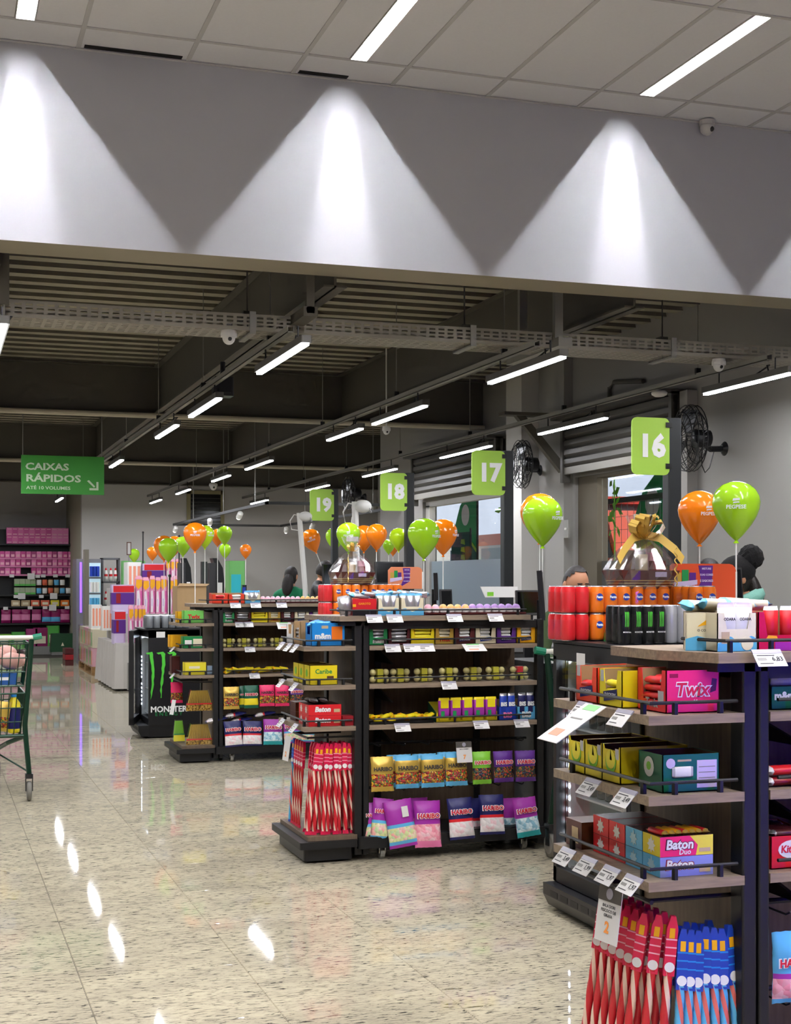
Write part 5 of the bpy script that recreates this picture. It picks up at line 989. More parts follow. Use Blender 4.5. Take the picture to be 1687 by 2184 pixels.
# ================================================================ GIFT BASKETS
CELLO = film('cellophane', '#ffffff', .5, .16); GOLDR = mat('gold_ribbon', '#f3cc66', .34, .0); BASK = mat('basket_brown', '#66302a', .5); STRI = mat('basket_stripe', '#dcbf7c', .5)
def gift(label, c, s, bow):
    t = thing('gift_basket', label, 'gift basket', c); t.scale = (s,) * 3
    def ring(z, a, b): return [(-a, -b, z), (a, -b, z), (a, b, z), (-a, b, z)]
    m = MB(); rr = ring(0, .115, .075) + ring(.085, .15, .1) + ring(.085, .142, .092) + ring(.01, .11, .07)
    m.add(rr, [(3, 2, 1, 0)] + [(i, (i + 1) % 4, 4 + (i + 1) % 4, 4 + i) for i in range(4)] + [(4 + i, 4 + (i + 1) % 4, 8 + (i + 1) % 4, 8 + i) for i in range(4)] + [(8 + i, 8 + (i + 1) % 4, 12 + (i + 1) % 4, 12 + i) for i in range(4)] + [(12, 13, 14, 15)]).build('basket_tray', BASK, t)
    for z in (.012, .024, .036):
        f = z / .085; a, b = .115 + .035 * f + .001, .075 + .025 * f + .001
        q = ring(z, a, b) + ring(z + .005, a + .002, b + .0015); MB().add(q, [(i, (i + 1) % 4, 4 + (i + 1) % 4, 4 + i) for i in range(4)]).build('gold_stripe', STRI, t)
    for k, (x, y, w, d, h, mm) in enumerate(((-.1, -.03, .06, .05, .15, P['maroon']), (-.03, -.04, .05, .05, .16, P['tan']), (.05, -.03, .07, .05, .13, P['darkred']), (-.06, .03, .1, .04, .18, P['brown']), (.06, .03, .05, .04, .17, P['rose']))): MB().bbox((x, y, .012), (x + w, y + d, h), .01).build('packed_treat', mm, t)
    rnd = random.Random(3); n = 26; vs = []; prof = [(.152, .102, .0), (.166, .116, .04), (.168, .118, .09), (.14, .1, .14), (.1, .075, .185), (.05, .04, .225), (.02, .02, .245), (.022, .02, .26), (.055, .03, .3), (.075, .03, .345)]
    for (a, b, z) in prof:
        for k in range(n):
            q = 2 * math.pi * k / n; j = 1 + rnd.uniform(-.06, .06) + (.08 if k % 2 else -.03) * (1 if z > .1 else .3); e = 2.6 if z < .12 else 2
            cx_, sx_ = math.cos(q), math.sin(q); f = (abs(cx_) ** e + abs(sx_) ** e) ** (-1 / e)
            vs.append((a * cx_ * f * j, b * sx_ * f * j, z + (rnd.uniform(-.025, .02) if z > .33 else 0)))
    MB().add(vs, [(i * n + k, i * n + (k + 1) % n, (i + 1) * n + (k + 1) % n, (i + 1) * n + k) for i in range(len(prof) - 1) for k in range(n)]).build('cellophane_wrap', CELLO, t)
    def ribbon(pts, wd, nrm):
        m = MB(); N = Vector(nrm).normalized(); vs = []
        for p in pts: vs += [Vector(p) - N * wd / 2, Vector(p) + N * wd / 2]
        return m.add(vs, [(2 * i, 2 * i + 1, 2 * i + 3, 2 * i + 2) for i in range(len(pts) - 1)])
    k_ = 1.0 if bow else .55
    for q in range(8 if bow else 5):
        a = R(q * 45 + 15); dx_, dz = math.cos(a) * .085 * k_, abs(math.sin(a)) * .05 * k_ + (.03 if q % 2 else .0) * k_
        ux = Vector((math.cos(a), -.55, .3 + .5 * abs(math.sin(a)))).normalized(); up = Vector((0, -.3, 1)).normalized(); pts = []
        for j in range(9):
            f = 2 * math.pi * j / 8; pts.append(Vector((0, -.028, .25)) + ux * (.052 * k_ * (1 - math.cos(f))) + up * (.034 * k_ * math.sin(f)))
        ribbon(pts, .048 * k_, ux.cross(up)).build('bow_loop', GOLDR, t)
    if bow:
        for sx in (-1, 1): ribbon([(0, -.035, .25), (sx * .07, -.06, .235), (sx * .13, -.09, .18), (sx * .165, -.1, .13)], .04, (sx * .4, 0, .9)).build('ribbon_tail', GOLDR, t)
    cr = []
    for j in range(30): cr.append((.12 + .006 * math.cos(j * .9) if bow else -.06, -.115 + .006 * math.sin(j * .9), .19 - .006 * j))
    MB().tube(cr, .003, 5).build('curled_ribbon', GOLDR, t)
    MB().box((-.045, -.022, .31), (.045, -.018, .345)).build('white_label', WPAPER, t); MB().bbox((.02, -.1035, .055), (.08, -.1025, .078), .0004).build('sticker', P['lilac'], t)
gift('large gift basket with a gold bow and brown tray above the near orange cans', PY(1366, 1256, 5.56) + Vector((0, 0, 0)), .96, True)
gift('small gift basket in silver cellophane above the orange cans behind the middle rack', PY(750, 1246, 9.06), .93, False)
# ================================================================ PROMO BOARDS on poles
OB = mat('board_orange', '#d9542f', .35); OB2 = mat('board_orange_light', '#e08a63', .4)
def board(label, px0, px1, py0, py1, Y, m, left_cut):
    a, b = PY(px0, py0, Y), PY(px1, py1, Y); w_, h = b.x - a.x, a.z - b.z; t = thing('promo_board', label, 'sign board', (a.x, Y, b.z)); r = h * .22
    pts = [(0, 0), (w_, 0), (w_, h - r)] + [(w_ - r + r * math.cos(R(q)), h - r + r * math.sin(R(q))) for q in (30, 60, 90)] + [(r * .3 if left_cut else r * .7, h), (0, h - r * (.3 if left_cut else .7))]
    MB().prism(pts, 'y', 0, .008).build('board', m, t); MB().prism([(x * 1.0, z) for x, z in [(w_ - .004, 0), (w_ + .004, 0), (w_ + .004, h - r), (w_ - .004, h - r)]], 'y', -.002, .01).build('white_edge', P['white'], t)
    MB().prism([(w_ * .34, h * .08), (w_ * .62, h * .34), (w_ * .64, h * .95), (w_ * .42, h * .95), (w_ * .46, h * .5)], 'y', -.002, -.0002).build('violet_panel', P['purple'], t)
    for k, s_ in enumerate(('MISTURE', 'SUAS CORES', 'E SABORES', 'FAVORITOS')): text(s_, None, P['lilac'], t, (w_ * .54, -.003, h * (.86 - .17 * k)), FR, w=w_ * (.14 if k == 0 else .2), bold=.04)
    for k, (mm, x) in enumerate(((P['gold'], .06), (P['green'], .17), (P['purple'], .28))): MB().box((w_ * x, -.0022, h * .45), (w_ * (x + .1), -.0004, h * (.75 + .08 * (k == 1)))).build('treat_print', mm, t)
    MB().prism([(w_ * .05, h * .3), (w_ * .4, h * .42), (w_ * .4, h * .55), (w_ * .05, h * .48)], 'y', -.003, -.0022).build('pale_banner', P['lilac'], t)
    MB().box((w_ * .45, .009, -b.z), (w_ * .55, .03, h * .6)).build('stand', DARK, t); MB().box((w_ * .2, -.02, -b.z), (w_ * .8, .1, -b.z + .02)).build('foot', DARK, t)
board('orange promotional board with violet panel right of the large gift basket', 1430, 1570, 1202, 1278, 5.78, OB, True); board('pale orange promotional board behind the orange cans, middle rack', 828, 901, 1209, 1256, 9.7, OB2, False)
# ================================================================ CHECKOUT SIGNS on posts, counters, tills
SGREEN = mat('sign_green', '#a6cf4f', .5); SDG = mat('sign_dark_green', '#3f9a3a', .5); POST = mat('post_black', '#1f2224', .5)
def lane_sign(num, px0, px1, py0, py1, postpx0, postpx1, d):
    a, b = PD(px0, py0, d), PD(px1, py1, d); Y = a.y; a, b = PY(px0, py0, Y), PY(px1, py1, Y); w_, h = b.x - a.x, a.z - b.z
    p0, p1 = PY(postpx0, YH, Y).x, PY(postpx1, YH, Y).x
    t = thing('lane_sign', 'light green lane sign %s on a black post, %s' % (num, {'16': 'largest and rightmost', '17': 'before the shop window', '18': 'right of the small gift basket', '19': 'smallest and leftmost'}[num]), 'lane sign', (a.x, Y, 0)); r = w_ * .14; z0 = b.z
    pts = []
    for cx_, cz, a0 in ((w_ - r, z0 + h - r, 0), (r, z0 + h - r, 90), (r, z0 + r, 180), (w_ - r, z0 + r, 270)):
        for k in range(5): q = R(a0 + 22.5 * k); pts.append((cx_ + r * math.cos(q), cz + r * math.sin(q)))
    pl = MB().prism(pts, 'y', -.006, .006).build('sign_plate', SGREEN, t); text(num, None, WHITE_INK, pl, (w_ * .53, -.0075, z0 + h * .49), FR, w=w_ * .62, bold=.05)
    MB().bbox((p0 - a.x, .0, 0), (p1 - a.x, .09, z0 + h + .005), .01).build('post', POST, t)
    for f in (.16, .88): MB().box((w_ - .03, -.012, z0 + h * f - .018), (p0 - a.x + .02, .012, z0 + h * f + .018)).build('clamp', BLACK, t)
    return a.x, Y, p1 - a.x
SG = {'16': (1347, 1427, 889, 1014, 1426, 1454, 9.7), '17': (1006, 1077, 960, 1057, 1075, 1096, 12.17), '18': (811, 868, 1008, 1090, 867, 884, 14.5), '19': (661, 712, 1043, 1111, 709, 722, 17.3)}
COUNT = mat('counter_grey', '#2b2c2e', .4); BELT = mat('conveyor_belt', '#1a1a1a', .7)
for num, a in SG.items():
    x, Y, pw = lane_sign(num, *a)
    if num == '19': continue
    t = thing('checkout_counter', 'dark checkout counter under the %s lane sign' % {'16': 'largest', '17': 'second largest', '18': 'third largest', '19': 'smallest'}[num], 'counter', (x - 1.1, Y - (1.1 if num == '16' else .55), 0))
    MB().bbox((0, 0, .05), (1.9, .5, .86), .04).build('cabinet', COUNT, t); MB().bbox((-.02, -.02, .86), (1.92, .52, .9), .04).build('worktop', mat('worktop_steel', '#8f9092', .3, .6), t); MB().box((.1, .06, .9), (1.2, .44, .908)).build('belt', BELT, t); MB().box((.05, .05, 0), (1.85, .45, .05)).build('plinth', BLACK, t)
def monitor(label, px, py0, py1, d, yaw, wide=.36, lean=8):
    a, b = PD(px, py0, d), PD(px, py1, d); h = a.z - b.z
    t = thing('till_monitor', label, 'monitor', (a.x, a.y, b.z), R(yaw)); MB().bbox((-wide / 2, -.015, 0), (wide / 2, .02, h), .006).build('screen_housing', DARK, t, rot=(R(-lean), 0, 0)); MB().box((-wide / 2 + .01, -.017, .015), (wide / 2 - .01, -.0155, h - .012)).build('screen', mat('screen_glass', '#0c0d10', .1), t, rot=(R(-lean), 0, 0)); MB().box((-.03, .0, -b.z), (.03, .04, h * .4)).build('stand', DARK, t)
    return t
monitor('slim black till monitor seen edge-on right of the eggs', 1158, 1217, 1322, 9.2, 66, .3, 4); monitor('slim black till monitor seen edge-on left of the window', 931, 1222, 1280, 11.6, 70, .3, 2)
monitor('black till monitor behind the orange board of the middle rack', 832, 1198, 1246, 12.6, 4, .28); monitor('black scale display behind the right end of the middle rack', 1128, 1259, 1312, 9.6, -8, .18); monitor('black till display behind the eggs', 952, 1257, 1300, 10.9, 0, .1)
monitor('black till monitor behind the small gift basket', 712, 1202, 1252, 15.5, 10, .26); monitor('tall dark screen right of the orange board', 1562, 1210, 1310, 8.0, -5, .14)
gp = thing('customer_notice', 'white notice card with a green square by the shop window', 'notice', PD(1072, 1264, 10.4)); MB().prism([(-.14, -.035), (.12, -.035), (.12, .045), (-.18, .045)], 'y', -.004, .004).build('card', WPAPER, gp); MB().box((-.125, -.006, -.025), (-.075, -.0042, .005)).build('green_square', P['lime'], gp); MB().box((-.02, .005, -gp.location.z), (.02, .02, 0)).build('stand', DARK, gp)
# hanging sign
a, b = PY(45, 970, 15.75), PY(222, 1056, 15.75)
hs = thing('hanging_sign', 'green hanging sign for the fast tills with an arrow', 'sign', (a.x, 15.75, b.z)); W_, H_ = b.x - a.x, a.z - b.z
MB().box((0, -.006, 0), (W_, .006, H_)).build('sign_plate', SDG, hs)
PALE = mat('pale_print', '#cfe3c6', .6)
for s_, x0, z, h in (('CAIXAS', .31, .70, .18), ('RÁPIDOS', .385, .40, .185), ('ATÉ 10 VOLUMES', .325, .155, .085)): text(s_, H_ * h, PALE, hs, (W_ * x0, -.0075, H_ * z), FR, bold=.03 if h > .1 else .02, w=W_ * (.52 if h == .18 else .655 if h > .1 else .53))
MB().prism([(W_ * .79, H_ * .36), (W_ * .815, H_ * .385), (W_ * .89, H_ * .22), (W_ * .875, H_ * .19)], 'y', -.008, -.006).build('arrow_shaft', PALE, hs); MB().prism([(W_ * .82, H_ * .12), (W_ * .93, H_ * .12), (W_ * .93, H_ * .34), (W_ * .905, H_ * .34), (W_ * .905, H_ * .175), (W_ * .82, H_ * .175)], 'y', -.0085, -.006).build('arrow_head', PALE, hs)
for x in (.02, .97): MB().tube([(W_ * x, 0, H_), (W_ * x, 0, ZD + .05 - b.z)], .004, 6).build('hanging_rod', GREY, hs)
# ================================================================ BALLOONS on white sticks
BO = mat('balloon_orange', '#f7820f', .14, coat=.4); BG = mat('balloon_green', '#9fd321', .14, coat=.4); BL = mat('balloon_lime', '#c3ea1f', .14, coat=.4)
BPROF = [(.0, 1.0), (.3, .955), (.58, .84), (.82, .62), (.96, .36), (1.0, .1), (.96, -.18), (.84, -.5), (.66, -.8), (.46, -1.06), (.25, -1.3), (.1, -1.44), (.045, -1.49)]
BME = {m.name: MB().lathe([(max(p[0], .004), p[1]) for p in BPROF[::-1]], 28).mesh('balloon_skin', m, True) for m in (BO, BG, BL)}
def balloon(label, px, py, wp, m, d, tilt=0.0, show=True, zend=.95, yaw=0, logo=1):
    c = PD(px, py, d); r = wp / 2 * d / FPX
    t = thing('balloon', label, 'balloon', c, rot=(0, R(tilt), 0), group='balloons at the tills'); k = place(BME[m.name], 'balloon_skin', t, scale=r)
    MB().lathe([(.05 * r, -1.49 * r), (.1 * r, -1.56 * r), (.13 * r, -1.6 * r), (.04 * r, -1.56 * r)], 10).build('knot', m, t)
    MB().tube([(0, 0, -1.55 * r), (0, 0, -(c.z - .01) if tilt == 0 else -1.55 * r - .35)], .0045, 6).build('stick', P['white'], t)
    if logo:
        v = (Vector((0, 0, HC)) - c); yw = math.atan2(v.x, -v.y) + R(yaw)
        lg = MB(); 
        for i, (z0, z1, wd) in enumerate(((.02, .1, .13), (.12, .24, .15))): lg.prism([(-wd, z0), (wd, z0 + .03), (wd * .9, z1), (-wd * .8, z1 - .02)], 'y', -.004, .004)
        WB = film('balloon_print', '#ffffff', .35, .4, True)
        lo = lg.build('fruit_logo', WB, t, (math.sin(yw) * r * 1.005, -math.cos(yw) * r * 1.005, 0), (0, 0, yw)); lo.scale = (r,) * 3
        text('PEGPESE', None, WB, t, (math.sin(yw) * r * 1.006, -math.cos(yw) * r * 1.006, -.13 * r), (R(90), 0, yw), w=r * .8)
    return t
balloon('large orange balloon by the right wall behind a green one', 1492, 1092, 92, BO, 8.1, zend=1.0, yaw=25); balloon('large green balloon at the far right', 1570, 1077, 102, BG, 7.7, zend=1.0)
balloon('orange balloon almost hidden behind a green one near sign 17', 1151, 1094, 84, BO, 9.4, logo=0, zend=1.0); balloon('green balloon between the two largest lane signs', 1157, 1101, 86, BG, 9.1, yaw=48, zend=1.0)
balloon('green balloon right of the third largest lane sign', 904, 1140, 70, BG, 11.0, yaw=50); balloon('orange balloon behind the green one right of the third largest sign', 945, 1138, 62, BO, 11.3, yaw=60)
balloon('green balloon cut by the post of the third largest sign', 850, 1146, 40, BL, 14.8, logo=0); balloon('small green balloon behind the one beside the sign 18 post', 829, 1163, 26, BG, 17.5, logo=0); balloon('small orange balloon low behind the one beside the sign 18 post', 838, 1166, 26, BO, 18, logo=0)
balloon('orange balloon right of the small gift basket', 803, 1140, 46, BO, 14.0, logo=0); balloon('orange balloon behind the top of the small gift basket', 776, 1143, 46, BO, 14.4, logo=0); balloon('green balloon right of the smallest sign, above the gift basket', 743, 1140, 52, BG, 13.6); balloon('green balloon half hidden by the sign 19 post', 714, 1145, 40, BG, 18.2, logo=0)
balloon('tilted orange balloon left of sign 19', 663, 1149, 42, BO, 16.5, tilt=-22)
balloon('largest orange balloon of the left cluster', 416, 1139, 50, BO, 14.2, zend=1.1); balloon('lime balloon behind the largest orange one', 437, 1140, 40, BL, 14.6, yaw=40, zend=1.1); balloon('orange balloon at the right of the left cluster', 464, 1143, 30, BO, 17, logo=0); balloon('green balloon at the right of the left cluster', 479, 1138, 33, BG, 16.5, logo=0)
balloon('small green balloon below the right of the left cluster', 480, 1172, 26, BG, 20, logo=0); balloon('small orange balloon by itself against the back wall', 524, 1173, 25, BO, 21); balloon('orange balloon behind a green one in the left cluster', 350, 1164, 44, BO, 15.4, logo=0); balloon('green balloon in front of an orange one, left cluster', 359, 1168, 42, BG, 15.0, logo=0)
balloon('orange balloon peeping over the left cluster', 372, 1160, 34, BO, 17.6, logo=0); balloon('green balloon between the two halves of the left cluster', 390, 1161, 34, BG, 17.0, logo=0); balloon('small green balloon leftmost of all', 286, 1182, 24, BG, 23, logo=0); balloon('small orange balloon second from the left', 325, 1178, 24, BO, 22.5, logo=0)
# ================================================================ BACK OF THE HALL
CLOTH = mat('table_cloth', '#b9b4ae', .6, var=.06, vscale=6, bump=.3)
tb = thing('display_table', 'long display table under a pale grey plastic cloth', 'table', (2.33, 18.7, 0))
m = MB(); n = 24; wob = lambda k: .02 * math.sin(k * 1.7) + .012 * math.sin(k * 3.1)
ring = [(0, 2.1 * k / n) for k in range(n)] + [(1.1 * k / 12, 2.1) for k in range(12)] + [(1.1, 2.1 - 2.1 * k / n) for k in range(n)] + [(1.1 - 1.1 * k / 12, 0) for k in range(12)]
N = len(ring); vs = []
for z, f in ((.03, 1), (.35, .6), (.6, .1), (.63, 0)):
    for k, (x, y) in enumerate(ring):
        dx_ = -1 if x == 0 else 1 if x == 1.1 else 0; dy_ = -1 if y == 0 else 1 if y == 2.1 else 0
        vs.append((x + dx_ * (.03 + wob(k)) * f, y + dy_ * (.03 + wob(k)) * f, z))
m.add(vs, [(i * N + k, i * N + (k + 1) % N, (i + 1) * N + (k + 1) % N, (i + 1) * N + k) for i in range(3) for k in range(N)] + [tuple(range(3 * N, 4 * N))]).build('cloth', CLOTH, tb)
MB().box((.05, .05, .58), (1.05, 2.05, .6)).build('table_top', GREY, tb)
for x in (.08, 1.0):
    for y in (.08, 2.0): MB().box((x - .02, y - .02, 0), (x + .02, y + .02, .58)).build('leg', GREY, tb)
pl = tag(MB().box((0, 0, 0), (.95, .68, .37)).build('display_plinth', CLOTH, loc=(2.45, 19.35, .632)), 'low white display plinth under the middle tier of paper packs', 'plinth'); pl2 = tag(MB().box((0, 0, 0), (.95, .68, .72)).build('display_plinth', CLOTH, loc=(2.45, 20.08, .632)), 'tall white display plinth under the top tier of paper packs', 'plinth')
PK = pal('packpink', '#e89abf', .3); PKH = pal('packmagenta', '#d05a9c', .3); PKW = pal('packwhite', '#efe6ea', .3); YO = pal('packyelloworange', '#f5b021', .35)
def paper_pack(label, px0, px1, y0, y1, Y, kind, group):
    a, b = PY(px0, y1, Y), PY(px1, y0, Y); w_, h = b.x - a.x, b.z - a.z; t = thing('paper_pack', label, 'paper pack', (a.x, Y, a.z), R(random.uniform(-5, 5)), group)
    if kind == 'pink':
        MB().bbox((0, 0, 0), (w_, .12, h * .92), min(w_ * .3, .03)).build('pack_body', PK, t); MB().prism([(w_ * .15, h * .04), (w_ * .55, h * .04), (w_ * .7, h * .35), (w_ * .5, h * .62), (w_ * .2, h * .6)], 'y', -.003, .002).build('white_panel', PKW, t); MB().box((w_ * .3, -.0045, h * .2), (w_ * .45, -.003, h * .4)).build('blue_print', P['lilac'], t); MB().prism([(w_ * .05, h * .72), (w_ * .4, h * .64), (w_ * .95, h * .74), (w_ * .9, h * .9), (w_ * .1, h * .9)], 'y', -.004, .003).build('yellow_header', YO, t); MB().box((w_ * .7, -.0035, h * .05), (w_ * .96, .002, h * .6)).build('magenta_panel', PKH, t)
        MB().prism([(0, h * .92), (w_, h * .92), (w_ * .85, h), (w_ * .15, h)], 'y', .02, .1).build('film_tuck', P['rose'], t)
    elif kind == 'purple':
        MB().bbox((0, 0, 0), (w_, .25, h), .03).build('pack_body', P['lilac'], t); MB().box((-.002, -.004, h * .32), (w_ + .002, .2, h * .72)).build('purple_band', P['purple'], t); MB().box((w_ * .08, -.006, h * .74), (w_, .2, h * .96)).build('red_band', P['red'], t); MB().box((w_ * .2, -.006, h * .36), (w_ * .4, -.003, h * .7)).build('red_print', P['darkred'], t)
    else:
        MB().bbox((0, 0, 0), (w_, .3, h), .03).build('pack_body', P['white'], t)
        for k in range(3): MB().box((w_ * (.1 + .3 * k), -.004, h * .1), (w_ * (.28 + .3 * k), .0, h * .85)).build('peach_panel', pal('peach', '#f2a184'), t)
for k, (p0, p1) in enumerate(((275, 285), (287, 294), (295, 303), (303, 311))): paper_pack('%s pink paper pack from the left, lowest tier' % ORD[k], p0, p1, 1291, 1374, 18.75, 'pink', 'pink paper packs')
for k, (p0, p1) in enumerate(((289, 304), (305, 319), (320, 331), (332, 343), (343, 356), (357, 371), (371, 384))): paper_pack('%s pink paper pack from the left, middle tier' % ORD[k], p0, p1, 1228 + 3 * (k % 2), 1309, 19.4, 'pink', 'pink paper packs')
for k, (p0, p1) in enumerate(((354, 364), (365, 374), (375, 385))): paper_pack('%s pink paper pack from the left, top tier' % ORD[k], p0, p1, 1192, 1256, 20.12, 'pink', 'pink paper packs')
paper_pack('purple and red paper pack on the middle tier', 238, 286, 1247, 1309, 19.4, 'purple', None); paper_pack('purple and red paper pack on the top tier', 304, 352, 1202, 1256, 20.1, 'purple', None); paper_pack('white paper pack with peach panels on the top tier', 272, 303, 1199, 1256, 20.15, 'white', None)
paper_pack('dark purple paper pack at the left of the lowest tier', 243, 268, 1302, 1374, 18.85, 'purple', None)
paper_pack('white paper pack with peach panels at the far left of the table', 195, 218, 1290, 1340, 20.4, 'white', None); paper_pack('white paper pack behind the dark purple one', 219, 240, 1293, 1345, 20.2, 'white', None)
# wrapped pallet load
pt = thing('pallet', 'wooden pallet under the film-wrapped paper packs', 'pallet', (2.36, 21.9, 0)); PW = wood('pallet_wood', '#7a5a36', '#a58152', (5, 40, 40))
for k in range(7): MB().box((0, .02 + .29 * k, .11), (1.0, .2 + .29 * k, .13)).build('top_board', PW, pt)
for x in (0, .45, .9):
    for y in (.0, .95, 1.9): MB().box((x, y, .02), (x + .1, y + .14, .11)).build('block', PW, pt)
for x in (0, .45, .9): MB().box((x, 0, 0), (x + .1, 2.04, .02)).build('bottom_board', PW, pt)
for i in range(2):
    for j in range(3):
        for k in range(2):
            t = thing('wrapped_bale', '%s %s bale of paper on the pallet, %s column from the front' % ('lower' if k == 0 else 'upper', 'aisle-side' if i == 0 else 'inner', ORD[j]), 'bale', (2.37 + .49 * i, 21.93 + .66 * j, .132 + .29 * k))
            MB().bbox((0, 0, 0), (.48, .64, .285), .04).build('bale_body', P['cream'] if (j + k) % 2 else P['rose'], t)
            for q in range(3): MB().box((-.004, .06 + .2 * q, .03), (.002, .2 + .2 * q, .24)).build('print_panel', [pal('peach', '#f2a184'), P['pgreen'], P['rose']][(q + j + k) % 3], t)
wr = tag(MB().bbox((-.012, -.012, .0), (.992, 1.99, .6), .05).build('pallet_wrap', film('pallet_film', '#f0ece8', .62, .15), loc=(2.36, 21.93, .133)), 'clear stretch film around the bales on the pallet', 'film wrap')
cb = thing('red_crate', 'dark red stacked crate left of the pallet', 'crate', (2.2, 24.6, 0))
for k in range(3): MB().box((0, 0, .1 * k), (.14, .5, .1 * k + .09)).build('crate_tier', P['darkred'] if k % 2 else P['maroon'], cb)
# tall shelf of pink goods in the deep aisle
YS = 28.9
sh = thing('aisle_shelf', 'tall black shelf of pink packets in the deep aisle at the left', 'shelf unit', PZ(0, 1399, 0).xyz if False else (.95, YS - .2, 0)); xl, xr = PY(-40, YH, YS - .2).x - .95, PY(157, YH, YS - .2).x - .95
def zy(py): return PY(80, py, YS - .2).z
MB().box((xl, .4, .0), (xr, .43, zy(1128))).build('back_panel', BLACK, sh)
for x in (xl, xr - .04): MB().box((x, -.02, 0), (x + .04, .43, zy(1140))).build('side_panel', DARK, sh)
lv_ = [1160, 1190, 1207, 1225, 1268, 1293, 1329, 1384]
for py in lv_: MB().box((xl + .04, 0, zy(py) - .03), (xr - .04, .4, zy(py))).build('shelf_board', pal('plumpink', '#d87fa8') if py in (1190, 1207, 1225) else BLACK, sh)
for k, px in enumerate((25, 68, 80, 92, 118, 144, 34, 88, 12, 64, 96, 143)):
    py = [1226, 1226, 1227, 1226, 1226, 1226, 1270, 1270, 1295, 1294, 1294, 1294][k]; MB().box((-.045, -.012, -.06), (.045, -.008, 0)).build('price_tag', WPAPER, sh, (PY(px, YH, YS - .2).x - .95, -.005, zy(py) + .01))
for k, (px, py) in enumerate(((66, 1226), (46, 1268), (114, 1268), (112, 1293))): MB().box((-.07, -.014, -.12), (.07, -.01, 0)).build('promo_card', WPAPER, sh, (PY(px, YH, YS - .2).x - .95, -.03, zy(py) + .03))
MAG = [pal('mag1', '#cf4a92'), pal('mag2', '#e06aa8'), pal('mag3', '#a83a78'), pal('mag4', '#ee86bd')]; G_ = 'pink packets on the deep aisle shelf'
pkm = [MB().bbox((-.05, 0, 0), (.05, .08, .13), .015, 0).box((-.035, -.003, .02), (.03, .002, .07), 1).mesh('packet', [m_, P['rose']]) for m_ in MAG]
for r_, py in enumerate((1190, 1207, 1225)):
    for k in range(14):
        px = 5 + 11.2 * k
        if (r_, k) in ((2, 4), (2, 5)): continue
        tag(place(pkm[(k + r_) % 4], 'packet', None, (PY(px, YH, YS - .15).x, YS - .17, zy(py) + .001), (0, 0, random.uniform(-.1, .1))), 'pink packet in the three close rows of the deep aisle shelf', 'packet', G_)
for k in range(11):
    for r_ in range(2):
        tag(place(MB().box((-.055, 0, 0), (.055, .2, .16)).box((-.04, -.003, .02), (.04, .001, .04), 1).box((-.04, -.003, .125), (.04, .001, .14), 1).mesh('pink_box', [MAG[3 if k > 7 else (k + r_) % 2], P['rose']]), 'pink_box', None, (PY(20 + 12 * k, YH, YS - .1).x, YS - .12, zy(1160) + .001 + .161 * r_)), 'pink box in the double row on top of the deep aisle shelf', 'box', 'pink boxes on the deep aisle shelf')
for k in range(4):
    for r_ in range(2): tag(place(MB().box((-.05, 0, 0), (.05, .1, .14)).box((-.05, -.003, 0), (.05, .001, .04), 1).mesh('green_box', [pal('sage', '#9fae8c'), pal('grassgreen', '#56b24a')]), 'green_box', None, (PY(36 + 11.5 * k, YH, YS - .15).x, YS - .16, zy(1268) + .001 + .17 * r_)), 'sage green box in the block on the deep aisle shelf', 'box', 'sage green boxes on the deep aisle shelf')
for k in range(6):
    for r_ in range(2):
        if r_ == 1 and k == 5: continue
        tag(place(pillow(.14, .1, .04).mesh('pouch', [[P['sky'], P['white'], pal('coral', '#e0694a'), P['tan']][(k + r_) % 4], P['brown']], True), 'pouch', None, (PY(83 + 12.5 * k, YH, YS - .15).x, YS - .16, zy(1268) + .075 + .165 * r_), (R(90), R(90), 0)), 'small pouch right of the sage boxes on the deep aisle shelf', 'pouch', 'small pouches on the deep aisle shelf')
for k, (px, kd) in enumerate(((13, 'aisle'), (36, 'aisle'), (55, 'aisle'), (78, 'aisle'), (100, 'aisleblue'), (119, 'aisleblue'), (139, 'aisle'))): bag(kd, '%s plum coloured pouch from the left, lower shelf of the deep aisle' % ORD[k], (PY(px, YH, YS - .2).x, YS - .17, zy(1329) + .275), .19, .27, .05, letters=False)
for k in range(6):
    m_ = [P['tan'], P['tan'], pal('coral', '#e0694a'), pal('coral', '#e0694a'), P['lemon'], P['orange']][k]; tag(MB().bbox((0, 0, 0), (.17, .15, .12), .01).box((.03, -.003, .03), (.14, .002, .08), 1).build('snack_box', [m_, P['cream']], loc=(PY(24 + 21 * k, YH, YS - .15).x, YS - .16, zy(1293) + .001)), '%s snack box from the left, narrow shelf of the deep aisle' % ORD[k], 'box')
for k, (px, w_, h, m_) in enumerate(((8, .3, .3, P['lime']), (40, .28, .34, pal('grassgreen', '#56b24a')), (70, .26, .4, MAG[2]), (88, .3, .42, pal('plum', '#8e1a5a')), (114, .26, .46, pal('grassgreen', '#56b24a')), (143, .2, .25, P['purple']))):
    t = thing('large_packet', '%s large packet from the left on the base of the deep aisle shelf' % ORD[k], 'packet', (PY(px, YH, YS - .2).x, YS - .16, zy(1384) + .001)); MB().bbox((-w_ / 2, 0, 0), (w_ / 2, .14, h), .04).build('packet_body', m_, t); MB().box((-w_ * .3, -.004, h * .25), (w_ * .3, .002, h * .6)).build('pale_print', P['cream'], t)
bs = thing('promo_bin', 'dark green open bin standing before the deep aisle shelf', 'bin', (PY(108, YH, 28.2).x, 28.2, 0)); MB().prism([(0, .06), (.46, .06), (.44, .42), (.02, .42)], 'y', 0, .3).build('bin_body', mat('bin_green', '#1f4d2c', .5), bs); MB().prism([(.2, .18), (.26, .18), (.23, .25)], 'y', -.004, 0).build('emblem', P['cream'], bs); MB().box((.02, .0, 0), (.44, .3, .06)).build('plinth', GREY, bs)
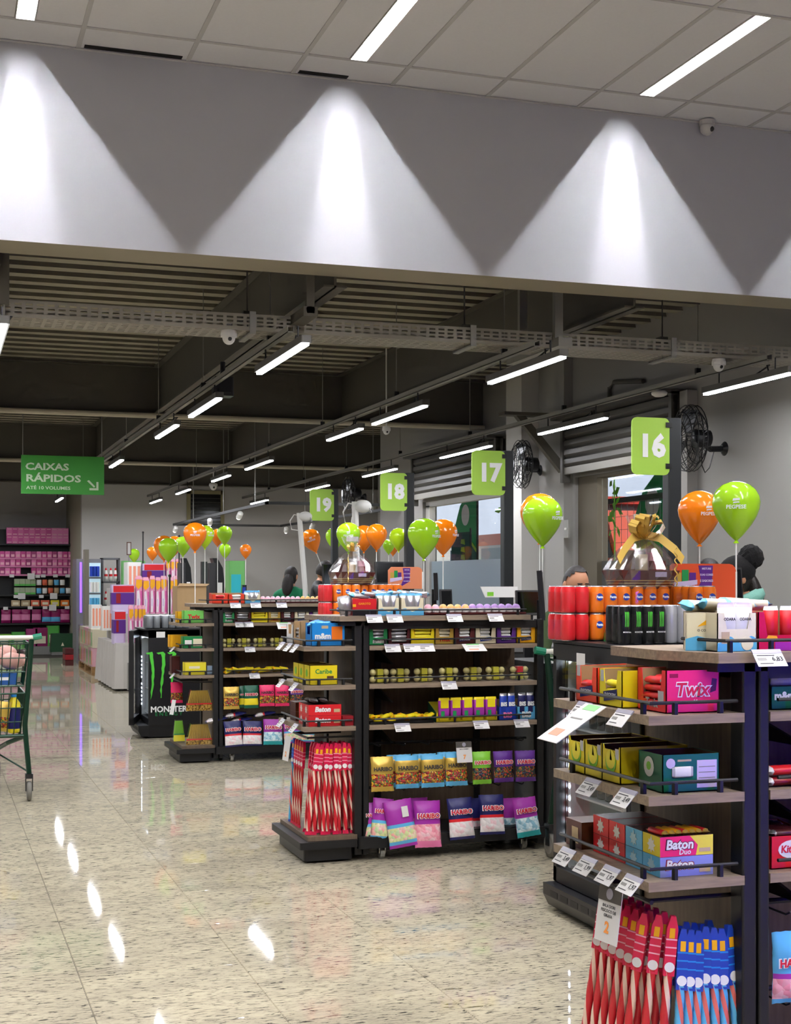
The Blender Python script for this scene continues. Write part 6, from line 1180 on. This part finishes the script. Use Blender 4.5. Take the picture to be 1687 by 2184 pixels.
tag(MB().box((0, 0, 0), (.5, .1, .16)).build('shelf_kick_box', GREY, loc=(PY(60, YH, 28.55).x, 28.5, 0)), 'grey kick box at the foot of the deep aisle shelf', 'box')
# upright cooler with violet tube, tall panel, open cooler, bottle rack
VIOB = mat('violet_tube_far', '#7a4dff', .5, emit=1.7)
fc = thing('upright_cooler', 'upright cooler edged by a violet light tube at the back left', 'cooler', (PY(163, YH, 25.2).x, 25.2, 0)); wx = PY(216, YH, 25.2).x - PY(163, YH, 25.2).x; zt_ = PY(170, 1192, 25.2).z
MB().box((0, .02, 0), (wx, .7, zt_)).build('cabinet', mat('cooler_grey', '#6c6b70', .4), fc); MB().box((.06, -.0, .9), (.095, .02, zt_ - .06)).build('violet_tube', VIOB, fc)
for k in range(4):
    s0 = MB().box((wx * .52, .0, zt_ - .32 - .28 * k), (wx * .97, .02, zt_ - .07 - .28 * k)).build('lit_shelf', mat('lit_shelf', '#a9c3cc', .4, emit=.35), fc)  # cooler light is put into the shelf material as a weak glow
    for q in range(3): MB().tube([(wx * (.6 + .13 * q), -.01, zt_ - .31 - .28 * k), (wx * (.6 + .13 * q), -.01, zt_ - .13 - .28 * k)], .03, 8).build('bottle_row', [P['royal'], P['white'], P['sky'], P['violet']][k], s0)
tag(MB().box((0, 0, 0), (.07, .3, PY(185, 1172, 24.6).z)).build('tall_panel', mat('taupe_panel', '#6f6a5e', .6), loc=(PY(181, YH, 24.6).x, 24.6, 0)), 'tall narrow taupe panel in front of the violet lit cooler', 'panel')
br = thing('bottle_rack', 'grey metal rack of white and red bottles at the back', 'rack', (PY(217, YH, 25.4).x, 25.4, 0)); wr_ = PY(256, YH, 25.4).x - PY(217, YH, 25.4).x; zt_ = PY(230, 1190, 25.4).z; GM = mat('rack_grey', '#55555a', .5)
for x in (0, wr_ - .03): MB().box((x, 0, 0), (x + .03, .3, zt_)).build('upright', GM, br)
for k in range(4): MB().box((0, 0, zt_ - .03 - .42 * k), (wr_, .3, zt_ - .42 * k)).build('shelf', GM, br)
bm = MB().lathe([(.03, 0, 0), (.032, .09, 1), (.032, .13, 0), (.02, .2, 1), (.012, .24, 1)], 10).mesh('bottle', [P['white'], P['red']], True)
for k in range(3):
    for q in range(3): tag(place(bm, 'bottle', None, (PY(217, YH, 25.4).x + .08 + .085 * q, 25.45, zt_ - .42 * (k + 1) + .001)), '%s white and red bottle, %s shelf of the grey rack' % (['left', 'middle', 'right'][q], ['upper', 'second', 'third'][k]), 'bottle', 'white and red bottles on the grey rack')
# self checkout kiosks
KG = mat('kiosk_grey', '#3a3a3d', .4)
def kiosk(label, px0, px1, py0, d, green=False):
    a, b = PD(px0, py0, d), PD(px1, py0, d); w_ = (b - a).length; t = thing('self_checkout', label, 'kiosk', (a.x, a.y, 0)); h = a.z
    if not green:
        MB().bbox((0, 0, 0), (w_, .4, .85), .02).build('cabinet', KG, t); MB().box((0, .1, .85), (w_ * .35, .35, h - .06)).build('side_panel', KG, t)
        MB().prism([(w_ * .35, .85), (w_ * 1.05, .85), (w_ * .95, 1.2), (w_ * .75, h - .12), (w_ * .45, h), (w_ * .2, h), (w_ * .35, h - .1)], 'y', .12, .34).build('screen_head', DARK, t); MB().box((w_ * .45, .1, .9), (w_ * .7, .12, h - .3)).build('pale_panel', P['white'], t)
    else:
        MB().bbox((0, 0, 0), (w_, .3, h), .03).build('cabinet', mat('kiosk_green', '#6fb466', .5), t); MB().box((w_ * .12, -.006, h - .52), (w_ * .72, 0, h - .18)).build('screen', mat('kiosk_screen', '#2a9aa6', .3, emit=.25), t); MB().box((w_ * .8, -.03, h - .6), (w_ * 1.05, .0, h - .32)).build('card_terminal', DARK, t); MB().box((w_ * .78, -.035, h - .45), (w_ * .98, -.03, h - .35)).build('notice', P['royal'], t)
kiosk('left black self checkout behind the pink packs', 388, 418, 1190, 17.5); kiosk('right black self checkout in front of the green kiosk', 450, 490, 1190, 17.0); kiosk('green self checkout kiosk with a teal screen', 489, 524, 1196, 18.5, True); kiosk('green kiosk half hidden behind the paper packs', 262, 310, 1196, 24.6, True)
tag(MB().bbox((0, 0, 0), (.06, .1, PD(437, 1198, 15).z), .008).build('security_gate', mat('gate_grey', '#3c4240', .3), loc=(PD(431, YH, 15).x, PD(431, YH, 15).y, 0)), 'slim dark upright panel beside the largest orange balloon', 'panel')
ct = thing('service_counter', 'plain dark counter behind the rear rack', 'counter', (2.3, 14.2, 0)); MB().bbox((0, 0, .05), (2.2, .6, 1.08), .03).build('cabinet', COUNT, ct); MB().bbox((-.02, -.02, 1.08), (2.22, .62, 1.1), .03).build('worktop', GREY, ct); MB().box((.05, .05, 0), (2.15, .55, .05)).build('plinth', BLACK, ct)
c = PY(378, 1286, 14.25); bx = thing('cardboard_box', 'open cardboard box on the counter behind the rear rack', 'cardboard box', (c.x, 14.25, 1.101)); MB().box((0, 0, 0), (.3, .3, .3)).build('box_body', CARD, bx); MB().prism([(0, .3), (.3, .3), (.33, .325), (.02, .33)], 'y', -.02, -.015).build('flap', mat('flap_card', '#c2a47c', .8), bx)
sl_ = thing('shelf_talker', 'thin label holder standing behind the paper packs', 'label holder', PY(275, 1170, 21.5)); MB().box((-.035, -.01, -.1), (.035, .01, .1)).build('frame', mat('holder_brown', '#6d5045', .5), sl_); MB().box((-.022, -.013, -.085), (.022, -.0105, .085)).build('paper', WPAPER, sl_); MB().tube([(0, 0, -.1), (0, 0, -sl_.location.z)], .006, 6).build('rod', GREY, sl_)
for k, (px, y0, y1, d) in enumerate(((382, 1145, 1180, 18), (362, 1230, 1280, 14.2), (305, 1137, 1160, 20.5))):
    a = PD(px, y0, d); tag(MB().tube([(0, 0, 0), (.0, 0, -a.z)], .009, 6).ball((0, 0, .01), .016, 8, 6).build('thin_pole', DARK, loc=a), ['thin black pole among the left balloons', 'thin black pole in front of the pink packs', 'thin black pole at the far left balloons'][k], 'pole')
# track lights
TRK = mat('track_black', '#1d1d1c', .5); ZT = 2.5; x0, x1, y0, y1 = 4.27, 6.3, 18.3, 25.8
tr2 = thing('track_lighting', 'black rectangular light track with white spots at the back', 'track light', (0, 0, ZT))
for a, b in (((x0, y0), (x0, y1)), ((x0, y1), (x1, y1)), ((x1, y0), (x1, y1)), ((x0, y0), (x1, y0))): MB().box((min(a[0], b[0]) - .02, min(a[1], b[1]) - .02, -.02), (max(a[0], b[0]) + .02, max(a[1], b[1]) + .02, .02)).build('track', TRK, tr2)
SPOT = mat('spot_glow', '#fff6e6', .5, emit=60.0)
for k, (x, y) in enumerate(((x0, 25.6), (x0, 22.3), (x0, 20.0), (x1, 25.4), (x1, 23.5), (x1, 21))):
    s0 = MB().lathe([(.03, -.075), (.042, -.06), (.042, .03), (.025, .05)], 14).build('spot_head', WHITE, tr2, (x, y, -.08), (R(50), R(12 * (-1) ** k), 0)); MB().lathe([(.03, 0), (.03, .002)], 14).build('spot_lens', SPOT, s0, (0, 0, -.078))
for x, y in ((x0, 19), (x0, 21.2), (x0, 23.8), (x1, 20), (x1, 24)): MB().tube([(x, y, .02), (x, y, ZD + .05 - ZT)], .008, 6).build('hanging_rod', GREY, tr2)
# white lamp posts
def lamp_post(label, px0, py0, px1, py1, Y, s=1.0):
    a, b = PY(px0, py0, Y), PY(px1, py1, Y); t = thing('lamp_post', label, 'lamp post', (b.x, Y, 0)); ax, az = a.x - b.x, a.z
    MB().tube([(0, 0, 0), (0, 0, b.z), (ax, 0, az)], .045 * s, 10).build('pole', WHITE, t); MB().ball((ax + .1 * s, -.02, az - .06 * s), (.12 * s, .09 * s, .085 * s), 14, 10).build('lamp_head', WHITE, t, smooth=True); MB().lathe([(.06 * s, 0), (.06 * s, .01)], 14, M=Matrix.Translation((ax + .17 * s, -.03, az - .1 * s)) @ Matrix.Rotation(R(50), 4, 'Y')).build('lamp_glass', P['grey'], t)
    MB().tube([(ax, 0, az - .03), (ax - .09 * s, 0, az - .02), (ax - .16 * s, 0, az - .14 * s), (ax - .13 * s, 0, az - .28 * s), (ax + .02 * s, 0, az - .3 * s)], .01 * s, 6).build('cable_loop', WHITE, t)
lamp_post('leaning white lamp post left of the tilted orange balloon', 638, 1094, 651, 1258, 15.1, .66); lamp_post('white lamp post with cable loop above the small gift basket', 757, 1070, 760, 1200, 15.1, .87)
# wall fans
def fan(label, px, py, wpx, wpy, r):
    w0 = PX(wpx, wpy, XW); t = thing('wall_fan', label, 'wall fan', w0); hub = PX(px, py, XW - .34) - w0
    MB().lathe([(.07, -.03), (.06, 0), (.03, .03)], 14, M=Matrix.Rotation(R(-90), 4, 'Y')).build('wall_plate', BLACK, t); MB().tube([(0, 0, 0), (-.15, hub.y * .3, -.01), (hub.x + .1, hub.y, hub.z - .04)], .025, 8).build('arm', BLACK, t)
    q = Matrix.Translation(hub) @ Matrix.Rotation(R(-6), 4, 'Z') @ Matrix.Rotation(R(-90), 4, 'Y')
    MB().lathe([(.03, -.16), (.07, -.14), (.075, -.02), (.05, 0)], 14, M=q).build('motor', BLACK, t, smooth=True)
    cg = MB()
    for rr, z in ((r, .03), (r * .98, -.01), (r * .98, .07), (r * .75, .1), (r * .75, -.035), (r * .45, .115), (r * .45, -.04), (r * .2, .12)): cg.tube([q @ Vector((rr * math.cos(k * math.pi / 12), rr * math.sin(k * math.pi / 12), z)) for k in range(24)], .005, 4, closed=True)
    for k in range(28):
        a = 2 * math.pi * k / 28; cs_, sn_ = math.cos(a), math.sin(a); cg.tube([q @ Vector((cs_ * rr, sn_ * rr, z)) for rr, z in ((.05, .122), (r * .45, .115), (r * .75, .1), (r, .03), (r * .75, -.035), (r * .4, -.04))], .0028, 3)
    cg.build('cage', BLACK, t); MB().lathe([(.05, .12), (.05, .128)], 14, M=q).build('badge', P['grey'], t)
    for k in range(3):
        a = 2 * math.pi * k / 3; mm = MB(); pts = [(.04, -.03, .02), (r * .8, -.1, .0), (r * .9, .06, .06), (.04, .04, .05)]
        mm.add([q @ (Matrix.Rotation(a, 4, 'Z') @ Vector(p)) for p in pts] + [q @ (Matrix.Rotation(a, 4, 'Z') @ (Vector(p) + Vector((0, 0, .006)))) for p in pts], [(0, 1, 2, 3), (7, 6, 5, 4), (0, 4, 5, 1), (1, 5, 6, 2), (2, 6, 7, 3), (3, 7, 4, 0)]).build('blade', mat('fan_blade', '#26282a', .25), t)
    MB().tube([(-.1, 0, -.03), (-.13, .02, -.16), (-.17, .02, -.2), (-.2, .02, -.14), (-.2, .02, -.05)], .005, 5).build('cord', BLACK, t)
fan('large black wall fan at the upper right, beside the largest lane sign', 1478, 935, 1545, 957, .27); fan('black wall fan on the pier between the two largest lane signs', 1118, 990, 1152, 1003, .25); fan('small dark wall fan behind the smallest lane sign', 748, 1052, 775, 1062, .24)
sw_ = thing('wall_switch', 'small grey switch box on the pier left of the door', 'switch', PX(1211, 1128, XW - .11)); MB().box((-.02, -.05, -.09), (0, .05, .09)).build('box', GREY, sw_); MB().box((-.03, -.015, -.01), (-.02, .015, .01)).build('lever', WHITE, sw_)
# ================================================================ TROLLEYS
CG = mat('trolley_green', '#143526', .35, .3); CAPG = mat('handle_cap_green', '#1b7a5c', .3); TYRE = mat('tyre_grey', '#6f6d66', .6)
def trolley(label, loc, rz=0.0):
    """two-tier wire trolley; local x = across the handle, y = travel direction (away from the pusher)"""
    t = thing('shopping_trolley', label, 'shopping trolley', loc, rz); W2 = .26
    MB().tube([(-W2, 0, 1.08), (W2, 0, 1.08)], .016, 10).build('handle_bar', mat('handle_cream', '#d8d6c8', .4), t)
    for s in (-1, 1):
        MB().tube([(s * (W2 - .01), 0, 1.08), (s * (W2 + .045), -.005, 1.09)], .021, 10).build('handle_cap', CAPG, t)
        MB().tube([(s * (W2 - .02), .0, 1.07), (s * (W2 - .03), .02, .9), (s * (W2 - .06), .04, .5), (s * (W2 - .055), .04, .42), (s * (W2 - .035), .02, .18)], .017, 8).build('frame_leg', CG, t)
        MB().tube([(s * (W2 - .055), .04, .43), (s * .1, .2, .37), (s * .05, .5, .3), (s * .05, .76, .26), (s * .05, .76, .16)], .016, 8).build('chassis_tube', CG, t); MB().tube([(s * (W2 - .035), .02, .19), (s * .05, .3, .28)], .006, 6).build('brace', CG, t)
        for y, x in ((.02, W2 - .035), (.76, .05)):
            wh = MB().lathe([(.02, -.016, 1), (.045, -.016, 0), (.062, -.012, 0), (.066, 0, 0), (.062, .012, 0), (.045, .016, 1), (.02, .016, 1)], 18, M=Matrix.Translation((s * x, y, .066)) @ Matrix.Rotation(R(90), 4, 'Y')).build('wheel', [TYRE, GREY], t, smooth=True); MB().box((s * x - .024, y - .02, .066), (s * x - .019, y + .02, .16)).box((s * x + .019, y - .02, .066), (s * x + .024, y + .02, .16)).box((s * x - .024, y - .03, .15), (s * x + .024, y + .03, .18)).build('fork', DARK, wh)
    MB().tube([(-W2 + .055, .04, .43), (W2 - .055, .04, .43)], .012, 8).build('cross_tube', CG, t)
    def basket(nm, z0, z1, y0, y1, wb, wt):
        m = MB()
        for f in (0, .33, .66, 1):
            z = z0 + (z1 - z0) * f; hw = wb + (wt - wb) * f; ya, yb = y0 - .02 * f, y1 + .03 * f; m.tube([(-hw, ya, z), (hw, ya, z), (hw, yb, z), (-hw, yb, z)], .004 if 0 < f < 1 else .006, 5, closed=True)
        for k in range(9):
            f = k / 8
            for ya, q in ((y0, -.02), (y1, .03)): m.tube([((f * 2 - 1) * wb, ya, z0), ((f * 2 - 1) * wt, ya + q, z1)], .003, 4)
            for s in (-1, 1): m.tube([(s * wb, y0 + (y1 - y0) * f, z0), (s * wt, y0 - .02 + (y1 - y0 + .05) * f, z1)], .003, 4)
            m.tube([((f * 2 - 1) * wb, y0, z0), ((f * 2 - 1) * wb, y1, z0)], .003, 4)
        m.build(nm, CG, t)
    basket('upper_basket', .76, 1.04, .03, .34, .19, .225); basket('lower_basket', .43, .71, .05, .72, .17, .2)
    return t
cw = PZ(62, 1708, 0); T0 = (cw.x - .225, cw.y - .02, 0)
trolley('green two-tier shopping trolley with groceries at the left edge', T0)
ch = thing('poultry_bag', 'clear bag of pale pink chicken in the trolley top basket', 'food bag', (T0[0] + .07, T0[1] + .19, .95)); RAWM = mat('raw_chicken', '#d9a698', .35, var=.12, vscale=14, bump=.3)
for k, (x, y, z, r) in enumerate(((-.06, 0, .0, .075), (.05, -.03, -.03, .08), (.02, .05, .02, .07), (.11, .03, -.03, .06))): MB().ball((x, y, z), (r, r * .8, r * .72), 14, 9).build('chicken_piece', RAWM, ch, smooth=True)
MB().ball((.02, 0, -.02), (.16, .1, .11), 14, 9).build('clear_bag', film('food_film', '#ffffff', .85, .1), ch)
bx = closed_box('blue packet lying in the trolley top basket', (T0[0] - .05, T0[1] + .05, .768), .2, .2, .075, P['blue'] if False else pal('deepblue', '#1d4f8f'), name='blue_packet', cat='packet'); MB().box((.07, -.0012, .03), (.15, -.0004, .05)).build('white_print', P['white'], bx)
bo = thing('juice_bottle', 'bottle with a blue cap and dark blue sleeve in the trolley lower basket', 'bottle', (T0[0] + .135, T0[1] + .15, .438)); MB().lathe([(.03, 0, 0), (.042, .01, 0), (.042, .03, 1), (.044, .17, 0), (.04, .2, 0), (.018, .235, 0), (.018, .24, 2), (.02, .242, 2), (.02, .265, 2)], 14).build('bottle_body', [P['yellow'], P['navy'], P['blue']], bo, smooth=True)
for k in range(2): bag('gold', ['yellow snack bag leaning in the trolley lower basket', 'amber snack bag at the left in the trolley lower basket'][k], (T0[0] + .06 - .09 * k, T0[1] + .1, .655), .12, .2, .05, (R(4), R(8), 0), letters=False)
trolley('second green trolley, only its handle showing beside the near cooler', (fx(1140, 6.72) + .31, 6.72, 0), R(180))
closed_box('blue packet in the half hidden trolley', (fx(1140, 6.72) + .22, 6.42, .768), .2, .2, .16, P['sky'], name='blue_packet', cat='packet')
# ================================================================ PEOPLE
SKIN = mat('skin', '#b98363', .5, var=.05); HAIR = mat('dark_hair', '#1c1512', .5, bump=.4, vscale=80); SHOE = mat('shoe_dark', '#1c1b1b', .6)
def person(label, loc, rz, H, top, pants, seated=False, lean=0.0, head_pitch=0.0, head_yaw=0.0, hair='short', arms='down', skin=SKIN):
    k = H / 1.7; J = {}; E = []; RG = {}
    def j(n, p, r): J[n] = (Vector(p), r)
    j('pel', (0, 0, .95), .13); j('wai', (0, 0, 1.08), .125); j('che', (0, 0, 1.27), .15); j('clav', (0, .01, 1.40), .11); j('nek', (0, .005, 1.475), .055); j('hd', (0, -.01, 1.53), .055)
    for s, n in ((-1, 'l'), (1, 'r')):
        j('sh' + n, (s * .175, .01, 1.375), .07)
        if arms == 'down': j('el' + n, (s * .22, .03, 1.11), .048); j('wr' + n, (s * .21, -.04, .87), .034); hd_ = Vector((0, -.03, -.09))
        else: j('el' + n, (s * .23, -.08, 1.13), .048); j('wr' + n, (s * .15, -.32, 1.08), .034); hd_ = Vector((-s * .02, -.09, -.01))
        w0 = J['wr' + n][0]; j('pa' + n, w0 + hd_ * .6, .034)
        for q in range(5):
            side = Vector((.016 * (q - 1.6), 0, 0)) if q < 4 else Vector((-s * .035, -.01, .0)); ln = (.85, 1.0, .95, .75, .35)[q]
            j('f%d%s' % (q, n), w0 + hd_ * (.75 + .35 * ln) + side, .0095); j('g%d%s' % (q, n), w0 + hd_ * (.8 + .75 * ln) + side * 1.1 + Vector((0, -.006, -.006)), .008)
        j('hi' + n, (s * .09, 0, .9), .095)
        if seated: j('kn' + n, (s * .12, -.4, .9), .068); j('an' + n, (s * .12, -.38, .5), .042); j('to' + n, (s * .12, -.52, .46), .036)
        else: j('kn' + n, (s * .1, -.01, .5), .066); j('an' + n, (s * .1, .02, .09), .042); j('to' + n, (s * .11, -.13, .04), .036)
    def e(a, b, g): E.append((a, b)); RG[(a, b)] = g
    for a, b in (('pel', 'wai'), ('wai', 'che'), ('che', 'clav')): e(a, b, 1)
    e('clav', 'nek', 0); e('nek', 'hd', 0)
    for n in 'lr':
        e('clav', 'sh' + n, 1); e('sh' + n, 'el' + n, 1); e('el' + n, 'wr' + n, 1); e('wr' + n, 'pa' + n, 0)
        for q in range(5): e('pa' + n, 'f%d%s' % (q, n), 0); e('f%d%s' % (q, n), 'g%d%s' % (q, n), 0)
        e('pel', 'hi' + n, 2); e('hi' + n, 'kn' + n, 2); e('kn' + n, 'an' + n, 2); e('an' + n, 'to' + n, 3)
    lm = Matrix.Translation((0, 0, .95)) @ Matrix.Rotation(R(lean), 4, 'X') @ Matrix.Translation((0, 0, -.95))
    low = ('pel', 'hi', 'kn', 'an', 'to'); names = list(J); P_ = {n: (J[n][0] if n.startswith(low) else lm @ J[n][0]) for n in names}
    me = bpy.data.meshes.new('sk'); me.from_pydata([P_[n] for n in names], [(names.index(a), names.index(b)) for a, b in E], []); o = bpy.data.objects.new('sk', me); col.objects.link(o)
    md = o.modifiers.new('s', 'SKIN'); md.use_smooth_shade = True; ss = o.modifiers.new('u', 'SUBSURF'); ss.levels = 1; ss.render_levels = 1
    for i, n in enumerate(names): v = me.skin_vertices[0].data[i]; v.radius = (J[n][1] * (1.0 if n != 'che' else 1.15), J[n][1] * .8 if n in ('che', 'wai', 'clav') else J[n][1]); v.use_root = n == 'pel'
    bpy.context.view_layer.update(); ev = bpy.data.meshes.new_from_object(o.evaluated_get(bpy.context.evaluated_depsgraph_get())); bpy.data.objects.remove(o)
    mb = MB(); vs = [v.co.copy() for v in ev.vertices]; fs = [tuple(p.vertices) for p in ev.polygons]; mi = []
    for f in fs:
        c = sum((vs[i] for i in f), Vector()) / len(f); best = None
        for (a, b), g in RG.items():
            A, B = P_[a], P_[b]; AB = B - A; tt = max(0, min(1, (c - A).dot(AB) / AB.length_squared)); dd = (c - A - AB * tt).length - .6 * (J[a][1] * (1 - tt) + J[b][1] * tt)
            if best is None or dd < best[0]: best = (dd, g)
        mi.append(best[1])
    mb.add(vs, fs, mi)
    hc = P_['hd'] + lm.to_3x3() @ Vector((0, -.02, .075)); HM = Matrix.Translation(hc) @ Matrix.Rotation(R(head_yaw), 4, 'Z') @ Matrix.Rotation(R(head_pitch + lean), 4, 'X')
    hb = MB().ball((0, 0, 0), 1, 20, 16); hv = []
    for (x, y, z) in hb.v:
        w_ = .078 * (1 - .22 * max(0, -z) ** 1.5); px_, py_, pz = x * w_, y * (.098 - .012 * max(0, -z)), z * .122
        if y < -.75 and -.35 < z < .12 and abs(x) < .3: py_ -= .022 * (1 - abs(x) / .3) * (1 - abs(z + .18) / .32)      # nose
        if y < -.5 and .05 < z < .3 and .2 < abs(x) < .6: py_ += .006                                                    # eye sockets
        if y < -.3 and z < -.7: py_ -= .012                                                                               # chin
        hv.append(HM @ Vector((px_, py_, pz)))
    mb.add(hv, hb.f, 0)
    for s in (-1, 1): eb = MB().ball((s * .08, .012, -.01), (.012, .022, .034), 8, 6); mb.add([HM @ Vector(v) for v in eb.v], eb.f, 0)
    t = thing('person', label, 'person', loc, rz); t.scale = (k,) * 3
    mb.build('body', [skin, top, pants, SHOE], t, smooth=True)
    for s in (-1, 1):
        b_ = MB().ball((s * .03, -.086, .014), (.011, .006, .007), 8, 6, 0); q_ = MB().ball((s * .03, -.0925, .014), (.005, .003, .006), 8, 6)
        MB().add([HM @ Vector(v) for v in b_.v], b_.f).build('eye', P['white'], t, smooth=True); MB().add([HM @ Vector(v) for v in q_.v], q_.f).build('pupil', BLACK, t, smooth=True)
        b_ = MB().box((s * .03 - .018, -.096, .03), (s * .03 + .018, -.088, .036)); MB().add([HM @ Vector(v) for v in b_.v], b_.f).build('eyebrow', HAIR, t)
    b_ = MB().ball((0, -.088, -.062), (.024, .008, .006), 10, 6); MB().add([HM @ Vector(v) for v in b_.v], b_.f).build('mouth', mat('lips', '#8f4a42', .5), t, smooth=True)
    if hair:
        hb = MB().ball((0, 0, 0), 1, 20, 14); keep = []; zc = {'short': .28, 'bald': .35, 'long': -.2}[hair]
        hv = [HM @ Vector((x * .084, y * .105 + .006, z * .129 + .004)) for x, y, z in hb.v]
        for f in hb.f:
            cx_, cy_, cz = [sum(hb.v[i][q] for i in f) / 4 for q in range(3)]
            if hair == 'bald': ok = cz < .55 and cz > -.45 and cy_ > -.25
            else: ok = cz > zc + .9 * max(0, -cy_) or (cy_ > .1 and cz > (-.55 if hair == 'short' else -1))
            if ok: keep.append(f)
        MB().add(hv, keep).build('hair', HAIR if hair != 'bald' else mat('grey_hair', '#3a3733', .6), t, smooth=True)
        if hair == 'long': q_ = MB().ball((0, .085, -.13), (.075, .05, .15), 12, 9); MB().add([HM @ Vector(v) for v in q_.v], q_.f).build('hair_tail', HAIR, t, smooth=True)
    return t, HM, k
OLIVE = mat('olive_sweater', '#3f4f30', .9, bump=.3, vscale=90); JEAN = mat('dark_trousers', '#23242a', .8); GUNI = mat('green_uniform', '#157a52', .8); PUFF = mat('black_puffer', '#1a1a1c', .5, bump=.5, vscale=18); TEALJ = mat('teal_jacket', '#7fb7a8', .9, bump=.4, vscale=40)
c = PD(1219, 1262, 9.6)
man, HM, k = person('balding man in an olive sweater seated behind the near can packs', (c.x, c.y, -.19), R(-8), 1.72, OLIVE, JEAN, seated=True, lean=6, head_pitch=10, head_yaw=14, hair='short', arms='fwd')
for v in (-1, 1): b_ = MB().tube([(.03 * v + .021 * math.cos(q * .5236), -.1, .012 + .015 * math.sin(q * .5236)) for q in range(12)], .0022, 5, closed=True); MB().add([HM @ Vector(p) for p in b_.v], b_.f).build('glasses', BLACK, man)
stl = thing('till_stool', 'black stool under the man in the olive sweater', 'stool', (c.x, c.y + .02, 0)); MB().lathe([(.17, .60), (.19, .62), (.19, .645), (.16, .655)], 20).build('seat', DARK, stl); MB().tube([(0, 0, .05), (0, 0, .6)], .025).build('column', CHROME, stl)
for q in range(5): a_ = 2 * math.pi * q / 5; MB().tube([(0, 0, .07), (.24 * math.cos(a_), .24 * math.sin(a_), .03)], .018, 6).build('leg', DARK, stl)
c = PD(1572, 1215, 8.3)
wo, HM, k = person('woman in a black bobble hat and teal jacket leaning over the till', (c.x + .17, c.y, 0), R(-105), 1.58, TEALJ, JEAN, lean=12, head_pitch=4, hair='long', arms='fwd')
KNIT = mat('black_knit', '#0e0e10', .95, bump=.5, vscale=120)
hb = MB().ball((0, .012, .035), (.1, .122, .108), 18, 12); MB().add([HM @ Vector(p) for p in hb.v], hb.f).build('knit_hat', KNIT, wo, smooth=True)
pb = MB(); rnd = random.Random(5); bb = MB().ball((0, 0, 0), 1, 20, 16)
MB().add([HM @ (Vector((0, .125, .1)) + Vector(p) * (.08 + rnd.uniform(-.004, .006))) for p in bb.v], bb.f).build('bobble', KNIT, wo)
hb = MB().tube([HM @ Vector((.085 * math.cos(q * .4833), .08 * math.sin(q * .4833) + .025, -.15 + .015 * math.sin(q * .4833))) for q in range(13)], .045, 8, closed=True); hb.build('hood', TEALJ, wo, smooth=True)
c = PD(1504, 1222, 9.9)
person('person with a dark head half hidden behind the orange board', (c.x, c.y, 0), R(60), 1.58, PUFF, JEAN, hair='long', arms='fwd')
c = PD(626, 1228, 16.2)
w2_, HM, k = person('till worker in a green uniform seen from behind', (c.x - .03, c.y, 0), R(165), 1.6, GUNI, JEAN, lean=5, head_pitch=12, head_yaw=-20, hair='long', arms='fwd')
MB().box((-.1, .142, 1.31), (.1, .15, 1.335)).build('back_print', P['pgreen'], w2_)
c = PD(672, 1222, 16.8); person('dark haired man in a black puffer jacket at lane 19', (c.x, c.y, 0), R(75), 1.68, PUFF, JEAN, lean=8, head_pitch=16, hair='short', arms='fwd')

bc = thing('bagging_counter', 'dark bagging counter between the middle rack and the near cooler', 'counter', (3.2, 7.02, 0)); MB().bbox((0, 0, .04), (.7, .55, .98), .02).build('cabinet', COUNT, bc); MB().bbox((-.01, -.01, .98), (.71, .56, 1.0), .02).build('worktop', DARK, bc); MB().box((.03, .03, 0), (.67, .52, .04)).build('plinth', BLACK, bc)
